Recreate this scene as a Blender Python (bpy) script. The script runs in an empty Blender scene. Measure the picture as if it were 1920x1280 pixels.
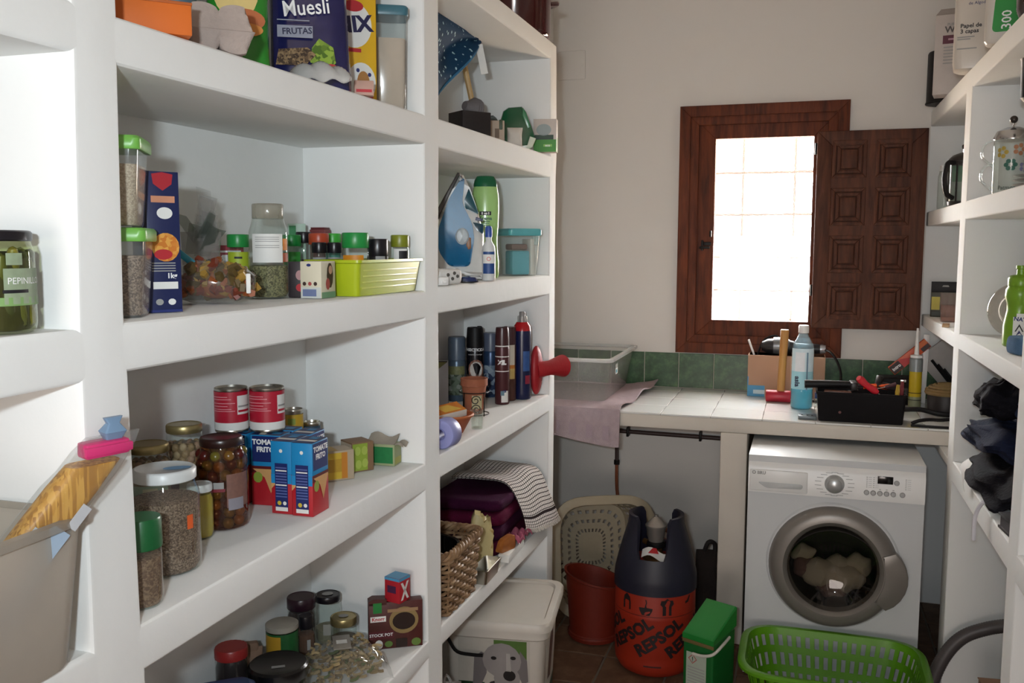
import bpy, bmesh, math, random
from mathutils import Vector, Matrix, Euler
PI = math.pi
rnd = random.Random(11)
SC = bpy.context.scene
COL = SC.collection

# ---------------------------------------------------------------- camera, sky, lights, exposure
cam_d = bpy.data.cameras.new('camera')
cam = bpy.data.objects.new('camera', cam_d)
COL.objects.link(cam)
cam_d.sensor_width = 36.0
cam_d.lens = 32.243
cam_d.clip_start = 0.02
right = Vector((0.95280692, 0.30356726, 0.00242657))
up = Vector((-0.03351253, 0.09723469, 0.9946971))
fwd = Vector((-0.30172152, 0.94783561, -0.10281919))
cam.matrix_world = Matrix(((right.x, up.x, -fwd.x, 0.0), (right.y, up.y, -fwd.y, 0.0),
                           (right.z, up.z, -fwd.z, 1.6079), (0, 0, 0, 1)))
SC.camera = cam

wd = bpy.data.worlds.new('sky')
SC.world = wd
wd.use_nodes = True
wn = wd.node_tree.nodes
wn['Background'].inputs[0].default_value = (0.80, 0.91, 1.0, 1)
wn['Background'].inputs[1].default_value = 32.0


def area(name, loc, direction, sx, sy, energy, color):
    l = bpy.data.lights.new(name, 'AREA')
    l.shape = 'RECTANGLE'
    l.size, l.size_y, l.energy, l.color = sx, sy, energy, color
    o = bpy.data.objects.new(name, l)
    o.location = loc
    o.rotation_euler = Vector(direction).to_track_quat('-Z', 'Y').to_euler()
    COL.objects.link(o)
    return o


# on-camera flash a hand's breadth above the lens, added fill lamp behind the camera, daylight at the window
fl = area('camera_flash', (-0.05, -0.22, 1.71), (-0.25, 0.96, -0.05), 0.07, 0.04, 6.6, (0.83, 0.935, 1.0))
fl.data.spread = 1.75
area('rear_fill_lamp', (-0.2, -3.17, 1.5), (0.0, 1, 0.12), 1.7, 1.8, 80.0, (1.0, 0.87, 0.805))  # unseen fill lamp added for ambient light, stands before a closed wall
area('window_daylight', (-0.2, 4.78, 1.70), (0, -1, -0.1), 0.62, 1.0, 46.0, (1.0, 0.68, 0.52))

SC.view_settings.view_transform = 'Standard'
SC.view_settings.look = 'None'
SC.view_settings.gamma = 1.0
SC.view_settings.use_curve_mapping = False
SC.view_settings.exposure = 0.16

# ---------------------------------------------------------------- materials


def lin(h):
    h = h.lstrip('#')
    out = []
    for i in (0, 2, 4):
        c = int(h[i:i + 2], 16) / 255
        out.append(c / 12.92 if c <= 0.04045 else ((c + 0.055) / 1.055) ** 2.4)
    return out


MATS = {}


def new_mat(name):
    m = bpy.data.materials.new(name)
    m.use_nodes = True
    nt = m.node_tree
    nt.nodes.clear()
    out = nt.nodes.new('ShaderNodeOutputMaterial')
    return m, nt, out


def nd(nt, t, **kw):
    n = nt.nodes.new(t)
    for k, v in kw.items():
        if k.startswith('i_'):
            n.inputs[k[2:].replace('_', ' ')].default_value = v
        else:
            setattr(n, k, v)
    return n


def coords(nt, scale, which='Object'):
    tc = nd(nt, 'ShaderNodeTexCoord')
    mp = nd(nt, 'ShaderNodeMapping')
    mp.inputs['Scale'].default_value = scale if isinstance(scale, tuple) else (scale,) * 3
    nt.links.new(tc.outputs[which], mp.inputs[0])
    return mp.outputs[0]


def ramp(nt, fac, stops):
    r = nd(nt, 'ShaderNodeValToRGB')
    e = r.color_ramp.elements
    while len(e) < len(stops):
        e.new(0.5)
    for el, (p, c) in zip(e, stops):
        el.position = p
        el.color = (*lin(c), 1)
    nt.links.new(fac, r.inputs[0])
    return r.outputs[0]


def M(name, col, rough=0.5, metal=0.0, var=0.10, scale=30.0, bump=0.0, bscale=None, spec=0.5, coat=0.0, stretch=None):
    """plain procedural material: base colour with a soft noise variation and optional fine relief"""
    if name in MATS:
        return MATS[name]
    m, nt, out = new_mat(name)
    b = nd(nt, 'ShaderNodeBsdfPrincipled', i_Roughness=rough, i_Metallic=metal)
    b.inputs['Specular IOR Level'].default_value = spec
    b.inputs['Coat Weight'].default_value = coat
    b.inputs['Coat Roughness'].default_value = 0.08
    c = lin(col)
    co = coords(nt, stretch if stretch else scale)
    nz = nd(nt, 'ShaderNodeTexNoise', i_Scale=1.0, i_Detail=3.0)
    nt.links.new(co, nz.inputs['Vector'])
    mx = nd(nt, 'ShaderNodeMix', data_type='RGBA')
    nt.links.new(nz.outputs['Fac'], mx.inputs[0])
    mx.inputs[6].default_value = (*[x * (1 - var) for x in c], 1)
    mx.inputs[7].default_value = (*[min(1, x * (1 + var)) for x in c], 1)
    nt.links.new(mx.outputs[2], b.inputs['Base Color'])
    if bump:
        n2 = nd(nt, 'ShaderNodeTexNoise', i_Scale=1.0, i_Detail=4.0)
        nt.links.new(coords(nt, bscale or scale), n2.inputs['Vector'])
        bp = nd(nt, 'ShaderNodeBump', i_Strength=bump, i_Distance=0.004)
        nt.links.new(n2.outputs['Fac'], bp.inputs['Height'])
        nt.links.new(bp.outputs[0], b.inputs['Normal'])
    nt.links.new(b.outputs[0], out.inputs[0])
    MATS[name] = m
    return m


def speckle(name, stops, scale, rough=0.7, spec=0.3, voro=True, bump=0.0, stretch=(1, 1, 1)):
    """cells of a few colours: grain, herbs, stone, print"""
    if name in MATS:
        return MATS[name]
    m, nt, out = new_mat(name)
    b = nd(nt, 'ShaderNodeBsdfPrincipled', i_Roughness=rough)
    b.inputs['Specular IOR Level'].default_value = spec
    co = coords(nt, tuple(scale * s for s in stretch))
    if voro:
        t = nd(nt, 'ShaderNodeTexVoronoi', i_Scale=1.0)
        nt.links.new(co, t.inputs['Vector'])
        sp = nd(nt, 'ShaderNodeSeparateColor')
        nt.links.new(t.outputs['Color'], sp.inputs[0])
        fac = sp.outputs[0]
        h = t.outputs['Distance']
    else:
        t = nd(nt, 'ShaderNodeTexNoise', i_Scale=1.0, i_Detail=5.0, i_Roughness=0.65)
        nt.links.new(co, t.inputs['Vector'])
        fac = h = t.outputs['Fac']
    nt.links.new(ramp(nt, fac, stops), b.inputs['Base Color'])
    if bump:
        bp = nd(nt, 'ShaderNodeBump', i_Strength=bump, i_Distance=0.003)
        nt.links.new(h, bp.inputs['Height'])
        nt.links.new(bp.outputs[0], b.inputs['Normal'])
    nt.links.new(b.outputs[0], out.inputs[0])
    MATS[name] = m
    return m


def clear(name, tint='#f4f8f8', body=0.06, rough=0.04, gloss=1.0, ior=1.45, bodycol=None):
    """thin clear wall (glass, plastic, film): see-through, mirror-like at grazing angles, a little milky"""
    if name in MATS:
        return MATS[name]
    m, nt, out = new_mat(name)
    tr = nd(nt, 'ShaderNodeBsdfTransparent')
    tr.inputs[0].default_value = (*lin(tint), 1)
    df = nd(nt, 'ShaderNodeBsdfDiffuse')
    tl = nd(nt, 'ShaderNodeBsdfTranslucent')
    dt = nd(nt, 'ShaderNodeMixShader')
    dt.inputs[0].default_value = 0.5
    nt.links.new(df.outputs[0], dt.inputs[1])
    nt.links.new(tl.outputs[0], dt.inputs[2])
    nz = nd(nt, 'ShaderNodeTexNoise', i_Scale=1.0)
    nt.links.new(coords(nt, 25.0), nz.inputs['Vector'])
    c = lin(bodycol or tint)
    mc = nd(nt, 'ShaderNodeMix', data_type='RGBA')
    mc.inputs[6].default_value = (*[x * .92 for x in c], 1)
    mc.inputs[7].default_value = (*c, 1)
    nt.links.new(nz.outputs['Fac'], mc.inputs[0])
    nt.links.new(mc.outputs[2], df.inputs[0])
    nt.links.new(mc.outputs[2], tl.inputs[0])
    m1 = nd(nt, 'ShaderNodeMixShader')
    m1.inputs[0].default_value = body
    nt.links.new(tr.outputs[0], m1.inputs[1])
    nt.links.new(dt.outputs[0], m1.inputs[2])
    gl = nd(nt, 'ShaderNodeBsdfGlossy', i_Roughness=rough)
    gl.inputs[0].default_value = (gloss, gloss, gloss, 1)
    fr = nd(nt, 'ShaderNodeFresnel', i_IOR=ior)
    gm = nd(nt, 'ShaderNodeNewGeometry')
    io = nd(nt, 'ShaderNodeMapRange')          # same reflectance from both sides of a thin wall
    io.inputs['To Min'].default_value = ior
    io.inputs['To Max'].default_value = 1 / ior
    nt.links.new(gm.outputs['Backfacing'], io.inputs['Value'])
    nt.links.new(io.outputs[0], fr.inputs['IOR'])
    m2 = nd(nt, 'ShaderNodeMixShader')
    nt.links.new(fr.outputs[0], m2.inputs[0])
    nt.links.new(m1.outputs[0], m2.inputs[1])
    nt.links.new(gl.outputs[0], m2.inputs[2])
    nt.links.new(m2.outputs[0], out.inputs[0])
    MATS[name] = m
    return m


def wood(name, dark, light, scale=(60, 60, 4), rough=0.45, spec=0.4):
    if name in MATS:
        return MATS[name]
    m, nt, out = new_mat(name)
    b = nd(nt, 'ShaderNodeBsdfPrincipled', i_Roughness=rough)
    b.inputs['Specular IOR Level'].default_value = spec
    nz = nd(nt, 'ShaderNodeTexNoise', i_Scale=1.0, i_Detail=6.0, i_Roughness=0.6, i_Distortion=0.4)
    nt.links.new(coords(nt, scale), nz.inputs['Vector'])
    nt.links.new(ramp(nt, nz.outputs['Fac'], [(0.3, dark), (0.7, light)]), b.inputs['Base Color'])
    bp = nd(nt, 'ShaderNodeBump', i_Strength=0.15, i_Distance=0.002)
    nt.links.new(nz.outputs['Fac'], bp.inputs['Height'])
    nt.links.new(bp.outputs[0], b.inputs['Normal'])
    nt.links.new(b.outputs[0], out.inputs[0])
    MATS[name] = m
    return m


def checks(name):
    """tea towel: thin black and red-brown lines both ways on white, one broad band"""
    m, nt, out = new_mat(name)
    b = nd(nt, 'ShaderNodeBsdfPrincipled', i_Roughness=0.95)
    b.inputs['Specular IOR Level'].default_value = 0.1
    uv = nd(nt, 'ShaderNodeTexCoord')
    sp = nd(nt, 'ShaderNodeSeparateXYZ')
    nt.links.new(uv.outputs['UV'], sp.inputs[0])

    def line(src, n, lo):
        a = nd(nt, 'ShaderNodeMath', operation='MULTIPLY')
        a.inputs[1].default_value = n
        nt.links.new(src, a.inputs[0])
        f = nd(nt, 'ShaderNodeMath', operation='FRACT')
        nt.links.new(a.outputs[0], f.inputs[0])
        g = nd(nt, 'ShaderNodeMath', operation='LESS_THAN')
        g.inputs[1].default_value = lo
        nt.links.new(f.outputs[0], g.inputs[0])
        return g.outputs[0]
    lx, ly = line(sp.outputs[0], 30, 0.2), line(sp.outputs[1], 20, 0.2)
    mx = nd(nt, 'ShaderNodeMath', operation='MAXIMUM')
    nt.links.new(lx, mx.inputs[0])
    nt.links.new(ly, mx.inputs[1])
    band = nd(nt, 'ShaderNodeMath', operation='COMPARE')
    band.inputs[1].default_value = 0.86
    band.inputs[2].default_value = 0.012
    nt.links.new(sp.outputs[0], band.inputs[0])
    mm = nd(nt, 'ShaderNodeMath', operation='MAXIMUM')
    nt.links.new(mx.outputs[0], mm.inputs[0])
    nt.links.new(band.outputs[0], mm.inputs[1])
    nt.links.new(ramp(nt, mm.outputs[0], [(0.0, '#dcd6d0'), (1.0, '#2c2224')]), b.inputs['Base Color'])
    nt.links.new(b.outputs[0], out.inputs[0])
    return m


def dots(name, base, dot, scale=60.0, size=0.2):
    m, nt, out = new_mat(name)
    b = nd(nt, 'ShaderNodeBsdfPrincipled', i_Roughness=0.8)
    b.inputs['Specular IOR Level'].default_value = 0.2
    v = nd(nt, 'ShaderNodeTexVoronoi', i_Scale=1.0)
    nt.links.new(coords(nt, scale), v.inputs['Vector'])
    nt.links.new(ramp(nt, v.outputs['Distance'], [(size, dot), (size + 0.06, base)]), b.inputs['Base Color'])
    nt.links.new(b.outputs[0], out.inputs[0])
    return m


PLASTER = M('white_plaster', '#ecedeb', 0.85, var=0.03, scale=5, bump=0.35, bscale=22, spec=0.15)
WALLM = M('back_wall_plaster', '#dcd8d2', 0.9, var=0.03, scale=3, bump=0.2, bscale=18, spec=0.1)
CEILM = M('ceiling_plaster', '#e2dfda', 0.9, var=0.03, scale=3, spec=0.1)
GLASS = clear('clear_glass', '#f6faf8', 0.03, 0.02)
PLASTIC = clear('clear_plastic', '#f2f6f6', 0.12, 0.12, 0.8)
MILKY = clear('milky_plastic', '#f2f0ea', 0.72, 0.3, 0.4, bodycol='#efe8de')
FILM = clear('crinkled_film', '#f4f6f6', 0.08, 0.10, 1.0, 1.6)
WHITE = M('white_plastic', '#e6e6e4', 0.35, var=0.02)
PAPER = M('white_print', '#e2e2de', 0.6, var=0.03)
BLACK = M('black_plastic', '#101012', 0.5, var=0.1, spec=0.3)
INK = M('black_ink', '#15151a', 0.6, var=0.05)
INKB = M('blue_ink', '#1b2a6b', 0.6, var=0.05)
INKW = M('white_ink', '#eeeeee', 0.6, var=0.03)
INKR = M('red_ink', '#b3202a', 0.6, var=0.05)
GREY = M('grey_print', '#9a9a98', 0.6, var=0.05)
CHROME = M('polished_steel', '#c9c9c9', 0.18, 1.0, var=0.03)
TIN = M('tin_metal', '#b9b6ac', 0.28, 1.0, var=0.06)
GOLD = M('gold_lid', '#a8996b', 0.35, 0.8, var=0.08)

# ---------------------------------------------------------------- mesh tools
_scratch = bpy.data.meshes.new('scratch')
I4 = Matrix.Identity(4)


def T(x=0, y=0, z=0, rx=0, ry=0, rz=0, s=1.0):
    return Matrix.Translation((x, y, z)) @ Euler((rx, ry, rz)).to_matrix().to_4x4() @ Matrix.Scale(s, 4)


class G:
    """collects primitives into one bmesh, then links it as ONE mesh object"""

    def __init__(self):
        self.bm = bmesh.new()

    def put(self, t, mi=0, mat=None):
        if mi is not None:
            for f in t.faces:
                f.material_index = mi
        if mat is not None:
            bmesh.ops.transform(t, matrix=mat, verts=t.verts)
        t.to_mesh(_scratch)
        t.free()
        self.bm.from_mesh(_scratch)
        return self

    def box(self, x0, x1, y0, y1, z0, z1, mi=0, bev=0.0, seg=2, mat=None, top=None):
        t = bmesh.new()
        bmesh.ops.create_cube(t, size=1)
        for v in t.verts:
            k = 1.0 if v.co.z < 0 or top is None else top
            cx, cy = (x0 + x1) / 2, (y0 + y1) / 2
            v.co = (cx + v.co.x * (x1 - x0) * k, cy + v.co.y * (y1 - y0) * k, (z0 + z1) / 2 + v.co.z * (z1 - z0))
        if bev:
            bmesh.ops.bevel(t, geom=t.edges[:], offset=bev, segments=seg, profile=0.5, affect='EDGES')
        return self.put(t, mi, mat)

    def loft(self, rings, mi=0, cap=(True, True), mat=None, mis=None, closed=True):
        t = bmesh.new()
        vs = [[t.verts.new(p) for p in r] for r in rings]
        n = len(rings[0])
        for j in range(len(vs) - 1):
            for i in range(n if closed else n - 1):
                try:
                    f = t.faces.new((vs[j][i], vs[j][(i + 1) % n], vs[j + 1][(i + 1) % n], vs[j + 1][i]))
                    f.material_index = mis[j] if mis else mi
                except ValueError:
                    pass
        if cap[0]:
            t.faces.new(vs[0][::-1]).material_index = mis[0] if mis else mi
        if cap[1]:
            t.faces.new(vs[-1]).material_index = mis[-1] if mis else mi
        return self.put(t, None, mat)

    def lathe(self, prof, seg=24, mi=0, mis=None, mat=None, sx=1.0, sy=1.0, cap=(True, True), pw=2.0):
        rings = []
        for r, z in prof:
            r = max(r, 1e-4)
            ring = []
            for i in range(seg):
                a = 2 * PI * i / seg
                c, s = math.cos(a), math.sin(a)
                if pw != 2.0:
                    c = math.copysign(abs(c) ** (2 / pw), c)
                    s = math.copysign(abs(s) ** (2 / pw), s)
                ring.append((r * c * sx, r * s * sy, z))
            rings.append(ring)
        return self.loft(rings, mi, cap, mat, mis)

    def tube(self, pts, r, seg=8, mi=0, closed=False, mat=None, cap=True):
        pts = [Vector(p) for p in pts]
        n = len(pts)
        rs = r if isinstance(r, (list, tuple)) else [r] * n
        rings = []
        prev = None
        for i in range(n):
            if closed:
                d = pts[(i + 1) % n] - pts[i - 1]
            else:
                d = pts[min(i + 1, n - 1)] - pts[max(i - 1, 0)]
            d.normalize()
            if prev is None:
                a = Vector((0, 0, 1)) if abs(d.z) < 0.9 else Vector((1, 0, 0))
                nrm = d.cross(a).normalized()
            else:
                nrm = (prev - d * prev.dot(d)).normalized()
            prev = nrm
            bi = d.cross(nrm)
            rings.append([pts[i] + (nrm * math.cos(2 * PI * k / seg) + bi * math.sin(2 * PI * k / seg)) * rs[i] for k in range(seg)])
        if closed:
            rings.append(rings[0])
        return self.loft(rings, mi, (cap and not closed,) * 2, mat)

    def prism(self, pts, y0, y1, mi=0, mat=None, bev=0.0, miside=None):
        """outline in x,z, thickness along y"""
        t = bmesh.new()
        a = [t.verts.new((x, y0, z)) for x, z in pts]
        b = [t.verts.new((x, y1, z)) for x, z in pts]
        n = len(pts)
        t.faces.new(a)
        t.faces.new(b[::-1])
        for i in range(n):
            f = t.faces.new((a[(i + 1) % n], a[i], b[i], b[(i + 1) % n]))
        if bev:
            es = [e for e in t.edges if abs(e.verts[0].co.y - e.verts[1].co.y) < 1e-6]
            bmesh.ops.bevel(t, geom=es, offset=bev, segments=2, profile=0.5, affect='EDGES')
        return self.put(t, mi, mat)

    def quad(self, pts, mi=0, mat=None):
        t = bmesh.new()
        t.faces.new([t.verts.new(p) for p in pts])
        return self.put(t, mi, mat)

    def rect(self, x0, x1, z0, z1, y, mi=0, mat=None):
        """flat print on a face looking towards -y"""
        return self.quad([(x0, y, z0), (x1, y, z0), (x1, y, z1), (x0, y, z1)], mi, mat)

    def rectx(self, y0, y1, z0, z1, x, mi=0, mat=None):
        """flat print on a face looking towards +x"""
        return self.quad([(x, y0, z0), (x, y1, z0), (x, y1, z1), (x, y0, z1)], mi, mat)

    def disc(self, x, z, y, rx, rz, mi=0, seg=20, mat=None):
        return self.quad([(x + rx * math.cos(2 * PI * i / seg), y, z + rz * math.sin(2 * PI * i / seg)) for i in range(seg)], mi, mat)

    def poly(self, pts, y, mi=0, mat=None):
        return self.quad([(x, y, z) for x, z in pts], mi, mat)

    def sphere(self, c, r, mi=0, u=12, v=8, mat=None):
        t = bmesh.new()
        bmesh.ops.create_uvsphere(t, u_segments=u, v_segments=v, radius=1)
        rr = r if isinstance(r, (tuple, list)) else (r, r, r)
        for q in t.verts:
            q.co = (c[0] + q.co.x * rr[0], c[1] + q.co.y * rr[1], c[2] + q.co.z * rr[2])
        return self.put(t, mi, mat)

    def wrap(self, r, a0, a1, z0, z1, mi=0, seg=10, mat=None, off=0.0006):
        """label patch on a cylinder; angle 0 faces -y, positive turns towards +x"""
        r += off
        rings = [[(r * math.sin(a0 + (a1 - a0) * i / seg), -r * math.cos(a0 + (a1 - a0) * i / seg), z) for i in range(seg + 1)] for z in (z0, z1)]
        return self.loft(rings, mi, (False, False), mat, closed=False)

    def grid(self, fn, nu, nv, mi=0, mat=None, thick=0.0):
        """sheet from fn(u,v) with a UV map; optional thickness"""
        t = bmesh.new()
        uvl = t.loops.layers.uv.new('UVMap')
        vs = [[t.verts.new(fn(i / nu, j / nv)) for j in range(nv + 1)] for i in range(nu + 1)]
        for i in range(nu):
            for j in range(nv):
                f = t.faces.new((vs[i][j], vs[i + 1][j], vs[i + 1][j + 1], vs[i][j + 1]))
                for l, (a, b) in zip(f.loops, ((i, j), (i + 1, j), (i + 1, j + 1), (i, j + 1))):
                    l[uvl].uv = (a / nu, b / nv)
        if thick:
            bmesh.ops.recalc_face_normals(t, faces=t.faces)
            bmesh.ops.solidify(t, geom=t.faces[:], thickness=thick)
        return self.put(t, mi, mat)

    def solidify(self, th):
        bmesh.ops.solidify(self.bm, geom=self.bm.faces[:], thickness=th)
        return self

    def obj(self, name, mats, parent=None, loc=None, rz=0.0, sharp=0.7, normals=True, flat=False):
        bm = self.bm
        bmesh.ops.remove_doubles(bm, verts=bm.verts, dist=1e-6)
        if normals:
            bmesh.ops.recalc_face_normals(bm, faces=bm.faces)
        for f in bm.faces:
            f.smooth = not flat
        for e in bm.edges:
            if len(e.link_faces) == 2 and e.calc_face_angle(0) > sharp:
                e.smooth = False
        me = bpy.data.meshes.new(name)
        bm.to_mesh(me)
        bm.free()
        for m in (mats if isinstance(mats, (list, tuple)) else [mats]):
            me.materials.append(m)
        o = bpy.data.objects.new(name, me)
        COL.objects.link(o)
        if parent is not None:
            o.parent = parent
        if loc is not None:
            o.location = loc
        o.rotation_euler.z = rz
        return o


def tag(o, label, cat=None, group=None):
    o['label'] = label
    if cat:
        o['category'] = cat
    if group:
        o['group'] = group
    return o


def thing(name, label, cat, loc=(0, 0, 0), rz=0.0, group=None, rot=None):
    o = bpy.data.objects.new(name, None)
    o.empty_display_size = 0.05
    COL.objects.link(o)
    o.location = loc
    o.rotation_euler = rot if rot else (0, 0, rz)
    return tag(o, label, cat, group)


def struct(o):
    o['kind'] = 'structure'
    return o


def inst(src, name, parent, loc, rot=(0, 0, 0), sc=None):
    """another object on the same mesh data"""
    o = bpy.data.objects.new(name, src.data if isinstance(src, bpy.types.Object) else src)
    COL.objects.link(o)
    o.parent = parent
    o.location = loc
    o.rotation_euler = rot
    if sc:
        o.scale = sc
    return o


def face(x, y):
    """turn about z that points local -y at the standing viewer"""
    return math.atan2(-x, y)


_text = {}


def text(s, size, parent, mat, loc=(0, 0, 0), rot=(PI / 2, 0, 0), r=None, a=0.0, tilt=0.0, sx=1.0, bold=0.0, name='lettering', lab=None):
    """flat lettering; with r it is wrapped on a cylinder of that radius about z (centre angle a, 0 = -y)"""
    key = (s, size, r, a, tilt, sx, bold)
    me = _text.get(key)
    if me is None:
        c = bpy.data.curves.new('t', 'FONT')
        c.body = s
        c.size = size
        c.align_x = 'CENTER'
        c.align_y = 'CENTER'
        c.offset = bold
        c.resolution_u = 2
        tmp = bpy.data.objects.new('t', c)
        me = bpy.data.meshes.new_from_object(tmp)
        if r and size > .03:                      # enough points to bend round the cylinder
            t = bmesh.new()
            t.from_mesh(me)
            bmesh.ops.triangulate(t, faces=t.faces)
            for _ in range(3):
                bmesh.ops.subdivide_edges(t, edges=[e for e in t.edges if e.calc_length() > .012], cuts=1)
                bmesh.ops.triangulate(t, faces=t.faces)
            t.to_mesh(me)
            t.free()
        bpy.data.objects.remove(tmp)
        bpy.data.curves.remove(c)
        ct, st = math.cos(tilt), math.sin(tilt)
        for v in me.vertices:
            x, y = v.co.x * sx, v.co.y
            x, y = x * ct - y * st, x * st + y * ct
            if r:
                an = a + x / r
                v.co = (r * math.sin(an), -r * math.cos(an), y)
            else:
                v.co = (x, y, 0)
        me.materials.clear()
        me.materials.append(mat)
        _text[key] = me
    o = bpy.data.objects.new(name, me)
    COL.objects.link(o)
    o.parent = parent
    o.location = loc
    o.rotation_euler = (0, 0, 0) if r else rot
    return o


def fillet(pts, rad, n=5):
    """round the corners of a closed 2-D outline"""
    out = []
    m = len(pts)
    for i in range(m):
        p, a, b = Vector(pts[i]), Vector(pts[i - 1]), Vector(pts[(i + 1) % m])
        d1, d2 = (a - p), (b - p)
        k = min(rad, d1.length * .45, d2.length * .45)
        s, e = p + d1.normalized() * k, p + d2.normalized() * k
        for j in range(n + 1):
            t = j / n
            q = s * (1 - t) ** 2 + p * 2 * t * (1 - t) + e * t * t
            out.append((q.x, q.y))
    return out


def rrect(w, d, rad, n=4):
    return fillet([(-w / 2, -d / 2), (w / 2, -d / 2), (w / 2, d / 2), (-w / 2, d / 2)], rad, n)


def smooth(pts, n=6, closed=False):
    """Catmull-Rom through points"""
    P = [Vector(p) for p in pts]
    out = []
    m = len(P)
    rng = range(m) if closed else range(m - 1)
    for i in rng:
        if closed:
            a, b, c, d = P[i - 1], P[i], P[(i + 1) % m], P[(i + 2) % m]
        else:
            a, b, c, d = P[max(i - 1, 0)], P[i], P[i + 1], P[min(i + 2, m - 1)]
        for j in range(n):
            t = j / n
            out.append(0.5 * ((2 * b) + (c - a) * t + (2 * a - 5 * b + 4 * c - d) * t * t + (3 * b - a - 3 * c + d) * t ** 3))
    if not closed:
        out.append(P[-1])
    return out

# ================================================================ THE ROOM
XL, XR, YB, YF, ZC = -1.2, 0.86, 4.425, -3.2, 2.95
WX0, WX1, WZ0, WZ1 = -0.50, 0.105, 1.17, 2.19        # window opening in the back wall

g = G()
for x0, x1, z0, z1 in ((XL - .3, WX0, -.1, ZC), (WX1, XR + .3, -.1, ZC), (WX0, WX1, -.1, WZ0), (WX0, WX1, WZ1, ZC)):
    g.box(x0, x1, YB, YB + .3, z0, z1)
wall_back = struct(g.obj('wall_back', WALLM))
tag(wall_back, 'white plastered wall with the wooden window')
struct(G().box(XL - .3, XL, YF - .3, YB, -.1, ZC).obj('wall_left', WALLM))
struct(G().box(XR, XR + .3, YF - .3, YB, -.1, ZC).obj('wall_right', WALLM))
g = G().box(XL, XR, YF - .12, YF, 0, ZC)
struct(g.obj('wall_front', WALLM))
struct(G().box(XL - .3, XR + .3, YF - .3, YB + .3, ZC, ZC + .1).obj('ceiling', CEILM))

TERRA = speckle('terracotta', [(0.25, '#4f3a2c'), (0.5, '#664c39'), (0.75, '#7d624b')], 9, 0.6, 0.3, voro=False, bump=0.2)
GROUT = M('floor_grout', '#6d6458', 0.9, var=0.15, scale=20, bump=0.3)
floor = struct(G().box(XL - .3, XR + .3, YF - .3, YB + .3, -.1, -.004).obj('floor', GROUT))
ft = G().box(-.121, .121, -.121, .121, -.012, 0, bev=.003, seg=1).obj('tile', TERRA, floor, (XL + .125, 1.55, 0))
k = 0
for i in range(9):
    for j in range(12):
        x, y = XL + .125 + i * .25, 1.55 + j * .25
        if x > XR + .12 or (i == 0 and j == 0):
            continue
        inst(ft, 'tile', floor, (x, y, rnd.uniform(-.0012, 0)))
struct(G().box(XL - .3, XR + .3, YF - .3, 1.4, -.006, -.0005).obj('trim_1', TERRA))

# painted-over junction box cover high on the back wall
pl = G().box(-.068, .068, -.006, 0, -.068, .068, bev=.004)
for sx in (-1, 1):
    pl.lathe([(.006, 0), (.006, .003), (.0001, .0035)], 10, 0, mat=T(sx * .052, -.0055, 0, PI / 2, 0, 0))
tag(pl.obj('junction_box_cover', WALLM, None, (-1.108, YB, 2.48)), 'square white painted cover plate high on the back wall', 'cover plate')

# ---------------------------------------------------------------- masonry shelving units


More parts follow.
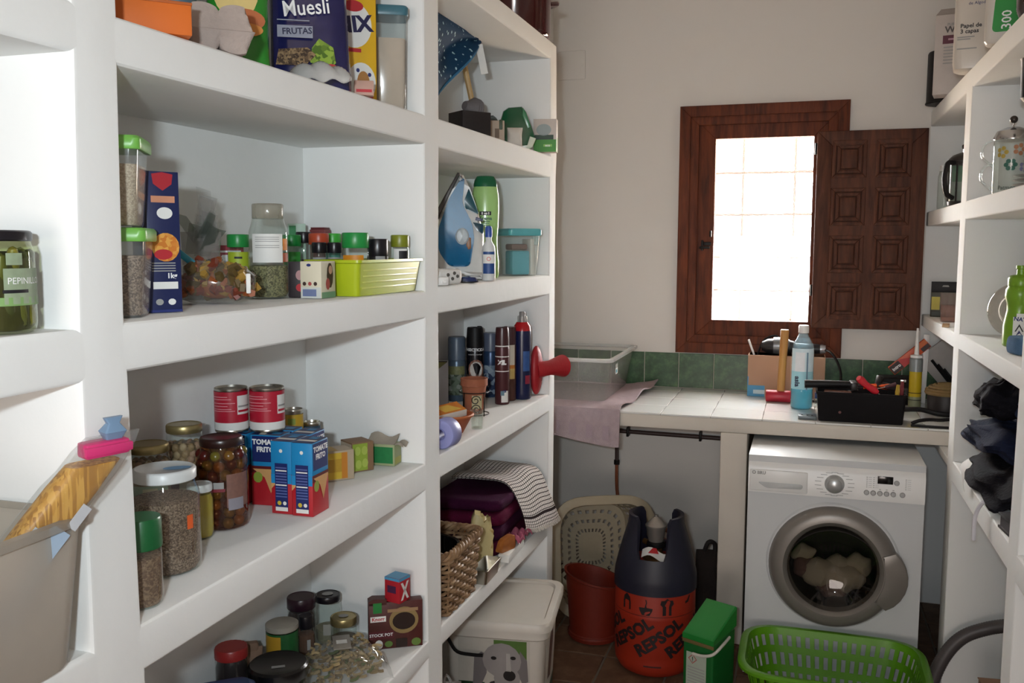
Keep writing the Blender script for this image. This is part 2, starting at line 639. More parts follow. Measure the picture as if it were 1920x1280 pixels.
def shelving(root, xf, xb, Y, Z, up_name, bev, ends=True):
    """Y[i][k], Z[i][k]: corners on the front plane for upright line i and level k. Odd columns are uprights, odd rows shelves."""
    t = bmesh.new()
    ni, nk = len(Y), len(Z[0])
    F = [[t.verts.new((xf, Y[i][k], Z[i][k])) for k in range(nk)] for i in range(ni)]
    B = [[t.verts.new((xb, Y[i][k], Z[i][k])) for k in range(nk)] for i in range(ni)]
    ids = {}

    def pid(key):
        return ids.setdefault(key, len(ids) + 1)

    def f(vs, key):
        try:
            t.faces.new(vs).material_index = pid(key)
        except ValueError:
            pass
    for i in range(ni - 1):
        for k in range(nk - 1):
            up_, sh = i % 2 == 1, k % 2 == 1
            a, b, c, d = (i, k), (i + 1, k), (i + 1, k + 1), (i, k + 1)
            if up_ or sh:
                f([F[p][q] for p, q in (a, b, c, d)], ('upright', i) if up_ else ('shelf', i, k))
            else:
                f([B[p][q] for p, q in (a, b, c, d)], ('back_panel', i, k))
                f([F[a[0]][a[1]], F[d[0]][d[1]], B[d[0]][d[1]], B[a[0]][a[1]]], ('upright', i - 1))
                f([F[b[0]][b[1]], F[c[0]][c[1]], B[c[0]][c[1]], B[b[0]][b[1]]], ('upright', i + 1))
                if k > 0:
                    f([F[a[0]][a[1]], F[b[0]][b[1]], B[b[0]][b[1]], B[a[0]][a[1]]], ('shelf', i, k - 1))
                f([F[d[0]][d[1]], F[c[0]][c[1]], B[c[0]][c[1]], B[d[0]][d[1]]], ('shelf', i, k + 1))
        f([F[i][-1], F[i + 1][-1], B[i + 1][-1], B[i][-1]], ('upright', i) if i % 2 else ('shelf', i, nk - 2))
    for i, nb in ((0, 0), (ni - 1, ni - 2)) if ends else ():
        for k in range(nk - 1):
            if i == 0 and k % 2 == 0:
                continue
            f([F[i][k], F[i][k + 1], B[i][k + 1], B[i][k]], ('upright', nb) if nb % 2 else ('shelf', nb, k))
    bmesh.ops.recalc_face_normals(t, faces=t.faces)
    es = [e for e in t.edges if len(e.link_faces) == 2 and e.calc_face_angle(0) > .5 and
          all(abs(v.co.x - xf) < 1e-5 for v in e.verts)]
    bmesh.ops.bevel(t, geom=es, offset=bev, segments=3, profile=0.5, affect='EDGES', material=-1)
    for _ in range(4):                       # corner faces of the bevel go with a neighbour
        for x in t.faces:
            if x.material_index == 0:
                nb_ = [l.material_index for e in x.edges for l in e.link_faces if l.material_index]
                if nb_:
                    x.material_index = nb_[0]
    for key, q in ids.items():
        n = t.copy()
        bmesh.ops.delete(n, geom=[x for x in n.faces if x.material_index != q], context='FACES')
        if not n.faces:
            n.free()
            continue
        for x in n.faces:
            x.material_index = 0
        o = G()
        o.bm.free()
        o.bm = n
        o.obj(up_name if key[0] == 'upright' else key[0], PLASTER, root, normals=False, sharp=0.5)
    t.free()


lv = lambda *a: list(a)
left_unit = thing('shelving_unit', 'built-in white plastered masonry shelves along the left wall', 'shelves')
#        floor  s4b   s4t    s3b    s3t    s2b    s2t    s1b    s1t    t0b    t0t
z0 = lv(0, .573, .622, 1.010, 1.078, 1.433, 1.502, 1.847, 1.909, 2.262, 2.324)
zA = lv(0, .573, .622, 1.009, 1.078, 1.437, 1.505, 1.844, 1.908, 2.262, 2.324)
zB = lv(0, .571, .621, 1.008, 1.078, 1.434, 1.502, 1.850, 1.920, 2.262, 2.324)
zC = lv(0, .568, .623, 1.017, 1.079, 1.440, 1.508, 1.851, 1.922, 2.262, 2.324)
zD = lv(0, .545, .604, 1.008, 1.075, 1.437, 1.508, 1.852, 1.930, 2.262, 2.324)
zE = lv(0, .545, .604, 1.008, 1.075, 1.437, 1.508, 1.852, 1.932, 2.262, 2.322)
yc = lambda v: [v] * 11
yA0 = lv(.93, .93, .93, .931, .932, .933, .933, .944, .944, .944, .944)
yA = lv(1.034, 1.034, 1.034, 1.032, 1.028, 1.022, 1.019, 1.026, 1.028, 1.028, 1.028)
yB = lv(2.05, 2.049, 2.05, 2.038, 2.038, 2.045, 2.046, 2.049, 2.050, 2.05, 2.05)
yC = lv(2.15, 2.149, 2.143, 2.140, 2.138, 2.134, 2.134, 2.143, 2.144, 2.144, 2.144)
yD = lv(3.172, 3.172, 3.172, 3.181, 3.181, 3.178, 3.177, 3.177, 3.186, 3.174, 3.174)
yE = lv(3.255, 3.255, 3.255, 3.260, 3.262, 3.26, 3.259, 3.262, 3.272, 3.262, 3.258)
shelving(left_unit, -.8717, -1.199, [yc(-.6), yA0, yA, yB, yC, yD, yE], [z0, z0, zA, zB, zC, zD, zE], 'upright', .008)
right_unit = thing('shelving_unit', 'built-in white plastered masonry shelves along the right wall', 'shelves')
zq = lv(0, .815, .885, 1.268, 1.321, 1.701, 1.763, 2.131, 2.197)
zf = lv(0, .84, .871, 1.262, 1.315, 1.701, 1.763, 2.131, 2.199)
yq2 = lv(2.37, 2.374, 2.374, 2.36, 2.355, 2.35, 2.35, 2.35, 2.35)
yq1 = lv(2.472, 2.472, 2.472, 2.455, 2.45, 2.445, 2.445, 2.44, 2.44)
y9 = lambda v: [v] * 9
shelving(right_unit, .501, .859, [y9(.5), yq2, yq1, y9(3.377), y9(3.4925), y9(4.424)], [zq, zq, zq, zq, zf, zf], 'upright', .006, False)

# ---------------------------------------------------------------- counter
MASON = M('counter_plaster', '#cfc8bd', 0.9, var=0.06, scale=6, bump=0.3, bscale=20, spec=0.15)
counter = thing('masonry_counter', 'white tiled masonry counter under the window', 'counter')
G().box(XL + .001, XR - .003, 3.693, YB - .006, .8727, .927, bev=.004).obj('slab', MASON, counter)
G().box(-.30, -.195, 3.6935, YB - .02, .0005, .8727, bev=.006).obj('pier', MASON, counter)
WTILE = M('white_glazed_tile', '#dedfdc', 0.12, var=0.03, scale=4, coat=0.3)
GTILE = speckle('green_glazed_tile', [(0.25, '#1a3319'), (0.5, '#325236'), (0.75, '#56784f')], 22, 0.3, 0.4, voro=False)
LGROUT = M('grey_grout', '#77716a', 0.9, var=0.08)
G().box(XL + .001, XR - .003, 3.6945, YB - .006, .927, .9305).obj('grout', LGROUT, counter)
wt = None
for i in range(-6, 6):
    for j in range(4):
        x0, y0 = max(-.141 + i * .2, XL + .001), 3.690 + j * .2
        x1, y1 = min(-.141 + (i + 1) * .2, XR - .003), min(y0 + .2, YB - .013)
        if x1 - x0 < .02:
            continue
        if wt is None and i == -2 and j == 0:
            wt = G().box(-.0993, .0993, -.0993, .0993, 0, .0075, bev=.0015, seg=1).obj('tile', WTILE, counter, (x0 + .1, y0 + .1, .927))
        elif wt and abs(x1 - x0 - .2) < .001 and abs(y1 - y0 - .2) < .001:
            inst(wt, 'tile', counter, (x0 + .1, y0 + .1, .927 + rnd.uniform(-.0004, .0002)))
        else:
            G().box(x0 + .0012, x1 - .0012, y0 + .0012, y1 - .0012, .927, .9345, bev=.0015, seg=1).obj('tile', WTILE, counter)
backsplash = struct(G().box(XL, XR - .003, YB - .005, YB, .932, 1.1005).obj('trim_2', M('white_grout', '#c2bdb0', .9, var=.05)))
gt = None
for i in range(-3, 10):
    x0 = max(-.7289 + i * .1655, XL)
    x1 = min(-.7289 + (i + 1) * .1655, XR - .003)
    if x1 - x0 < .02:
        continue
    if x1 - x0 > .165:
        if gt is None:
            gt = G().box(-.0808, .0808, -.007, 0, 0, .165, bev=.0015, seg=1).obj('tile', GTILE, backsplash, (x0 + .0828, YB - .003, .9365))
        else:
            inst(gt, 'tile', backsplash, (x0 + .0828, YB - .003 - rnd.uniform(0, .0006), .9365))
    else:
        G().box(x0 + .001, x1 - .001, -.009, 0, 0, .165, bev=.0015, seg=1).obj('tile', GTILE, backsplash, (0, YB - .003, .9365))

# ---------------------------------------------------------------- window
WOODW = wood('window_wood', '#3f1a0b', '#70361a', (40, 40, 5), 0.6, 0.25)
WOODS = wood('shutter_wood', '#35190f', '#5f3622', (40, 40, 5), 0.6, 0.25)
IRON = M('black_iron', '#1a1715', 0.5, 0.6)
win = thing('window_1', 'brown wooden casement window in the back wall', None)
struct(win)
if 'category' in win:
    del win['category']


def frame_ring(x0, x1, z0, z1, w, y0, y1, mat=None):
    g = G()
    for a in ([(x0, z0), (x0 + w, z0 + w), (x0 + w, z1 - w), (x0, z1)], [(x1, z0), (x1, z1), (x1 - w, z1 - w), (x1 - w, z0 + w)],
              [(x0, z1), (x0 + w, z1 - w), (x1 - w, z1 - w), (x1, z1)], [(x0, z0), (x1, z0), (x1 - w, z0 + w), (x0 + w, z0 + w)]):
        g.prism(a, y0, y1, bev=.0025)
    return g


casing = frame_ring(-.578, .168, 1.108, 2.258, .05, YB - .036, YB + .01)
g2 = frame_ring(-.535, .125, 1.15, 2.215, .045, YB - .024, YB + .06)
g2.bm.to_mesh(_scratch)
casing.bm.from_mesh(_scratch)
g2.bm.free()
casing.obj('frame', WOODW, win)
frame_ring(-.4925, .098, 1.188, 2.185, .078, YB - .008, YB + .045).obj('sash', WOODW, win)
G().box(-.41, .024, YB + .018, YB + .022, 1.26, 2.112).obj('pane', clear('window_glass', '#f8fbfb', 0.01, 0.02), win)
la = G().box(-.462, -.425, YB - .016, YB - .006, 1.615, 1.632, bev=.002)
la.box(-.478, -.43, YB - .024, YB - .012, 1.60, 1.612, bev=.003)
la.box(-.470, -.460, YB - .02, YB - .008, 1.592, 1.64, bev=.002)
la.box(-.432, -.422, YB - .03, YB - .006, 1.655, 1.685, bev=.003)
la.obj('latch', IRON, win)
shut = frame_ring(.034, .487, 1.246, 2.118, .064, YB - .075, YB - .048)
shut.box(.243, .281, YB - .0748, YB - .0482, 1.30, 2.06)
for z in (1.4735, 1.6822, 1.891):
    shut.box(.09, .43, YB - .0746, YB - .0484, z - .022, z + .022)
shut.box(.09, .43, YB - .06, YB - .05, 1.30, 2.06)
shutter = shut.obj('shutter', WOODS, win)
pg = G()
W2, H2 = .0725, .0825
for k, (w, h, ya, yb) in enumerate(((W2, H2, -.076, -.058), (W2 - .020, H2 - .020, -.070, -.058))):
    for a in ([(-w, -h), (-w + .017, -h + .017), (-w + .017, h - .017), (-w, h)], [(w, -h), (w, h), (w - .017, h - .017), (w - .017, -h + .017)],
              [(-w, h), (-w + .017, h - .017), (w - .017, h - .017), (w, h)], [(-w, -h), (w, -h), (w - .017, -h + .017), (-w + .017, -h + .017)]):
        pg.prism(a, ya, yb, bev=.003)
pg.box(-.034, .034, -.078, -.058, -.042, .042, bev=.005)
pan = None
for cx in (.1705, .3505):
    for cz in (1.369, 1.578, 1.7866, 1.995):
        if pan is None:
            pan = pg.obj('panel', WOODS, shutter, (cx, YB, cz))
        else:
            inst(pan, 'panel', shutter, (cx, YB, cz))
for z in (1.39, 2.02):
    G().lathe([(.006, 0), (.006, .05)], 8, mat=T(.03, YB - .05, z)).obj('hinge', IRON, win)
gr = G()
for z in (1.40, 1.56, 1.765, 1.965):
    gr.tube([(-.55, YB + .2, z), (.15, YB + .2, z)], .007, 6)
for x in (-.30, -.06):
    gr.tube([(x, YB + .215, 1.1), (x, YB + .215, 2.25)], .007, 6)
gr.obj('grille', M('pale_iron', '#8d8a86', 0.6), win)
G().box(WX0 - .02, WX1 + .02, YB + .06, YB + .36, WZ0 - .05, WZ0, bev=.005).obj('sill', M('outer_sill', '#d8cfc4', .8), win)
tag(G().box(-.03, .03, -.02, .02, 0, .085, bev=.008).box(-.012, .012, -.01, .01, .085, .089, bev=.002).obj(
    'soap_block', M('cream_block', '#d9d6bd', .6), None, (-.405, YB + .21, WZ0 + .0005)), 'cream block standing on the sill outside the window pane', 'block')
# outside: terrace ground and the neighbour's house in the sun
ground = struct(G().box(-14, 14, YB + .4, 30, -.35, -.3).obj('ground', speckle('dry_ground', [(0.3, '#a98c6d'), (0.7, '#c9b294')], 3, .9, .1, voro=False)))
hs = thing('house', 'sunlit pale house with a low tiled roof beyond the window', 'house', (-2.35, 13, -.3))
G().box(-1.5, 1.5, 0, 4, 0, 2.35).obj('wall', M('house_wall', '#efe4d6', .9, scale=2), hs)
G().prism([(-1.4, 0), (1.2, 0), (1.2, 1.25), (-1.4, 1.25)], -1.4, -.02).obj('porch', M('house_wall', '#efe4d6', .9, scale=2), hs)
G().box(-1.5, 1.35, -1.5, -.02, 1.25, 1.32).obj('roof', M('roof_tile', '#c98a6a', .8, scale=6), hs)
G().box(.3, .8, -1.43, -1.39, .5, 1.1, bev=.01).obj('window', M('house_window', '#a5927f', .5), hs)

# ---------------------------------------------------------------- washing machine
ENAMEL = M('white_enamel', '#ced1d2', 0.28, var=0.02, scale=3, coat=0.2)
wm = thing('washing_machine', 'white front-loading washing machine with silver porthole under the counter', 'washing machine', (.1265, 3.414, 0))
an = sorted([2 * PI * i / 72 for i in range(72)] + [math.atan2(z - .46, x) % (2 * PI) for x in (-.3, .3) for z in (.015, .85)])
inner = [(.004 + .163 * math.cos(a), .012, .46 + .163 * math.sin(a)) for a in an]


def to_edge(a):
    c, s = math.cos(a), math.sin(a)
    k = min((.3 / abs(c)) if abs(c) > 1e-9 else 9, ((.39 if s > 0 else .445) / abs(s)) if abs(s) > 1e-9 else 9)
    return (k * c, .012, .46 + k * s)


outer = [to_edge(a) for a in an]
g = G().loft([inner, outer, [(x, .55, z) for x, y, z in outer]], cap=(False, True))
g.obj('body', ENAMEL, wm)
pf = G()
pf.prism([(0.0, 0), (0.0, .09), (.016, .118), (.03, .125), (.03, 0)], -.2995, .2995, mat=T(0, .0, .715) @ Matrix(((0, 1, 0, 0), (1, 0, 0, 0), (0, 0, 1, 0), (0, 0, 0, 1))), bev=.0)
panel = pf.obj('control_panel', WHITE, wm)
dr = G()
dr.box(-.294, -.092, -.008, .01, .722, .800, bev=.004)
drawer = dr.obj('detergent_drawer', WHITE, wm)
G().prism(fillet([(-.268, .756), (-.108, .756), (-.108, .738), (-.235, .734)], .012), -.0092, -.004, 0, bev=.002).obj('handle', M('handle_recess', '#b9bcbc', .4), drawer)
text('\u25CE BRU', .016, wm, GREY, (-.262, -.0088, .789), bold=.0006)
dial = G().lathe([(.034, 0), (.033, .006), (.0285, .012), (.0265, .03), (.022, .034), (.0001, .035)], 28, mat=T(0, 0, 0, PI / 2)).obj('programme_dial', M('dial_silver', '#b6b8b8', .3, .5), wm, (.0, -.0, .765))
mk = G()
for i in range(18):
    a = PI * (i + .5) / 9
    r0 = .042
    x, z = r0 * math.cos(a) * 1.35, .765 + r0 * math.sin(a)
    mk.rect(x - .011, x + .011, z - .0009, z + .0009, -.0008)
mk.obj('dial_marks', GREY, wm)
G().box(.143, .194, -.0025, .002, .779, .806, bev=.001).obj('display', M('display_black', '#0b0b0d', .15), wm)
bt = None
for i, x in enumerate((.108, .130, .152, .174, .196, .226)):
    if bt is None:
        bt = G().lathe([(.0095, 0), (.009, .004), (.007, .006), (.0001, .0062)], 14, mat=T(0, 0, 0, PI / 2)).obj('button', M('button_silver', '#a9abab', .35, .3), wm, (x, 0, .744))
    else:
        inst(bt, 'button', wm, (x, 0, .744))
inst(bt, 'button', wm, (.206, 0, .785))
lg = G()
for x in (.108, .131, .236):
    for q in range(6):
        lg.rect(x - .002, x + .002, .763 + q * .007, .7655 + q * .007, -.001)
        lg.rect(x + .005, x + .016, .7635 + q * .007, .7645 + q * .007, -.001)
for x in (.152, .174, .196):
    lg.rect(x - .003, x + .003, .757, .7595, -.001)
lg.obj('panel_print', GREY, wm)
G().rect(-.2995, .2995, .7125, .7145, .0115).obj('panel_gap', GREY, wm)
DOORM = M('door_silver', '#837e78', 0.38, 0.35, var=0.03)
DX, DZ = .004, .46
door = G().lathe([(.150, .012), (.158, .034), (.172, .046), (.195, .045), (.213, .034), (.223, .012), (.223, -.004)], 64,
                 mat=T(DX, .012, DZ, PI / 2), cap=(False, False)).obj('door_ring', DOORM, wm)
G().lathe([(.226, -.003), (.232, .006), (.226, .012), (.22, .012)], 64, mat=T(DX, .014, DZ + .003, PI / 2), cap=(False, False)).obj('door_seat', ENAMEL, wm)
dg = G().lathe([(.157, .03), (.148, .022), (.12, .002), (.08, -.014), (.0001, -.02)], 48, mat=T(DX, .004, DZ, PI / 2), cap=(False, False))
dg.obj('door_glass', clear('porthole_glass', '#b4b2ae', 0.02, 0.03, bodycol='#3a3632'), door)
hd = []
for i in range(9):
    a = -.62 + 1.0 * i / 8
    r = .222 + .030 * math.sin(PI * i / 8) ** .8
    hd.append((DX + r * math.cos(a), DZ + r * math.sin(a)))
for i in range(8, -1, -1):
    a = -.62 + 1.0 * i / 8
    hd.append((DX + .176 * math.cos(a), DZ + .176 * math.sin(a)))
G().prism(hd, -.040, .004, bev=.006).obj('door_handle', DOORM, door)
G().lathe([(.160, 0), (.164, -.2), (.0001, -.205)], 32, mat=T(DX, .0125, DZ, PI / 2), cap=(False, False)).obj('drum', M('drum_dark', '#3a3836', .4, .5), wm)
cl = G()
for (x, z, y, r, c) in ((-.03, -.06, .085, .075, 0), (.05, -.065, .08, .07, 0), (.09, -.02, .10, .055, 0), (-.085, -.05, .1, .055, 1), (.03, -.035, .10, .06, 0), (0, -.1, .08, .06, 1), (-.1, .0, .12, .045, 0)):
    cl.sphere((x, y, z), (r, r * .7, r * .75), c, 14, 10)
for v in cl.bm.verts:
    v.co += Vector((math.sin(v.co.z * 90), math.cos(v.co.x * 80), math.sin(v.co.x * 100))) * .006
tag(cl.obj('laundry', [M('pale_laundry', '#d6c9b0', .95, scale=20, bump=.5), M('pinkish_laundry', '#8b6f68', .95, scale=20)], None, (.1305, 3.426, DZ)),
    'crumpled pale laundry seen behind the porthole glass of the washing machine', 'laundry')
for sx in (-.25, .25):
    for y in (.06, .5):
        G().lathe([(.02, 0), (.02, .02)], 10, mat=T(sx, y, 0)).obj('foot', BLACK, wm)

# ================================================================ GOODS ON THE LEFT SHELVES
HERB = speckle('dried_herb', [(0.2, '#4d4a30'), (0.5, '#6f6a48'), (0.8, '#8d875f')], 420)
GRAIN = speckle('pale_grain', [(0.2, '#a58f78'), (0.5, '#bca68c'), (0.8, '#cbb69c')], 500)
BROWNGR = speckle('brown_grain', [(0.2, '#5a4638'), (0.5, '#7b6453'), (0.8, '#9a8370')], 480)
LID = dict(green=M('green_lid', '#1f8a3f', .35), dkgreen=M('dark_green_lid', '#145c2f', .35), bright=M('bright_green_lid', '#3fae3a', .35),
           red=M('red_lid', '#8e1f1f', .35), orange=M('orange_lid', '#b8492a', .35), black=M('black_lid', '#17141a', .3),
           olive=M('olive_lid', '#7a8222', .35), white=M('white_lid', '#d8dcdc', .35), purple=M('dark_purple_lid', '#2a1420', .3),
           gold=GOLD, grey=M('grey_lid', '#9a958a', .4), wine=M('wine_lid', '#2b1512', .3))


def jar(name, label, cat, x, y, z, r, h, lid, lid_h=.016, neck=.88, lid_r=None, fill=None, fill_h=.75, label_m=None, lz=(.3, .65),
        la=(-1.1, 1.1), group=None, glass=None, sh=.8, pw=2.0, seg=28, rib=False, rz=None, core=1.0):
    """glass body (shell), lid, contents, paper label"""
    t = thing(name, label, cat, (x, y, z), face(x, y) if rz is None else rz, group)
    hb = h - lid_h * .9
    g = G().lathe([(r * .86, .0), (r * .97, .004), (r, .012), (r, hb * sh), (r * .985, hb * (sh + .04)), (r * (neck + .03), hb * .95), (r * neck, hb), (r * neck * .96, hb)],
                  seg, cap=(True, False), pw=pw)
    g.obj('glass', glass or GLASS, t)
    lr = lid_r or r * neck * 1.06
    l = G()
    if rib:
        n = 40
        ring = lambda rr, zz: [(rr * (1 - .025 * (i % 2)) * math.cos(2 * PI * i / n), rr * (1 - .025 * (i % 2)) * math.sin(2 * PI * i / n), zz) for i in range(n)]
        l.loft([ring(lr, h - lid_h), ring(lr, h - .003), ring(lr * .95, h)])
    else:
        l.lathe([(lr * .97, h - lid_h), (lr, h - lid_h + .0015), (lr, h - .003), (lr * .96, h - .0006), (lr * .9, h), (lr * .86, h - .0012)], seg)
    l.obj('lid', lid, t)
    if fill:
        q = core
        f = G().lathe([(r * .84 * q, .003), (r * .955 * q, .012), (r * .965 * q, hb * min(fill_h, sh)), (r * .8 * q, hb * fill_h + .002)], seg, pw=pw)
        f.obj('contents', fill, t)
    if label_m:
        G().wrap(r, la[0], la[1], h * lz[0], h * lz[1], seg=12).obj('paper_label', label_m, t)
    return t


def balls(t, name, mat, r, hb, br, n, r0=0.0, squash=1.0, joined=None, sub=1):
    """round fruit packed inside a jar of inner radius r up to height hb"""
    pts = []
    z = br * (1.15 * max(1, squash) + .15)
    while z < hb - br * .5 and len(pts) < n:
        rings = [(r - br * 1.02, int(2 * PI * (r - br) / (2.05 * br)))]
        if r > 3.2 * br:
            rings.append((r - br * 3.1, max(3, int(2 * PI * (r - br * 3.1) / (2.1 * br)))))
        for q, m in rings:
            off = rnd.random() * 6
            for i in range(m):
                a = off + 2 * PI * i / m
                pts.append((q * math.cos(a), q * math.sin(a), z + rnd.uniform(-.2, .2) * br))
        z += br * 1.72
    pts = pts[:n]
    if joined:
        g = G()
        for i, p in enumerate(pts):
            g.sphere(p, (br, br * .9, br * squash), i % joined, 8, 6)
        o = g.obj(name, mat, t)
        o['kind'] = 'stuff'
        return
    src = [G().sphere((0, 0, 0), (br, br, br * squash), 0, 14, 9).obj(name, m, t, pts[i]) for i, m in enumerate(mat)]
    for i, s in enumerate(src):
        s.rotation_euler = (rnd.random(), rnd.random(), 0)
    for i, p in enumerate(pts[len(mat):]):
        inst(src[i % len(src)], name, t, p, (rnd.random() * .8, rnd.random() * .8, rnd.random() * 6))


# ---- bay nearest the camera
PICK = [M('gherkin_green', '#5d5f1f', .35, scale=120, var=.35), M('gherkin_olive', '#7a7328', .35, scale=120, var=.3), M('gherkin_dark', '#3f4418', .35, scale=120, var=.3)]
t = jar('pickle_jar', 'tall jar of green gherkins under a black lid, alone on the nearest shelf', 'jar', -.934, .862, 1.503, .050, .123, LID['black'], .013, .92, .048,
        glass=clear('green_tinged_glass', '#e9eed2', .02, .03), sh=.86)
G().lathe([(.042, .004), (.046, .012), (.046, .09), (.03, .098)], 24).obj('brine', M('brine_dark', '#3c3a12', .3, var=.3, scale=60), t)
gm = None
for i in range(34):
    a = 2 * PI * (i % 17) / 17 + (.2 if i > 16 else 0)
    zz = (.030 if i < 17 else .077) + rnd.uniform(-.006, .006)
    p = (.0395 * math.cos(a), .0395 * math.sin(a), zz)
    if i < 3:
        gm = gm or []
        gm.append(G().lathe([(.0001, -.024), (.005, -.021), (.0078, -.01), (.008, .01), (.005, .021), (.0001, .024)], 10).obj('gherkin', PICK[i], t, p))
        gm[-1].rotation_euler = (rnd.uniform(-.3, .3), rnd.uniform(-.3, .3), a)
    else:
        inst(gm[i % 3], 'gherkin', t, p, (rnd.uniform(-.3, .3), rnd.uniform(-.3, .3), a))
lb = G().wrap(.05, .28, 1.5, .036, .078, 0).wrap(.0502, -1.2, 1.5, .034, .044, 1).wrap(.0503, .25, .9, .049, .053, 2).wrap(.0503, .35, .75, .082, .096, 0)
lb.obj('paper_label', [M('pale_green_label', '#8d9c80', .6, scale=90, var=.2), M('green_stripe', '#7ba060', .5), INK], t)
text('PEPINILLOS', .011, t, INKW, r=.0512, a=.9, loc=(0, 0, .063))

# tub with the spaghetti bag
t = thing('storage_tub', 'milky plastic tub leaning out of the nearest shelf, spaghetti bag inside', 'tub', (-.938, .706, 1.0815))
rw = lambda w, d, z: [(x, y, z) for x, y in rrect(w, d, .03, 5)]
G().loft([rw(.145, .37, 0), rw(.15, .38, .006), rw(.17, .42, .185)], cap=(True, False)).solidify(.002).obj('body', MILKY, t)
G().loft([rw(.17, .42, .18), rw(.186, .436, .182), rw(.186, .436, .192), rw(.17, .42, .194), rw(.168, .418, .18)], cap=(False, False)).obj('rim', clear('milky_rim', '#eeeae4', .55, .3, .6, bodycol='#d8d2c8'), t)
bag = thing('spaghetti_bag', 'long clear bag of spaghetti standing slanted in the milky tub', 'pasta bag', (-.928, .735, 1.118))
bag.rotation_euler = (0, 0, 0)
D = Vector((.086, .200, .235))
SPAG = speckle('spaghetti', [(0.2, '#a8700f'), (0.5, '#c9902a'), (0.8, '#dba645')], 260, .4, .4, stretch=(1, 1, .05))
ez = D.normalized()
ey = Vector((1, -.25, 0)).normalized()
ey = (ey - ez * ey.dot(ez)).normalized()
ex = ey.cross(ez)
BM = Matrix(((ex.x, -ey.x, ez.x, 0), (ex.y, -ey.y, ez.y, 0), (ex.z, -ey.z, ez.z, 0), (0, 0, 0, 1)))
L = D.length
sp = G().loft([[(x, y, z - x * .93 * max(0, min(1, (z / L - .62) / .3))) for x, y in rrect(w, d, .014)] for w, d, z in ((.044, .026, .0), (.050, .034, .03), (.052, .034, L * .8), (.050, .028, L * .93))], mat=BM)
sp.obj('spaghetti', SPAG, bag)
sk = lambda z: .93 * max(0, min(1, (z / L - .62) / .3))
fl = G().loft([[(x + math.sin(z * 60) * .002, y, z - x * sk(z)) for x, y in rrect(w, d, .015)] for w, d, z in ((.052, .036, -.003), (.057, .042, .03), (.059, .042, L * .8), (.060, .036, L * .90), (.062, .012, L), (.054, .006, L + .02))], mat=BM)
fl.obj('wrapper', FILM, bag)
pr = G().box(-.028, .006, -.0216, -.0212, L * .22, L * .50, 0, mat=BM).box(-.024, .004, -.0220, -.0217, L * .42, L * .66, 1, mat=BM).box(-.026, -.012, -.0223, -.0217, L * .68, L * .78, 2, mat=BM)
pr.box(.004, .022, -.0222, -.0218, L * .52, L * .62, 2, mat=BM)
pr.obj('printed_band', [M('blue_print', '#37537f', .4), M('pale_blue_print', '#9fb4c9', .4), M('silver_print', '#b9bcc0', .4)], bag)
CM = BM @ T(0, 0, L, 0, .75, 0)
tag(G().box(-.030, .030, -.012, .012, -.010, .010, bev=.004, mat=CM).box(-.032, .032, -.015, -.008, -.006, .006, bev=.002, mat=CM).obj(
    'bag_clip', M('pink_clip', '#c9356f', .35), None, (-.928, .735, 1.118)), 'pink clip closing the slanted spaghetti bag', 'clip')
G().loft([[(x, y, z) for x, y in rrect(w, d, .003)] for w, d, z in ((.022, .012, .010), (.03, .02, .02), (.016, .01, .03), (.026, .006, .038))], mat=CM @ T(-.012, 0, 0)).obj('bag_end', M('blue_film', '#6f8aa6', .3), bag)

# ---- top shelf of the second bay (z 1.909)
t = thing('orange_box', 'plain orange cardboard box on the top shelf', 'box', (-.945, 1.148, 1.909), .80)
G().box(-.072, .072, -.05, .05, 0, .0445, bev=.002).obj('carton', M('orange_card', '#c8631a', .6, var=.05, scale=10), t)
G().box(-.073, .073, -.051, .051, .0425, .047, bev=.001).obj('lid', M('orange_card_lid', '#a8541c', .6, var=.05), t)
t = thing('egg_carton', 'pale moulded pulp egg carton beside the orange box', 'egg carton', (-.945, 1.338, 1.912), .75)
PULP = M('pulp', '#a89a92', .95, var=.08, scale=60, bump=.4, bscale=120)
for nm, z0_, s in (('tray', .0, 1), ('lid', .031, -1)):
    def egg(u, v, s=s, z0_=z0_):
        x, y = (u - .5) * .105, (v - .5) * .155
        e = (abs(math.sin(u * PI * 2)) * abs(math.sin(v * PI * 3))) ** .5
        m = min(1, min(u, 1 - u, v, 1 - v) * 9)
        return (x, y, z0_ + (.033 * (1 - m * (.55 + .45 * e)) if s > 0 else .0 + .046 * m * (.72 + .28 * e)))
    G().grid(egg, 26, 36, thick=.002).obj(nm, PULP, t)
t = thing('blue_bag', 'grey-blue crumpled bag behind the egg carton', 'bag', (-1.085, 1.40, 1.909), .5)


def bagshape(w, d, h, seed, puff=1.0, n=20, top=.25, mi=0):
    """pillow bag standing on its end: rings that pinch to a seam at the top"""
    r = random.Random(seed)
    ph = [r.random() * 6 for _ in range(4)]
    rings = []
    for j in range(13):
        z = j / 12
        fat = min(1, .75 + z * 2) * (1 if z < 1 - top else max(.06, (1 - (z - 1 + top) / top) ** .7))
        ww = 1 - .06 * math.sin(z * PI) + (.04 * max(0, z - .8))
        ring = []
        for i in range(n):
            a = 2 * PI * i / n
            c, s = math.cos(a), math.sin(a)
            x = math.copysign(abs(c) ** .6, c) * w / 2 * ww
            y = math.copysign(abs(s) ** .8, s) * d / 2 * fat * puff
            k = .05 * math.sin(3 * a + ph[0] + z * 5) + .03 * math.sin(7 * a + ph[1] + z * 11)
            ring.append((x * (1 + k * .4), y * (1 + k * 1.6), z * h))
        rings.append(ring)
    return rings


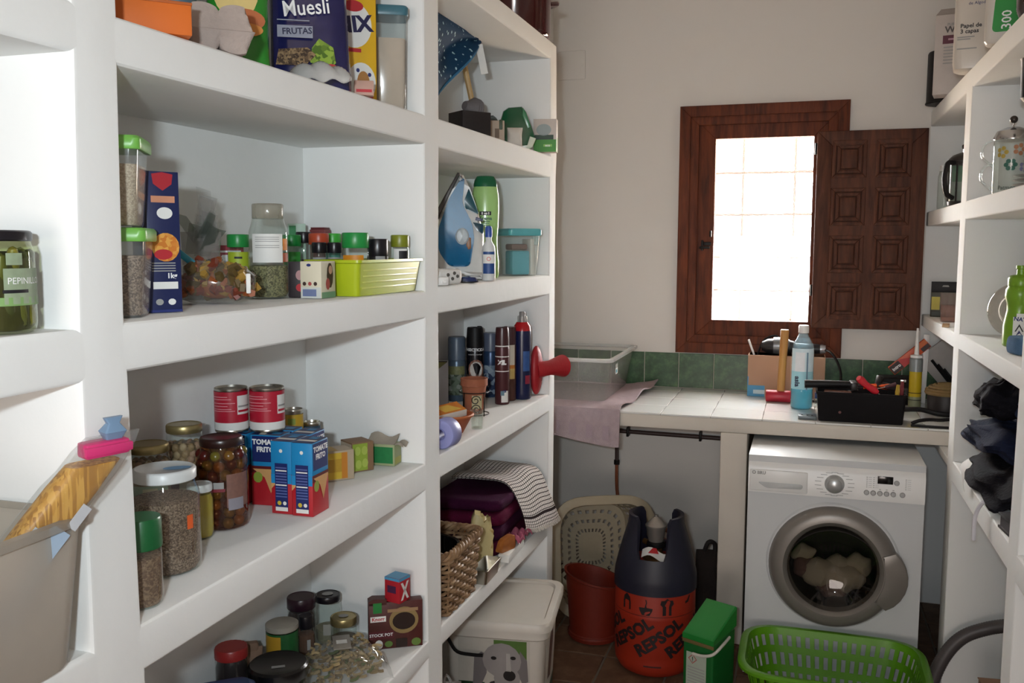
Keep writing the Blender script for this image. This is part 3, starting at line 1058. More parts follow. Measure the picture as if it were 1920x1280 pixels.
G().loft(bagshape(.11, .08, .20, 3)).obj('pouch', M('blue_grey_film', '#56707f', .3, scale=40, var=.3), t)
t = thing('crisps_bag', 'green and yellow snack bag standing behind the muesli bag', 'bag', (-1.010, 1.505, 1.909), face(-1.01, 1.505) + .05)
g = G().loft(bagshape(.115, .06, .26, 5, top=.15))
bg = g.obj('pouch', M('green_film', '#2f8a2c', .25, scale=30, var=.25), t)
g = G()
for x, z, rx, rz_, m in ((-.005, .15, .04, .05, 0), (.01, .10, .036, .02, 1), (-.018, .2, .03, .05, 0), (.012, .083, .03, .012, 2)):
    g.disc(x, z, -.0345 - m * .0004, rx, rz_, m)
g.obj('printed_fruit', [M('peach_yellow', '#dcc27a', .35, scale=60), M('peach_red', '#b5622f', .35, scale=60), M('peach_orange', '#d98d3a', .35)], t)
t = thing('muesli_bag', 'navy muesli bag with a clear window on the top shelf', 'bag', (-.965, 1.685, 1.909), face(-.965, 1.685))
g = G().loft(bagshape(.160, .07, .30, 8, top=.12))
g.obj('pouch', M('navy_film', '#1d1d4d', .18, scale=25, var=.35, coat=.4), t)
g = G()
g.poly([(-.066, .045), (-.01, .045), (.012, .066), (-.004, .08), (-.06, .075)], -.0425, 0)
g.poly([(.0, .052), (.03, .036), (.05, .052), (.045, .082), (.018, .098), (.004, .08)], -.0424, 1)
g.disc(.04, .042, -.043, .014, .008, 2)
g.rect(-.062, .006, .098, .121, -.0426, 3)
g.rect(-.062, .0, .130, .132, -.0426, 3)
g.obj('printed_front', [speckle('muesli_print', [(0.2, '#3f2f22'), (0.5, '#6b543c'), (0.8, '#947a58')], 260), speckle('grape_print', [(0.3, '#4d6a1e'), (0.7, '#8aa63c')], 120),
                        INKR, M('silver_band', '#8f93a4', .3)], t)
text('Muesli', .042, t, INKW, (-.006, -.0432, .155), rot=(PI / 2, -.12, 0), sx=.85, bold=.0004)
text('FRUTAS', .0165, t, M('navy_ink', '#1a1a40', .6), (-.024, -.0434, .110), rot=(PI / 2, -.06, 0), bold=.0004)
t = thing('flat_sachet', 'clear white sachet lying in front of the muesli bag', 'sachet', (-.905, 1.61, 1.909), .45)
G().grid(lambda u, v: ((u - .5) * .12, (v - .5) * .045, .012 + .026 * (math.sin(PI * u) * math.sin(PI * v)) ** .6 + .004 * math.sin(u * 19 + v * 7) + (v - .5) * .014), 22, 10, thick=.004).obj('film', clear('white_film', '#f0f2f2', .6, .12, 1.0, 1.6, bodycol='#eceded'), t)
t = thing('small_card_packet', 'small pale pink packet at the foot of the muesli bag', 'packet', (-.884, 1.760, 1.909), .5)
G().box(-.02, .02, -.012, .012, 0, .03, bev=.002).obj('carton', M('pale_pink_card', '#b99384', .6), t)
G().rect(-.016, .016, .006, .012, -.0125).obj('print', INKR, t)
t = thing('cereal_box', 'yellow cereal box with white roundel beside the muesli bag', 'box', (-.960, 1.862, 1.909), .74)
g = G().box(-.046, .046, -.022, .022, 0, .27, 0, bev=.001)
g.rectx(-.0215, .0215, .07, .265, .0465, 1)
for k in range(9):
    g.rectx(-.018, .018, .085 + k * .02, .096 + k * .02, .0467, 2)
    g.rectx(-.018, .018, .089 + k * .02, .0905 + k * .02, .0469, 3)
g.disc(-.004, .165, -.0224, .04, .048, 2, 28)
g.disc(-.004, .205, -.0226, .022, .012, 4)
g.rect(-.02, .012, .108, .116, -.0226, 4)
g.disc(.012, .045, -.0224, .032, .042, 2, 24)
g.disc(.016, .045, -.0227, .014, .024, 5)
for x, z in ((.004, .07), (.03, .062), (.036, .03), (.005, .012)):
    g.disc(x, z, -.0229, .004, .0045, 6, 10)
for x, z in ((.024, .032), (.014, .02), (.03, .015)):
    g.disc(x, z, -.0229, .008, .008, 4, 10)
g.obj('carton', [M('yellow_card', '#dcae1f', .5, var=.04), M('amber_card', '#d09a1a', .5), PAPER, GREY, INKR, M('cereal_brown', '#a8743a', .6), INKB], t)
text('NIX', .046, t, M('navy_letter', '#17174a', .5), (-.004, -.0231, .165), rot=(PI / 2, -.12, 0), bold=.002)
t = thing('flour_canister', 'tall clear canister with blue lid at the end of the top shelf', 'canister', (-.935, 1.994, 1.909), .5)
G().loft([[(x, y, z) for x, y in rrect(w, w, .014)] for w, z in ((.066, 0), (.07, .006), (.076, .215))], cap=(True, False)).obj('body', PLASTIC, t)
G().loft([[(x, y, z) for x, y in rrect(w, w, .013)] for w, z in ((.063, .004), (.068, .05), (.0705, .16))]).obj('contents', M('flour', '#cbb8a6', .95, scale=60, var=.06), t)
G().loft([[(x, y, z) for x, y in rrect(w, w, .014)] for w, z in ((.082, .21), (.084, .213), (.084, .228), (.078, .232))]).obj('lid', M('blue_lid', '#41707f', .35), t)

# ---- second shelf (z 1.503)
Z2 = 1.503
GL = M('lime_lid', '#6fae4a', .35)
for i, (zz, m, lab, xo) in enumerate(((Z2, BROWNGR, 'lower of two stacked food boxes, brownish grain under a green lid', 0.), (Z2 + .128, GRAIN, 'upper of two stacked food boxes, pale grain under a green lid', -.004))):
    t = thing('food_box', lab, 'food box', (-.948 + xo, 1.098, zz), .52, 'stacked food boxes')
    G().loft([[(x, y, z) for x, y in rrect(w, w * 1.1, .012)] for w, z in ((.066, 0), (.07, .005), (.084, .112))], cap=(True, False)).obj('body', PLASTIC, t)
    G().loft([[(x, y, z) for x, y in rrect(w, w * 1.1, .012)] for w, z in ((.064, .003), (.068, .01), (.0785, .088))]).obj('contents', m, t)
    G().loft([[(x, y, z) for x, y in rrect(w, w * 1.1, .012)] for w, z in ((.092, .108), (.094, .110), (.094, .123), (.088, .127))]).obj('lid', GL, t)
t = thing('pasta_box', 'tall dark blue pasta carton with fruit-red pictures', 'box', (-.970, 1.208, Z2), 1.0)
g = G().box(-.025, .025, -.036, .036, 0, .215, 0, bev=.001)
g.disc(.002, .10, -.0365, .021, .022, 1, 18).disc(-.002, .089, -.0367, .014, .008, 2).poly([(-.014, .196), (-.016, .211), (0, .214), (.016, .211), (.014, .196), (0, .186)], -.0365, 3)
g.disc(.002, .152, -.0365, .012, .009, 4)
g.rect(-.018, .018, .168, .178, -.0365, 5)
for z in (.063, .067, .071, .075):
    g.rect(-.02, .016, z, z + .0016, -.0365, 6)
g.rect(-.019, .019, .036, .047, -.0365, 4)
g.disc(-.01, .016, -.0365, .006, .005, 6, 10).disc(.009, .016, -.0365, .006, .005, 4, 10)
g.rect(-.0248, .0248, .0, .004, -.0364, 7)
g.obj('carton', [M('deep_blue_card', '#16214f', .45, var=.04), speckle('tomato_yellow', [(0.3, '#c9782e'), (0.6, '#dca04a')], 160), INKR, M('heart_red', '#a81f2c', .5), PAPER, M('salmon_print', '#c98a6a', .5), GREY, INKB], t)
g = G()
for x, z, m in ((-.0, .03, 0), (-.008, .045, 1), (.008, .045, 0), (-.012, .025, 1), (.012, .022, 2), (0, .012, 2)):
    g.quad([(-.0254, x - .012 + .011 * math.cos(k * PI / 6), z + .011 * math.sin(k * PI / 6)) for k in range(12)], m)
g.obj('side_picture', [M('tomato_orange', '#d2622a', .5), INKR, M('berry_red', '#6f1f2e', .5)], t)
text('1kg', .011, t, INKW, (.01, -.0369, .056), bold=.0004)

PEN = [M('pasta_orange', '#8e4a20', .5), M('pasta_yellow', '#a07c34', .5), M('pasta_red', '#74301c', .5), M('pasta_green', '#5c4a26', .5)]
t = thing('pasta_bag', 'clear bag of three-coloured pasta spirals lying beside the blue carton', 'pasta bag', (-1.0, 1.405, Z2), face(-1.0, 1.405) - .1)
g = G()
for i in range(105):
    x, y, z = rnd.uniform(-.052, .052), rnd.uniform(-.03, .032), rnd.uniform(.025, .064)
    if (z > .05 and abs(x) > .042):
        continue
    m = T(x, y, z, rnd.random() * 6, rnd.random() * 6, rnd.random() * 6)
    g.tube([(math.cos(a * 1.6) * .006, math.sin(a * 1.6) * .006, (a - 3) * .0058) for a in range(7)], .0072, 5, rnd.randrange(4), mat=m)
g.sphere((0, 0, .038), (.047, .027, .029), 0, 16, 10).sphere((.012, -.004, .040), (.034, .026, .028), 1, 14, 9)
o = g.obj('pasta_spirals', PEN, t)
o['kind'] = 'stuff'
g = G()
rings = []
for j in range(9):
    u = j / 8
    fat = math.sin(PI * min(1, .12 + u * .9)) ** .35 if u < 1 else .3
    rings.append([((u - .5) * .128 + .002 * math.sin(i * 2.1), .042 * fat * math.cos(2 * PI * i / 18) * (1 + .05 * math.sin(i * 3 + j)),
                   max(.001, .038 + .040 * fat * math.sin(2 * PI * i / 18) * (1 + .06 * math.sin(i * 2 + j * 2)))) for i in range(18)])
g.loft(rings).obj('wrapper', FILM, t)
g = G().box(.052, .060, -.047, -.04, .02, .055, 0, bev=.002)
g.obj('white_sticker', PAPER, t)
kb = thing('knotted_bag', 'crinkled clear bag top standing up behind the pasta', 'bag', (-1.12, 1.525, Z2), face(-1.1, 1.5))
kg = G()
for j in range(16):
    a, ln = rnd.uniform(-1.2, 1.2), rnd.uniform(.05, .095)
    x0, z0_ = rnd.uniform(-.02, .02), .10 + rnd.uniform(-.02, .02)
    y0_ = rnd.uniform(-.02, .02)
    ex_, ez_ = x0 + math.sin(a) * ln * .6, z0_ + math.cos(a) * ln
    kg.quad([(x0 - .012, y0_, z0_), (x0 + .012, y0_ + .01, z0_), (ex_ + rnd.uniform(0, .02), y0_ + rnd.uniform(-.02, .02), ez_), (ex_ - rnd.uniform(0, .02), y0_ + rnd.uniform(-.02, .02), ez_ + .008)], j % 3)
kg.loft(bagshape(.075, .05, .13, 21, top=.5), 0)
kg.obj('film', [clear('grey_film', '#f0f0f0', .35, .1, 1.0, 1.6, bodycol='#c4c0bc'), clear('dark_green_film', '#d4dcd6', .4, .1, 1., 1.6, bodycol='#4c5a54'), FILM], kb)
tag(G().box(-.026, .026, -.004, .004, -.005, .007, bev=.003, mat=T(0, 0, 0, 0, .7, 0)).obj('bag_clip', M('turquoise_clip', '#2a93ab', .35), None, (-1.035, 1.375, Z2 + .075), .7), 'turquoise clip on the pasta bag', 'clip')
t = thing('red_packet', 'red packet with white flash behind the pasta bag', 'packet', (-1.158, 1.658, Z2), face(-1.1, 1.6) + .1)
g = G().box(-.036, .036, -.008, .008, 0, .105, 0, bev=.003)
g.poly([(-.022, .06), (.02, .06), (.012, .085), (-.008, .085)], -.0085, 1).rect(-.03, .03, .09, .094, -.0085, 1)
g.obj('carton', [M('crimson_card', '#8f1a2a', .4), PAPER], t)
SPL = M('lime_label', '#a4b62a', .5, scale=90)
t = jar('spice_jar', 'green-capped spice jar with lime label left of the tall herb jar', 'jar', -1.10, 1.617, Z2, .0215, .127, LID['green'], .026, .9, .0215, HERB, .6, SPL, (.35, .72), group='spice jars')
G().wrap(.022, -.35, .35, .078, .082).obj('print', INK, t)
t = jar('herb_jar', 'tallest clear jar, half full of dried herbs, clear stopper', 'jar', -1.023, 1.608, Z2, .0385, .187, clear('frosted_lid', '#ecebe4', .35, .15, .8, bodycol='#cfc8ba'), .03, .8, .031, HERB, .40, PAPER, (.38, .68), (-.9, .75), sh=.78)
g = G().wrap(.0388, .76, 1.15, .095, .118, 0).wrap(.0388, .76, 1.2, .072, .09, 1)
g.obj('print', [M('orange_label', '#c97c30', .5), M('red_brown_label', '#9c4a2a', .5)], t)
g = G()
for z in (.12, .116, .112, .104, .1):
    g.wrap(.0388, -.7, .55, z, z + .0012)
g.obj('small_print', GREY, t)


def spice(lab, x, y, r, h, lid, fill, lm=None, lh=.026, lz=(.35, .7), la=(-1, 1), z=Z2, nm='spice_jar'):
    return jar(nm, lab, 'jar', x, y, z + (.0042 if 'basket' in lab and 'behind the lime' not in lab else 0), r, h, lid, lh, .92, r * 1.0, fill, .62, lm, lz, la, group='spice jars', seg=20, sh=.86)


PEPP = speckle('peppercorn', [(0.3, '#1d1714'), (0.7, '#4a3b30')], 380)
PAPR = M('paprika', '#a3451c', .8, scale=150)
TURM = M('turmeric', '#c77d18', .8, scale=150)
t = thing('seed_packet', 'white and green packet standing behind the spice jars', 'packet', (-1.165, 1.955, Z2), face(-1.16, 1.97))
g = G().box(-.021, .021, -.006, .006, 0, .158, 0, bev=.002).rect(-.018, -.002, .13, .153, -.0064, 1).rect(-.012, .016, .112, .12, -.0064, 1)
g.obj('carton', [M('pale_green_paper', '#b9cfc0', .6), M('leaf_green', '#3f8f5a', .6)], t)
spice('spice jar with green lid and orange band, just right of the tall herb jar', -1.13, 1.873, .0215, .13, LID['green'], TURM, M('green_orange_label', '#3a9a3f', .5))
spice('spice jar with orange-red lid behind two small black-lidded jars', -1.078, 1.905, .0235, .134, LID['orange'], PAPR)
spice('small black-lidded spice jar, left of a pair behind the cream box', -1.052, 1.86, .0165, .113, LID['black'], PAPR, GREY, .024)
spice('small black-lidded spice jar, right of a pair behind the cream box', -1.027, 1.885, .0165, .113, LID['black'], HERB, GREY, .024)
spice('bright green-lidded spice jar behind the lime basket', -1.085, 1.985, .0195, .135, LID['bright'], HERB, M('teal_label', '#2f8a7a', .5), .03)
t = thing('red_tin', 'dark red tin just showing above the green lids', 'tin', (-1.13, 2.005, Z2))
G().box(-.022, .022, -.016, .016, 0, .146, bev=.004).obj('body', M('dull_red', '#7e3a3c', .5), t)
G().box(-.019, .019, -.013, .013, .146, .150, bev=.001).obj('lid', M('dull_red_lid', '#6e2c30', .4), t)
spice('black-lidded jar peeping out left of the bright green lid', -1.135, 1.935, .018, .138, LID['black'], PEPP)
t = spice('wide spice jar with dark green lid and orange label in the lime basket', -.953, 1.846, .030, .130, LID['green'], TURM, M('orange_paper', '#d88a1e', .5), .034, (.3, .62), (-1.1, .6))
G().wrap(.0313, .15, .9, .045, .07).obj('print', M('pale_yellow_print', '#c9c46a', .5), t)
t = spice('black pepper tub in the lime basket, left one', -.928, 1.906, .0235, .117, LID['black'], PEPP, M('black_label', '#1a1719', .4), .04, (.1, .66), (-1.5, 1.5))
G().wrap(.0245, -.2, .7, .062, .078).obj('print', GREY, t)
spice('black pepper tub in the lime basket, hidden behind the other', -.954, 1.962, .0215, .117, LID['black'], PEPP, M('black_label', '#1a1719', .4), .04, (.1, .66), (-1.5, 1.5))
t = spice('slim spice jar with olive lid at the right end of the basket', -.909, 1.985, .0215, .127, LID['olive'], speckle('mixed_pepper', [(0.3, '#54452e'), (0.7, '#8a7d58')], 380), PAPER, .028, (.25, .74), (-.7, .8))
G().wrap(.0238, -.1, .75, .066, .09).obj('print', INK, t)
text('Pimienta', .007, t, INKW, r=.0243, a=.32, loc=(0, 0, .078))
t = thing('tea_box', 'cream tea carton with family picture beside the lime basket', 'box', (-.938, 1.652, Z2), .04)
g = G().box(-.023, .023, -.031, .031, 0, .0735, 0, bev=.001)
g.rect(-.022, .022, 0.0, .022, -.0314, 1).rect(-.018, .012, .004, .018, -.0316, 2)
g.rectx(-.0305, .0305, 0, .012, .0234, 3)
g.quad([(.0236, .006 + .014 * math.cos(k * .63), .045 + .026 * math.sin(k * .63)) for k in range(10)], 4)
g.quad([(.0238, .008 + .008 * math.cos(k * .63), .056 + .009 * math.sin(k * .63)) for k in range(10)], 5)
g.quad([(.0238, -.004 + .009 * math.cos(k * .63), .028 + .012 * math.sin(k * .63)) for k in range(10)], 6)
for k in range(3):
    g.disc(-.014 + k * .012, .029, -.0316, .004, .004, 4 if k != 1 else 6, 10)
g.disc(-.004, .066, -.0316, .005, .003, 7, 10)
g.obj('carton', [M('cream_card', '#d6cfb8', .6, var=.03), M('pale_strip', '#c9cdc9', .6), M('barcode_blue', '#6d7aa0', .6), M('soft_green', '#6f9a76', .6), M('hair_brown', '#3d2a24', .6), M('skin_print', '#c79a80', .6), M('red_print', '#a84a4a', .6), INKB], t)
t = thing('dark_packet', 'dark red-black carton behind the cream tea box', 'packet', (-.985, 1.66, Z2), .3)
g = G().box(-.018, .018, -.02, .02, 0, .072, 0, bev=.001).disc(.005, .045, -.0205, .008, .01, 1).disc(.006, .02, -.0205, .009, .008, 2)
g.obj('carton', [M('near_black_card', '#2b2226', .5), M('pink_print', '#b58a8a', .6), INKR], t)
t = thing('lime_basket', 'lime green slotted plastic basket full of spice jars', 'basket', (-.938, 1.873, Z2))
LIME = M('lime_plastic', '#a9b91e', .35, var=.04)
ri = lambda w, d, z: [(x, y, z) for x, y in rrect(w, d, .012)]
g = G().loft([ri(.105, .30, .0), ri(.122, .325, .068), ri(.134, .337, .07), ri(.134, .337, .076), ri(.120, .323, .075), ri(.103, .298, .003)], cap=(True, True))
g.obj('body', LIME, t)
for k in range(4):
    G().box(-.001, .0025, -.138, .142, -.002, .002, bev=.001, mat=T(.0535 + .0012 * k, 0, .016 + k * .0125)).obj('rib', M('pale_lime', '#c6cf58', .35), t)

# ---- third shelf (z 1.078)
Z3 = 1.078
BEAN = [M('bean_pale', '#b59b78', .5), M('bean_tan', '#9a7d58', .5), M('bean_pink', '#a8836a', .5)]
for i, (x, y, r, m, lab) in enumerate(((-1.128, 1.363, .036, 1, 'jar of pinkish beans with gold lid, left of two behind the white-lidded jar'), (-1.126, 1.462, .034, 0, 'jar of white beans with gold lid, right of two behind the white-lidded jar'),
                                       (-1.155, 1.290, .032, 2, 'jar of brown beans half hidden by the shelf upright'))):
    h = (.172, .19, .165)[i]
    t = jar('bean_jar', lab, 'jar', x, y, Z3, r, h, GOLD, .016, .94, r * .98, M('bean_liquor', '#7d6444', .5, scale=80, var=.3), .86, None, group='jars of beans', sh=.85, core=.85)
    balls(t, 'beans', [BEAN[(m + k) % 3] for k in range(3)], r * .985, h * .84, .0072, 400, squash=1.2, joined=3)
    if i < 2:
        G().wrap(r, -1, 1, .03, .10, 0).wrap(r * 1.005, -.35, .35, .035, .095, 1).obj('paper_label', [M('maroon_label', '#6d2630', .5) if i else M('green_white_label', '#9fb59c', .5), M('cream_label', '#cfc9a6', .5)], t)
OLV = [M('olive_green', '#665c1c', .3, scale=90, var=.25), M('olive_amber', '#775420', .3, scale=90, var=.25), M('olive_red', '#4a120e', .3, scale=90, var=.2)]
t = jar('olive_jar', 'large jar of olives and red peppers under a dark lid, front of shelf', 'jar', -1.040, 1.457, Z3, .0475, .172, LID['wine'], .016, .80, .0395, M('olive_brine', '#3d160b', .35, scale=50, var=.4), .80,
        glass=clear('amber_glass', '#e2bd98', .03, .03), sh=.80, core=.72)
balls(t, 'olive', OLV, .0475, .150, .0105, 110, squash=1.05)
g = G().wrap(.0478, .15, 1.15, .045, .108, 0).wrap(.0481, .2, .85, .040, .062, 1).wrap(.0478, -1.1, .1, .076, .082, 2).wrap(.048, -.35, .05, .082, .094, 3)
g.obj('paper_label', [M('faded_red_label', '#7d5a50', .5, scale=120, var=.3), M('barcode_grey', '#8d8a94', .5), M('wine_band', '#7a1f2c', .5), GREY], t)
text('A', .013, t, INKW, r=.0484, a=-.55, loc=(0, 0, .092), bold=.0004)
t = jar('seed_jar', 'large clear jar of brown seeds with a white screw lid', 'jar', -.985, 1.225, Z3, .0545, .170, LID['white'], .019, .85, .050, BROWNGR, .78, None, sh=.80)
G().disc(.02, 0, 0, .022, .012, 0, 16, mat=T(0, -.012, .1703, -PI / 2, 0, 0)).obj('lid_print', M('sky_print', '#6f9ac0', .5), t)
G().wrap(.0545, .62, .84, .075, .098).obj('price_sticker', M('fluo_orange', '#e2622a', .5), t)
jar('small_grain_jar', 'slim jar with dark green lid at the front left corner', 'jar', -.920, 1.086, Z3, .030, .133, LID['dkgreen'], .045, .95, .031, speckle('lentil', [(0.3, '#6a5040'), (0.7, '#8f755e')], 420), .80, rib=True, sh=.86)
t = jar('yellow_jar', 'yellow jar half hidden behind the white-lidded seed jar', 'jar', -1.036, 1.383, Z3, .0235, .100, LID['white'], .014, .9, None, M('mustard', '#b09a2c', .5), .9)

BRICK = [M('tomato_red', '#b0202a', .4, var=.04), M('cyan_card', '#1f86bf', .4, var=.04), M('navy_card', '#1c2a63', .4), PAPER, M('brown_tomato', '#5d1a1c', .4), M('sand_print', '#c99a62', .5), M('lime_print', '#8a9a3a', .5), M('yellow_print', '#cdb43a', .5)]


def brick(x, y, rz, lab, z=Z3):
    t = thing('sauce_carton', lab, 'carton', (x, y, z), rz, 'cartons of fried tomato')
    w, d, h = .0225, .033, .146
    g = G().box(-w, w, -d, d, 0, h * .55, 0, bev=.0006).box(-w, w, -d, d, h * .55, h, 1, bev=.0006)
    e = .0004
    # narrow face (-y): blue top, navy text block
    g.rect(-w, w, h * .42, h * .55, -d - e, 1).poly([(-w, h * .42), (-w, h * .34), (-w * .5, h * .42)], -d - e * 1.2, 5)
    g.rect(-w * .62, w * .62, .006, h * .70, -d - 2 * e, 2)
    for k in range(11):
        g.rect(-w * .54, w * .54, .034 + k * .0058, .0365 + k * .0058, -d - 3 * e, 3 if k in (4, 9) else 8)
    g.rect(-w * .6, w * .6, .006, .014, -d - 3 * e, 3)
    g.disc(-w * .22, .022, -d - 3 * e, .0045, .0045, 7, 10).disc(w * .3, .022, -d - 3 * e, .004, .004, 3, 10)
    g.disc(0, h * .87, -d - 2 * e, .0038, .0038, 3, 10)
    # wide faces (+x, -x)
    for s in (1, -1):
        X = s * (w + e)
        g.quad([(X, -d * .9, h * .62), (X, d * .9, h * .62), (X, d * .9, h * .985), (X, -d * .9, h * .985)], 2)
        g.quad([(X, -d, h * .46), (X, d, h * .50), (X, d, h * .56), (X, -d, h * .56)], 4)
        g.quad([(X * 1.02, -d * .1, h * .40), (X * 1.02, -d * .9, h * .52), (X * 1.02, d * .95, h * .52), (X * 1.02, d * .3, h * .18)], 5)
        g.quad([(X * 1.03, -d * .55 + .0105 * math.cos(k * .63), h * .40 + .0115 * math.sin(k * .63)) for k in range(10)], 6)
    g.quad([(-w, -d, h + e), (w, -d, h + e), (w, d, h + e), (-w, d, h + e)], 2)
    g.quad([(-w * .9, -d * .5, h + 2 * e), (w * .9, -d * .5, h + 2 * e), (w * .9, -d * .1, h + 2 * e), (-w * .9, -d * .1, h + 2 * e)], 3)
    g.quad([(-w * .3, d * .2, h + 2 * e), (w * .5, d * .2, h + 2 * e), (w * .5, d * .8, h + 2 * e), (-w * .3, d * .8, h + 2 * e)], 1)
    g.obj('carton', BRICK + [M('faint_text', '#55629a', .5)], t)
    for s in (1, -1):
        for q, ss in enumerate(('TOMATE', 'FRITO')):
            text(ss, .0145, t, INKW, (s * (w + .0012), 0, h * (.90 - .105 * q)), rot=(PI / 2, 0, s * PI / 2), bold=.0007)
    return t


# front pair side by side, one turned broadside, five standing behind under the cans
brick(-.974, 1.588, .03, 'tomato sauce carton, left of the front pair showing narrow sides')
brick(-.9265, 1.586, .03, 'tomato sauce carton, right of the front pair, end of the row')
brick(-1.037, 1.620, -PI / 2 + .10, 'tomato sauce carton turned broadside, TOMATE FRITO facing out')
for x, y, w_ in ((-.975, 1.660, 'behind the front pair'), (-1.041, 1.676, 'behind the broadside one'), (-1.112, 1.612, 'at the far left of the group, behind the olive jar'), (-1.114, 1.668, 'rearmost left, under the red cans')):
    brick(x, y, .03 if x > -1 else -PI / 2 + .1, 'tomato sauce carton standing ' + w_)


def can(name, lab, x, y, z, r, h, bands, group=None, parts=None):
    t = thing(name, lab, 'can', (x, y, z), face(x, y), group)
    G().lathe([(r * .96, 0), (r, .002), (r, .005), (r * .985, .006), (r * .985, h - .006), (r, h - .005), (r, h - .001), (r * .97, h), (r * .93, h - .0045), (.0001, h - .004)], 32).obj('tin', TIN, t)
    g = G()
    mats = []
    for k, (a0, a1, z0_, z1_, m) in enumerate(bands):
        g.wrap(r * (1.0 + .004 * k), a0, a1, z0_ * h, z1_ * h, k, 40 if a1 - a0 > 4 else 10)
        mats.append(m)
    g.obj('paper_label', mats, t)
    return t


REDL = M('can_red', '#b01c33', .35, var=.05)
for i, (x, y, rz) in enumerate(((-1.122, 1.610, 0), (-1.056, 1.640, 0))):
    t = can('food_can', ('left', 'right')[i] + ' of two red and white cans standing on the tomato cartons', x, y, 1.2255, .0335 + .0015 * i, .092,
            [(-PI, PI, .24, .93, REDL), (-PI, PI, .07, .24, PAPER), (.35 + .25 * i, 1.35, .42, .84, PAPER), (.4 + .25 * i, 1.3, .47, .52, REDL), (.4 + .25 * i, 1.3, .58, .62, GREY)], 'red cans')
    g = G()
    for k, z in enumerate((.075, .07, .062, .056, .05, .046)):
        g.wrap(.036 + .0015 * i, -1.2, -.2 + .2 * (k % 3), z, z + .0016)
    g.obj('small_print', M('pink_print2', '#d78a92', .5), t)
t = can('food_can', 'yellow can behind the cartons', -1.145, 1.888, Z3, .0225, .146, [(-PI, PI, .06, .92, M('can_yellow', '#c09a2a', .4)), (-.6, .2, .76, .86, M('leaf_print', '#8a9a3c', .5)), (-.7, .7, .55, .60, M('brown_print', '#7d6a2a', .5)), (-.6, .5, .45, .5, M('brown_print', '#7d6a2a', .5))])
t = can('food_can', 'small dark blue can beside the yellow can', -1.118, 1.925, Z3, .0205, .110, [(-PI, PI, .06, .92, M('can_navy', '#27465a', .4))])
t = thing('tea_carton', 'yellow tea carton lying behind the tomato cartons', 'box', (-1.012, 1.842, Z3), -.72)
g = G().box(-.028, .028, -.036, .036, 0, .068, 0, bev=.001)
g.rectx(-.034, .020, .004, .064, .0285, 1).rectx(-.026, .006, .02, .05, .0287, 2).rectx(.006, .020, .004, .064, .0288, 3)
g.quad([(-.024, -.03, .0684), (.024, -.03, .0684), (.024, .0, .0684), (-.024, .0, .0684)], 2)
g.obj('carton', [M('beige_card', '#b9a88f', .6), M('tea_yellow', '#cfae35', .5), M('tea_gold', '#b8922a', .5), M('tea_orange', '#c9822a', .5)], t)
t = thing('tea_carton', 'lime green tea carton with brown edge lying right of the yellow one', 'box', (-1.003, 1.935, Z3), -.62)
g = G().box(-.03, .03, -.028, .028, 0, .07, 0, bev=.001)
g.rectx(-.027, .012, .003, .067, .0305, 1)
for yy, zz in ((-.014, .05), (.004, .05), (-.012, .018), (.005, .02)):
    g.quad([(.0308, yy + .008 * math.cos(k * .7), zz + .011 * math.sin(k * .7)) for k in range(9)], 2)
g.rect(-.028, .028, .003, .067, -.0285, 3)
g.obj('carton', [M('brown_card', '#86694e', .7), M('tea_lime', '#8fa83a', .5), M('tea_leaf', '#a9bc55', .5), M('pale_card', '#bfb09a', .6)], t)
t = thing('tea_carton', 'opened dark green tea carton with torn flap at the right', 'box', (-.970, 2.005, Z3), .05)
g = G().box(-.04, .04, -.022, .022, 0, .052, 0, bev=.001).rect(-.036, .036, .006, .046, -.0225, 1).rectx(-.02, .02, .004, .02, .0405, 2)
g.obj('carton', [M('tea_pale', '#9aa47a', .6), M('tea_green', '#1f7a42', .5, scale=80, var=.2), M('tea_lemon', '#a9a85a', .6)], t)
G().grid(lambda u, v: (-.038 + u * .075, -.02 + v * .04, .053 + .016 * v * v + .006 * math.sin(u * 7) * v), 8, 5, thick=.0008).obj('flap', M('torn_card', '#a39a8c', .8), t)
G().grid(lambda u, v: (.038 + u * .022, -.02 + v * .04, .05 + .018 * u - .02 * u * u + .004 * math.sin(v * 8)), 6, 6, thick=.0008).obj('flap', M('torn_card', '#a39a8c', .8), t)

# ---- fourth shelf (z .622)
Z4 = .622
t = jar('jam_jar', 'dark jar with purple-black lid, back left on the lowest shelf', 'jar', -1.145, 1.905, Z4, .034, .137, LID['purple'], .028, .97, .0345, M('jam_dark', '#2a1512', .4), .9, M('jam_orange', '#9c4a22', .5), (.2, .62), (-1.3, -.1))
t = jar('honey_jar', 'clear jar with black lid and white sticker on top', 'jar', -1.110, 1.972, Z4, .031, .122, LID['black'], .016, .93, .0315, M('pale_crumbs', '#8f8770', .7, scale=200, var=.4), .35, M('white_label2', '#a9a69c', .6), (.22, .45), (-.4, .4))
G().disc(0, 0, 0, .014, .012, 0, 16, mat=T(0, 0, .1224, -PI / 2, 0, 0)).obj('sticker', GREY, t)
t = can('drink_tin', 'tall tin with yellow and green label and grey plastic lid', -1.125, 1.785, Z4, .036, .116, [(-PI, PI, .05, .9, M('tin_green', '#1f5a2c', .4, scale=60, var=.3)), (-1.4, -.1, .05, .86, M('tin_yellow', '#b98f2c', .4)), (-1.2, -.1, .05, .2, GREY)])
G().lathe([(.0375, .108), (.0375, .119), (.034, .121), (.0001, .121)], 28).obj('lid', LID['grey'], t)
t = jar('spice_bottle', 'narrow brown spice bottle with dark cap beside the green tin', 'jar', -1.098, 1.845, Z4, .0205, .118, LID['black'], .03, .8, .017, M('brown_powder', '#5d3c2a', .8), .8, GREY, (.1, .6), (-1.3, -.9))
G().wrap(.0208, .1, .5, .04, .065).obj('print', GREY, t)
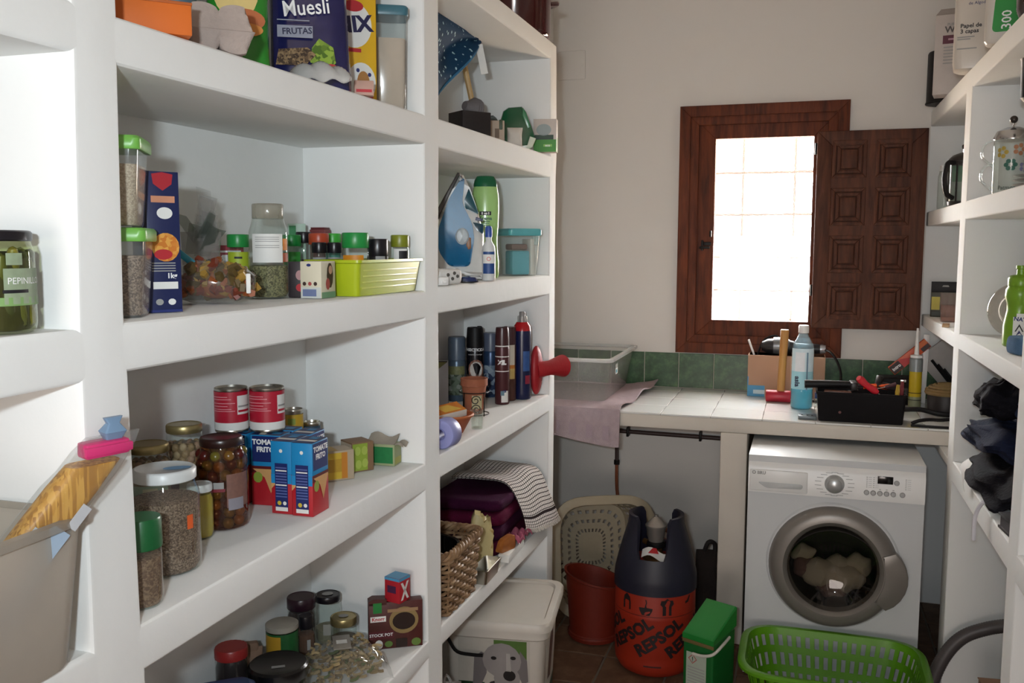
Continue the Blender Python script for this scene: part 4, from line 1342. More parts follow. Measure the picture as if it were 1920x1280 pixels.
t = jar('small_jar', 'squat glass jar with gold lid near the middle', 'jar', -1.052, 1.945, Z4, .032, .083, GOLD, .019, .97, .0325, M('brown_paste', '#5a4426', .5), .45)
G().disc(0, 0, 0, .012, .010, 0, 14, mat=T(0, 0, .0834, -PI / 2, 0, 0)).obj('sticker', GREY, t)
t = jar('red_lid_jar', 'dark jar with a red screw lid, front left of the lowest shelf', 'jar', -1.143, 1.614, Z4, .034, .134, LID['red'], .022, .98, .035, M('dark_sauce', '#1d0f10', .3), .95, rib=True)
t = thing('paper_bag', 'rolled brown paper bag behind the red-lidded jar', 'bag', (-1.16, 1.692, Z4), face(-1.14, 1.72))
G().loft(bagshape(.075, .05, .095, 31, top=.4)).obj('paper', M('brown_paper', '#7d6350', .8, scale=40, bump=.4), t)
G().loft([[(x, y, z) for x, y in rrect(w, .016, .004)] for w, z in ((.05, .088), (.056, .098), (.05, .106))]).obj('fold', M('brown_paper', '#7d6350', .8, scale=40, bump=.4), t)
t = thing('preserving_jar', 'round jar with a wide black lid at the bottom edge', 'jar', (-1.045, 1.640, Z4), face(-1.05, 1.64))
G().lathe([(.05, 0), (.058, .008), (.06, .07), (.056, .085)], 32, cap=(True, False)).obj('glass', GLASS, t)
G().lathe([(.048, .002), (.056, .01), (.057, .06), (.03, .062)], 28).obj('contents', M('dark_preserve', '#2a1a14', .5), t)
G().lathe([(.062, .074), (.0635, .078), (.0635, .096), (.059, .101), (.054, .0985), (.0001, .0985)], 36).obj('lid', M('black_lid_gloss', '#0e0d0f', .25), t)
G().rect(-.014, .014, -.003, .008, 0, mat=T(0, -.02, .0989, -PI / 2, 0, 0)).obj('sticker', GREY, t)
t = thing('noodle_bag', 'crinkled clear bag of pale noodles lying at the front', 'bag', (-.980, 1.80, Z4 + .006), .95)
NOOD = [M('noodle_pale', '#a8946c', .6), M('noodle_tan', '#8f7a50', .6), M('noodle_green', '#5d6b35', .6)]
g = G()
for i in range(170):
    x, y, z = rnd.uniform(-.075, .075), rnd.uniform(-.06, .06), rnd.uniform(.006, .066) * (1 - .0)
    a = rnd.random() * 6
    g.tube([(x + math.cos(a + q * .5) * .012 - .0, y + math.sin(a + q * .5) * .012, min(.066, z + .0012 * q)) for q in range(5)], .0034, 4, 0 if rnd.random() < .6 else (1 if rnd.random() < .8 else 2))
o = g.obj('noodles', NOOD, t)
o['kind'] = 'stuff'
G().grid(lambda u, v: ((u - .5) * .19, (v - .5) * .15, .078 * (max(0, math.sin(PI * u)) * max(0, math.sin(PI * v))) ** .3 + .004 * math.sin(u * 23 + v * 9) + .003 * math.sin(v * 31)), 30, 24).obj('wrapper', FILM, t)
G().box(-.02, .02, -.045, .03, .083, .085, bev=.001, mat=T(0, 0, 0, 0, 0, -.4)).obj('sticker', M('grey_sticker', '#8f8a80', .4), t)
G().rect(-.012, .012, -.02, .0, 0, mat=T(0, 0, .0862, -PI / 2, 0, -.4)).obj('print', PAPER, t)
t = thing('stock_carton', 'maroon and green stock-pot carton standing against the upright', 'box', (-.938, 1.998, Z4), .55)
g = G().box(-.066, .066, -.014, .014, 0, .118, 0, bev=.001)
g.prism([(-.066, .112), (-.022, .112), (-.022, .126), (-.055, .128), (-.066, .122)], -.014, .014, 0)
g.rect(-.055, -.034, .092, .118, -.0144, 1).rect(-.062, -.024, .07, .084, -.0145, 2).rect(-.066, -.004, .026, .046, -.0144, 3)
g.disc(.02, .07, -.0145, .036, .034, 4, 24).disc(.02, .068, -.0148, .028, .022, 5, 24)
g.rect(-.02, .055, .092, .1, -.0146, 6)
g.rect(0.0, .028, .002, .024, -.0146, 5).disc(-.042, .012, -.0146, .01, .012, 2, 12).disc(.05, .012, -.0146, .012, .01, 7, 12).disc(-.018, .012, -.0146, .01, .008, 7, 12)
g.obj('carton', [M('maroon_card', '#4d201c', .5, scale=60, var=.3), M('knorr_green', '#1f7a35', .5), PAPER, M('wine_card', '#5a1a22', .5), M('broth_ring', '#8a7448', .5), M('broth_dark', '#241510', .4), M('tan_print', '#9a7a58', .5), M('herb_green', '#5d7a35', .5)], t)
text('Knorr', .0125, t, INKR, (-.043, -.0149, .077), bold=.0003)
text('STOCK POT', .0105, t, INKW, (-.036, -.0149, .036), bold=.0003)
t = thing('small_red_carton', 'small red carton with white X and blue top on the stock carton', 'box', (-.930, 1.996, Z4 + .1195), -.22)
g = G().box(-.0225, .0225, -.0215, .0215, 0, .062, 0, bev=.0008).quad([(-.022, -.021, .0624), (.022, -.021, .0624), (.022, .021, .0624), (-.022, .021, .0624)], 1)
g.rect(-.0225, .0225, .055, .062, -.0218, 1).rectx(-.0215, .0215, .055, .062, .0228, 1)
g.rect(-.014, .012, .024, .042, -.0219, 2)
for s in (1, -1):
    g.quad([(.0229, -.012 * s - .0042, .006), (.0229, -.012 * s + .0042, .006), (.0229, .012 * s + .0042, .05), (.0229, .012 * s - .0042, .05)], 3)
g.obj('carton', [M('red_card', '#b01f2c', .45), M('blue_card', '#4f9ac4', .45), M('navy_print', '#4a2348', .5), PAPER], t)
t = thing('blue_packet', 'dark blue packet lying at the bottom left corner of the lowest shelf', 'packet', (-1.085, 1.478, Z4), .7)
G().loft([[(x, y, z) for x, y in rrect(w, d, .02)] for w, d, z in ((.15, .10, 0), (.16, .11, .02), (.16, .11, .095), (.13, .08, .110))]).obj('pouch', M('blue_pouch', '#23406f', .45, scale=30), t)
G().box(-.03, .03, -.01, .01, .108, .114, bev=.002).obj('seal', M('blue_seal', '#2f5088', .45), t)

# ================================================================ FAR BAY OF THE LEFT SHELVES
# ---- on top
t = thing('stock_pot', 'dark red enamel pot on top of the far left shelves', 'pot', (-.992, 3.14, 2.3245))
MAROON = M('maroon_enamel', '#3f0f10', .12, var=.1, coat=.6)
G().lathe([(.112, 0), (.12, .006), (.124, .02), (.126, .19), (.13, .196), (.122, .196), (.12, .02), (.11, .012)], 48, cap=(True, True)).obj('body', MAROON, t)
for s, nm in ((1, 0), (-1, 1)):
    a = .95 if s > 0 else .95 + PI
    c, q = math.cos(a), math.sin(a)
    pts = [(c * .12 - q * d_, q * .12 + c * d_, z) for d_, z in ((-.045, .135), (-.045, .135))]
    P = smooth([(c * r_ - q * d_, q * r_ + c * d_, z) for r_, d_, z in ((.12, -.045, .13), (.155, -.04, .138), (.168, 0, .142), (.155, .04, .138), (.12, .045, .13))], 5)
    G().tube(P, .010, 8).obj('handle', MAROON, t)
G().lathe([(.128, .196), (.13, .200), (.1, .222), (.02, .235), (.0001, .236)], 48).obj('lid', MAROON, t)

# ---- shelf at 1.925
t = thing('oven_mitt', 'navy cloth with white stars hanging under the top shelf', 'cloth', (-1.0, 2.46, 2.2615))
STAR = dots('starry_cloth', '#123c5c', '#b4d8e2', 48, .17)


def mitt(u, v):
    y = -.14 + u * .45
    top = -.001 - .012 * max(0, u - .8) * 4
    bot = -.31 + max(0, (u - .12)) * .335
    z = top + (min(bot, top - .01) - top) * v
    return (-.004 + .02 * math.sin(u * 7 + v * 2) * v + .01 * math.sin(v * 9), y, z)


G().grid(mitt, 26, 20, thick=.006).obj('cloth', STAR, t)
G().tube([mitt(u / 12, 1.0) for u in range(1, 13)], .0045, 6).obj('hem', M('blue_hem', '#2f6f95', .8), t)
G().box(-.001, .001, -.011, .011, -.09, 0, mat=T(.02, .275, -.035, .2, 0, -1.15)).obj('care_tag', PAPER, t)
t = thing('plunger', 'wooden-handled grey rubber plunger lying on the black carton', 'plunger', (-1.03, 2.815, 2.012))
GRUB = M('grey_rubber', '#6e6a6c', .7, var=.15)
mm = T(0, 0, .034, PI / 2 - .2, 0, -.5)
G().lathe([(.034, -.02), (.036, -.014), (.033, -.01), (.036, -.006), (.033, -.002), (.036, .002), (.031, .008), (.02, .02), (.014, .035), (.0001, .036)], 24, mat=mm).obj('cup', GRUB, t)
G().tube([(-.005, .012, .05), (-.02, -.02, .165)], .0095, 8).obj('handle', wood('pale_dowel', '#b08d5c', '#cfb078'), t)
t = thing('black_carton', 'flat black carton on the upper shelf under the plunger', 'box', (-.985, 2.665, 1.9295), face(-.985, 2.665) + .55)
g = G().box(-.05, .05, -.042, .042, 0, .082, 0, bev=.0015).rect(-.048, .048, .0, .006, -.0424, 1)
g.obj('carton', [M('charcoal_card', '#1c1719', .5, scale=40, var=.3), M('pale_edge', '#a9a09a', .6)], t)
t = thing('clear_packet', 'crumpled clear packet with dark print behind the green freshener', 'packet', (-1.06, 2.945, 1.930), .5)
g = G().grid(lambda u, v: ((u - .5) * .15, (v - .5) * .07, .085 + .03 * math.sin(u * PI) * (1 - v) + .008 * math.sin(u * 17 + v * 8)), 16, 8, 1)
g.loft(bagshape(.12, .06, .088, 44, top=.3), 0)
g.obj('film', [clear('smoky_film', '#d8dcda', .4, .1, 1., 1.6, bodycol='#8d8a86'), clear('dark_print_film', '#a8b4b0', .5, .1, 1., 1.6, bodycol='#4a4a4a')], t)
t = thing('beige_carton', 'small beige carton between the black carton and the green freshener', 'box', (-.955, 2.815, 1.928), face(-.95, 2.8))
g = G().box(-.03, .03, -.025, .025, 0, .075, 0, bev=.0015).rect(-.0, .014, .02, .05, -.0254, 1)
g.obj('carton', [M('beige_card2', '#b09d8a', .6), M('brown_mark', '#6d5a48', .6)], t)
G().box(.012, .026, -.026, -.004, .045, .078, bev=.004).obj('tab', M('green_tab', '#3a4a34', .5), t)
t = thing('white_pouch', 'small white pouch on the shelf edge left of the green freshener', 'pouch', (-.912, 2.888, 1.9285), face(-.93, 2.8))
G().loft(bagshape(.05, .04, .062, 12, top=.3)).obj('pouch', M('white_cloth', '#cfc8be', .8, bump=.3), t)
t = thing('air_freshener', 'faceted green plastic air freshener with white foot', 'air freshener', (-.945, 3.03, 1.9305), face(-.945, 3.03))
px = lambda L, u0, v0, k: [((u - u0) * k, (v0 - v) * k) for u, v in L]
GREENP = M('glossy_green', '#0e5230', .15, var=.1, coat=.5)
g = G().prism(px([(955, 270), (953, 250), (946, 243), (946, 222), (950, 208), (960, 201), (985, 199), (993, 209), (1003, 237), (1011, 259), (1004, 273), (994, 279), (975, 276)], 978, 279, .00181), -.03, .035, bev=.009)
g.obj('body', GREENP, t)
G().prism(px([(987, 202), (993, 211), (1002, 237), (996, 240), (986, 216)], 978, 279, .00181), -.034, -.028, bev=.001).obj('grille', M('mid_green', '#3a7a52', .25), t)
G().prism(px([(1000, 254), (1011.5, 258), (1004.5, 273.5), (995, 279.5), (970, 277), (972, 272), (996, 271)], 978, 279, .00181), -.0315, .02, bev=.001).obj('foot', M('pale_foot', '#cfd6c4', .2), t)
t = thing('green_white_carton', 'green and white carton at the far end of the upper shelf', 'box', (-.876, 3.132, 1.9315), .16)
g = G().box(-.04, .04, -.024, .024, 0, .112, 0, bev=.001)
g.rect(-.0395, .0395, 0, .042, -.0244, 1).rect(-.036, .03, .042, .058, -.0245, 2).disc(-.004, .075, -.0245, .026, .02, 3).rect(-.005, .025, .018, .026, -.0246, 4)
g.rectx(-.015, .018, 0, .05, .0404, 5)
g.obj('carton', [M('pale_pink_card2', '#c9bdb4', .5), M('leaf_card', '#3d8a2c', .5), M('dark_leaf', '#24402f', .5), M('grey_mug', '#8f9a98', .4), M('lime_ink', '#8ac05a', .5), M('lime_card', '#8fae55', .5)], t)
text('eco', .012, t, INKW, (.01, -.0248, .022), bold=.0003)

# ---- shelf at 1.508
Z2b = 1.5085
t = thing('steam_iron', 'blue and white steam iron standing on its heel', 'iron', (-.992, 2.612, Z2b), face(-.978, 2.578))
IW = M('iron_white', '#d3d2ce', .3)
IB = M('iron_blue', '#08608c', .3, var=.15, scale=12, spec=.3)
K = .00163
P_ = lambda L: px(L, 865, 525, K)
G().prism(P_([(828, 522), (820, 500), (818, 455), (826, 400), (843, 365), (861, 333), (868, 334), (880, 358), (893, 395), (906, 440), (907, 500), (903, 525)]), -.045, .05, bev=.02).obj('body', IW, t)
G().prism(P_([(818, 402), (858, 331), (863, 333), (822, 414)]), -.05, .055, bev=.003).obj('soleplate', M('dark_sole', '#3c3836', .4, .4), t)
G().prism(P_(fillet([(871, 340), (866, 387), (884, 422), (888, 450), (880, 501), (842, 501), (823, 473), (823, 432), (841, 381), (861, 347)], 9, 4)), -.056, -.03, bev=.008).obj('shell', IB, t)
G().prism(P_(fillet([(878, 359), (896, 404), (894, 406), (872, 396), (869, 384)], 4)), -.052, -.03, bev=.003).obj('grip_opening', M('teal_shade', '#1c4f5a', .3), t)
G().prism(P_(fillet([(885, 420), (905, 424), (904, 442), (893, 436)], 3)), -.052, -.03, bev=.002).obj('tank_cap', M('teal_dark', '#123c4c', .25), t)
G().prism(P_([(891, 411), (904, 414), (904, 419), (890, 417)]), -.051, -.03, bev=.001).obj('thumb_switch', M('navy_switch', '#2a3156', .4), t)
G().lathe([(.022, 0), (.0225, .005), (.018, .01), (.0001, .012)], 24, sx=.9, sy=1.1, mat=T((866 - 865) * K, -.054, (525 - 446) * K, PI / 2)).obj('dial', M('iron_dial', '#b9c2c6', .25), t)
G().prism(P_([(876, 447), (882, 449), (882, 468), (877, 470), (873, 462)]), -.0575, -.05, bev=.001).obj('badge', M('bronze_badge', '#8a5a2c', .4), t)
G().prism(P_([(826, 525), (826, 505), (868, 510), (905, 512), (906, 525)]), -.06, .06, bev=.012).obj('heel', IW, t)
t = thing('shampoo_bottle', 'tall lime green shampoo bottle with dark green cap', 'bottle', (-.965, 2.752, Z2b), face(-.965, 2.75))
prof = [(.038, 0), (.042, .006), (.043, .05), (.039, .09), (.038, .12), (.0415, .17), (.0435, .22), (.042, .26), (.037, .285)]
G().lathe(prof, 32, sy=.62, cap=(True, True)).obj('bottle', M('lime_bottle', '#a2cc7e', .25, var=.05, coat=.3), t)
G().lathe([(.0375, .285), (.0372, .292), (.034, .306), (.027, .317), (.02, .319), (.0001, .319)], 32, sy=.66).obj('cap', M('deep_green_cap', '#0f5c3a', .2), t)
g = G()
g.rect(-.018, .018, .196, .208, -.0275, 0).rect(-.012, -.008, .198, .206, -.0277, 1).rect(-.004, .006, .198, .204, -.0277, 1).rect(.009, .012, .198, .206, -.0277, 1)
for k, (w, z) in enumerate(((.014, .176), (.012, .17), (.016, .164))):
    g.rect(-w, w, z, z + .0022, -.0272 + .0006 * k, 2)
g.poly([(-.0, .14), (.02, .146), (.004, .154)], -.0262, 3)
g.obj('print', [INK, PAPER, M('dark_green_ink', '#2a5a34', .5), M('mid_green_ink', '#4f9a52', .5)], t)
text('Crema', .0145, t, M('dark_green_ink', '#2a5a34', .5), (0, -.0279, .186), bold=.0005)
t = thing('glue_bottle', 'small white bottle with blue cap and blue label in front of the shampoo', 'bottle', (-.884, 2.550, Z2b), face(-.893, 2.575))
G().lathe([(.019, 0), (.02, .003), (.02, .085), (.018, .1), (.009, .115), (.0085, .126)], 24).obj('bottle', M('white_bottle', '#cfd2d2', .3), t)
G().lathe([(.0105, .126), (.0105, .150), (.008, .158), (.0001, .159)], 16, mis=[0] * 3).obj('cap', M('blue_cap', '#2f4f9a', .35), t)
g = G().wrap(.02, -.9, .9, .02, .05, 0).wrap(.02, -.9, .9, .076, .084, 0).wrap(.0201, -.9, .9, .05, .076, 1)
g.obj('paper_label', [M('blue_label', '#244a86', .5), PAPER], t)
G().lathe([(.006, -.0005), (.006, .0005), (.0042, .0005), (.0042, -.0005)], 14, mat=T(0, -.0207, .063, PI / 2), cap=(False, False)).obj('ring_mark', M('coral_ink', '#d0574a', .5), t)
t = thing('gadget', 'white rounded gadget with round buttons at the shelf edge', 'gadget', (-.886, 2.222, Z2b), 1.0)
G().box(-.04, .04, -.018, .018, 0, .042, bev=.012, seg=3).obj('body', IW, t)
for x, z in ((-.008, .026), (.006, .016), (.012, .03), (.022, .022)):
    G().lathe([(.0048, 0), (.004, .002), (.0001, .0022)], 10, mat=T(x, -.018, z, PI / 2)).obj('button', M('dark_button', '#55534e', .5), t)
t = thing('blue_lens', 'small glossy dark blue cap lying in front of the iron', 'cap', (-.888, 2.39, Z2b), .6)
G().lathe([(.026, 0), (.027, .004), (.02, .014), (.0001, .018)], 24, sy=.7).lathe([(.031, 0), (.031, .003), (.0001, .0032)], 24, 1, sy=.75).obj('cap', [M('navy_gloss', '#132a5c', .12, coat=.5), BLACK], t)
t = thing('white_plug', 'small white plastic plug at the shelf corner by the iron', 'plug', (-.879, 2.172, Z2b), .9)
G().box(-.016, .016, -.011, .011, 0, .022, bev=.005).box(-.006, .006, -.018, -.011, .006, .014, bev=.002).obj('plug', WHITE, t)
t = thing('teal_lid_box', 'clear plastic box with teal lid holding turquoise packets', 'storage box', (-.945, 3.045, Z2b), .72)
G().loft([[(x, y, z) for x, y in rrect(w, w, .014)] for w, z in ((.092, 0), (.097, .005), (.112, .14))], cap=(True, False)).obj('body', PLASTIC, t)
TEAL = M('teal_lid', '#62b2ba', .3)
G().loft([[(x, y, z) for x, y in rrect(w, w, .016)] for w, z in ((.120, .136), (.124, .139), (.124, .155), (.116, .16))]).obj('lid', TEAL, t)
for s in (1,):
    G().box(.058, .068, -.02, .02, .105, .15, bev=.004).obj('clip', clear('pale_clip', '#e6f0f0', .6, .2, .6, bodycol='#cfe0e0'), t)
tag(G().box(-.04, .025, -.036, .03, .003, .085, bev=.006).obj('turquoise_packet', M('turquoise_pack', '#68b8c6', .4, scale=30), None, (-.945, 3.045, Z2b), .72), 'turquoise packet inside the clear teal-lidded box', 'packet')
tag(G().box(.028, .042, -.036, .036, .003, .125, bev=.002).obj('white_card', M('white_card', '#ece6dc', .6), None, (-.945, 3.045, Z2b), .72), 'white card leaflet standing inside the clear teal-lidded box', 'leaflet')
tag(G().box(-.04, .02, -.03, .03, 0, .02, bev=.006).obj('brown_packet', M('brown_pack', '#8a6a60', .5), None, (-.945, 3.045, Z2b + .088), .72), 'brownish packet on the turquoise one inside the clear teal-lidded box', 'packet')

# ---- shelf at 1.078
Z3b = 1.0785


def spray(lab, x, y, r, h, cap, body, cap_h=.05, prints=(), dome=True, z=Z3b, actuator=True):
    t = thing('spray_can', lab, 'spray can', (x, y, z), face(x, y), 'spray cans')
    hb = h - cap_h
    G().lathe([(r * .93, 0), (r, .003), (r, hb - .012), (r * .9, hb), (r * .85, hb + .002)], 28).obj('can', body, t)
    if actuator:
        G().lathe([(r * .98, hb - .006), (r * .97, hb + cap_h * .4), (r * .9, h - .006), (r * .86, h)], 28, cap=(True, False)).obj('cap', cap, t)
        G().box(-r * .78, -r * .15, -r * .5, r * .5, hb + .01, h - .001, bev=.004).box(r * .2, r * .8, -r * .5, r * .5, hb + .01, h + .004, bev=.004).box(-r * .3, r * .3, -r * .55, r * .6, hb, h - .012, bev=.004).obj('actuator', cap, t)
    else:
        G().lathe([(r * .98, hb - .004), (r * .96, h - .008), (r * .88, h), (.0001, h)], 28).obj('cap', cap, t)
    if prints:
        g = G()
        ms = []
        for k, (a0, a1, z0_, z1_, m) in enumerate(prints):
            g.wrap(r, a0, a1, z0_ * h, z1_ * h, k, 12, off=.0005 + .0001 * k)
            ms.append(m)
        g.obj('print', ms, t)
    return t


spray('blue-grey capped spray can at the back left', -1.137, 2.942, .0315, .222, M('blue_grey_cap', '#4a5a6c', .35), M('steel_blue_can', '#46586a', .3, .3, scale=30, var=.3), .075,
      [(-1.2, 1.0, .42, .55, M('olive_print', '#6d7048', .5, scale=120, var=.5)), (-1.2, .9, .1, .42, speckle('can_floral', [(0.3, '#5d6a5a'), (0.6, '#9aa39a'), (0.8, '#3f4a3a')], 70))], actuator=False)
t = spray('black insecticide spray can with a big eye on the front', -1.085, 2.985, .031, .252, BLACK, M('black_can', '#15141a', .25, .3), .06,
          [(-1.3, 1.3, .02, .36, M('brown_can_print', '#4a3a34', .4, scale=50, var=.4))])
text('INSECTICIDA', .0135, t, INKW, r=.0318, a=.0, loc=(0, 0, .176), bold=.0004)
text('cucarachas y hormigas', .006, t, INKW, r=.0318, a=0, loc=(0, 0, .160))
def disc_on(r, a, z, rx, rz_, n=24, off=.0006):
    """round print that follows a cylinder"""
    return [((r + off) * math.sin(a + rx * math.cos(2 * PI * k / n) / r), -(r + off) * math.cos(a + rx * math.cos(2 * PI * k / n) / r), z + rz_ * math.sin(2 * PI * k / n)) for k in range(n)]


eye = G()
for q, (rx, rz_, m) in enumerate(((.028, .034, 0), (.022, .028, 1), (.0035, .014, 2))):
    eye.quad(disc_on(.031, .12, .108, rx, rz_, off=.001 + .0012 * q), m)
for k in range(14):
    a = 2 * PI * k / 14
    eye.quad(disc_on(.031, .12 + .024 * math.cos(a) / .031, .108 + .030 * math.sin(a), .005, .005, 8, off=.0016), 0)
eye.obj('eye_print', [M('eye_brown', '#8a5a48', .5), M('eye_white', '#c9c4bd', .5, scale=90, var=.2), INK], t)
spray('blue spray can right behind the insecticide', -1.055, 3.065, .030, .228, M('dull_blue_cap', '#5a6478', .35), M('blue_can', '#2f4668', .3, .3, scale=50, var=.5), .06,
      [(-1, 1, .05, .5, speckle('can_blue_print', [(0.3, '#2a3a5a'), (0.6, '#6d8096'), (0.8, '#9aa9b6')], 70))], actuator=False)
t = spray('maroon spray can, left one of the maroon pair', -.966, 2.925, .0245, .260, M('maroon_cap', '#3f1c20', .3), M('maroon_can', '#4d2429', .35, .2), .058,
          [(-1.2, 1.2, .755, .77, PAPER), (-1.2, 1.2, .62, .632, PAPER), (-1.2, 1.2, .43, .442, PAPER), (-.1, .9, .03, .18, PAPER), (-.2, .3, .12, .18, M('teal_mark', '#5a7a8a', .5))])
text('ZIL', .02, t, INKW, r=.0252, a=0, loc=(0, 0, .143), bold=.0016)
text('AB', .011, t, INKB, r=.0254, a=.3, loc=(0, 0, .045), bold=.0006)
spray('brown spray can with pale picture, right one of the maroon pair', -.968, 3.005, .0255, .256, M('maroon_cap', '#3f1c20', .3), M('brown_can', '#4a2a22', .35, .2), .055,
      [(-.6, .9, .30, .76, M('ivory_print', '#c9bfae', .5)), (-.6, .9, .44, .49, M('amber_print', '#b5702c', .5)), (-.6, .9, .30, .44, M('gold_print', '#b59a5a', .5))], actuator=False)
t = thing('cleaner_bottle', 'tall dark blue bottle with red shoulder and clear cap', 'bottle', (-.935, 3.055, Z3b), face(-.935, 3.055))
G().lathe([(.029, 0), (.0315, .004), (.032, .02), (.031, .12), (.032, .225), (.031, .24)], 28, cap=(True, True)).obj('bottle', M('navy_bottle', '#141b42', .25, scale=20, var=.25), t)
G().lathe([(.031, .24), (.029, .256), (.020, .27)], 28).obj('shoulder', M('red_shoulder', '#b0161f', .25), t)
G().lathe([(.018, .268), (.0175, .29), (.0145, .292)], 20, cap=(False, False)).obj('cap', clear('clear_cap', '#eef0f0', .25, .1), t)
G().lathe([(.011, .27), (.011, .303), (.009, .306), (.0001, .306)], 16).obj('nozzle', M('grey_nozzle', '#8d8a88', .4), t)
g = G().wrap(.032, .35, 1.0, .055, .085, 0).wrap(.032, .1, .9, .1, .17, 1)
g.obj('paper_label', [M('crimson_patch', '#8a1f34', .5), M('blue_patch', '#2a4f8a', .5, scale=60, var=.4)], t)
RUB = M('red_rubber', '#a31c24', .5, var=.12, bump=.2, bscale=150)
t = thing('hot_water_bottle', 'red rubber hot water bottle with ribbed funnel neck poking out', 'hot water bottle', (-.905, 3.130, Z3b))
t.rotation_euler = (0, 0, 0)
g = G().sphere((0, 0, .092), (.022, .042, .088), 0, 24, 16)
g.obj('bag', RUB, t)
nk = [(.005, -.01, .095), (.030, .005, .098), (.046, .028, .100), (.060, .052, .101), (.076, .082, .101)]
g = G().tube(nk, [.032, .027, .027, .033, .041], 16)
g.obj('neck', RUB, t)
t = thing('folded_leaflet', 'white leaflet box with green picture behind the spray cans', 'box', (-1.155, 2.82, Z3b), face(-1.15, 2.8) - .1)
g = G().box(-.032, .032, -.008, .008, 0, .152, 0, bev=.001).poly([(-.03, .10), (.03, .148), (-.03, .148)], -.0084, 1).rect(-.03, .03, .148, .151, -.0086, 2)
g.obj('carton', [M('pale_grey_card', '#a9adb4', .6), M('olive_card', '#6d7040', .5), INK], t)
t = thing('flower_pot', 'small terracotta pot standing in a curled black wire holder', 'flower pot', (-.985, 2.70, Z3b + .004), face(-.985, 2.7))
CLAY = M('terracotta_pot', '#9a5a3f', .8, var=.15, scale=40)
G().lathe([(.026, .0), (.028, .002), (.039, .088), (.043, .09), (.043, .113), (.038, .113), (.037, .09), (.026, .006)], 28, cap=(True, True)).obj('pot', CLAY, t)
G().wrap(.035, -.2, .75, .02, .062, 0).obj('paper_label', M('pale_label', '#b5ab84', .6), t)
t = thing('wire_holder', 'black wire holder with scrolls around the small terracotta pot', 'holder', (-.985, 2.70, Z3b), face(-.985, 2.7))
g = G()
for z in (.004, .074):
    g.tube([(.047 * math.cos(2 * PI * k / 28), .047 * math.sin(2 * PI * k / 28), z) for k in range(28)], .0016, 6, closed=True)
g.obj('hoop', IRON, t)
g = G()
for a in (-2.3, -.85, .9, 2.4):
    g.tube([(.047 * math.cos(a), .047 * math.sin(a), .0), (.047 * math.cos(a), .047 * math.sin(a), .076)], .0018, 6)
g.obj('upright', IRON, t)
g = G()
for c0, z, sgn, n_ in ((.1, .052, 1, 26), (.16, .024, -1, 26)):
    P = []
    for k in range(n_):
        q = .016 * (1 - k / n_ * .8)
        an = sgn * k * .36 + (0 if sgn > 0 else PI)
        al = c0 + q * math.cos(an) / .047
        P.append((.0475 * math.sin(al), -.0475 * math.cos(al), z + q * math.sin(an)))
    g.tube(P, .0015, 5)
g.obj('scroll', IRON, t)
t = thing('clay_dish', 'wide terracotta dish at the left end of the spray-can shelf', 'dish', (-.952, 2.402, Z3b))
G().lathe([(.036, 0), (.04, .002), (.066, .05), (.070, .054), (.066, .056), (.06, .048), (.036, .008)], 36).obj('dish', M('orange_clay', '#a5522a', .6, var=.12), t)
G().lathe([(.0705, .05), (.0715, .054), (.069, .057), (.066, .056)], 36, cap=(False, False)).obj('rim', M('rim_clay', '#b8683c', .6), t)
t = thing('dressing_packet', 'white and orange packet lying in the terracotta dish', 'packet', (-.955, 2.40, Z3b + .052), face(-.95, 2.4) + .4)
t.rotation_euler = (.25, -.12, face(-.95, 2.4) + .5)
g = G().box(-.045, .045, -.03, .03, 0, .02, 0, bev=.0015)
g.quad([(-.044, -.029, .0204), (.044, -.029, .0204), (.044, .029, .0204), (-.044, .029, .0204)], 1).quad([(-.02, -.02, .0207), (.035, -.02, .0207), (.01, .02, .0207), (-.03, .02, .0207)], 2)
g.obj('carton', [M('white_pack', '#d9d2c6', .5), M('orange_pack', '#cf7a28', .5), M('yellow_pack', '#dcb24a', .5)], t)
t = thing('tape_roll', 'lavender roll lying on its side at the shelf edge', 'tape', (-.886, 2.195, Z3b + .040))
g = G().lathe([(.014, 0), (.037, 0), (.0395, .003), (.0395, .045), (.037, .048), (.014, .048)], 36, mat=T(0, .04, 0, PI / 2, 0, -.12), cap=(False, False))
g.obj('roll', M('lavender', '#8f93c6', .4, var=.06), t)
G().lathe([(.0155, .0), (.0155, .05), (.0125, .05), (.0125, .0)], 24, mat=T(0, .041, 0, PI / 2, 0, -.12), cap=(False, False)).obj('core', M('lavender_core', '#6c70a8', .5), t)
t = thing('clear_cup', 'tiny clear glass in front of the wire holder', 'glass', (-.900, 2.490, Z3b))
G().lathe([(.0, .004), (.014, .004), (.018, .055), (.0195, .055), (.0165, .0), (.0, 0)], 24, cap=(False, False)).obj('glass', GLASS, t)

# ---- shelf at .62
Z4b = .620
t = thing('wicker_basket', 'brown woven wicker basket with a black bowl inside', 'basket', (-.985, 2.305, Z4b))
CANE = speckle('cane', [(0.25, '#4a3222'), (0.5, '#86684a'), (0.8, '#b09472')], 30, .5, .4, voro=False)
base = rrect(.235, .265, .035, 6)


def peri(n, s=1.0):
    P = [Vector((x * s, y * s, 0)) for x, y in base]
    L_ = [0]
    for i in range(len(P)):
        L_.append(L_[-1] + (P[(i + 1) % len(P)] - P[i]).length)
    out = []
    for k in range(n):
        d_ = L_[-1] * k / n
        i = max(j for j in range(len(P)) if L_[j] <= d_)
        u = (d_ - L_[i]) / max(1e-9, L_[i + 1] - L_[i])
        out.append(P[i].lerp(P[(i + 1) % len(P)], u))
    return out


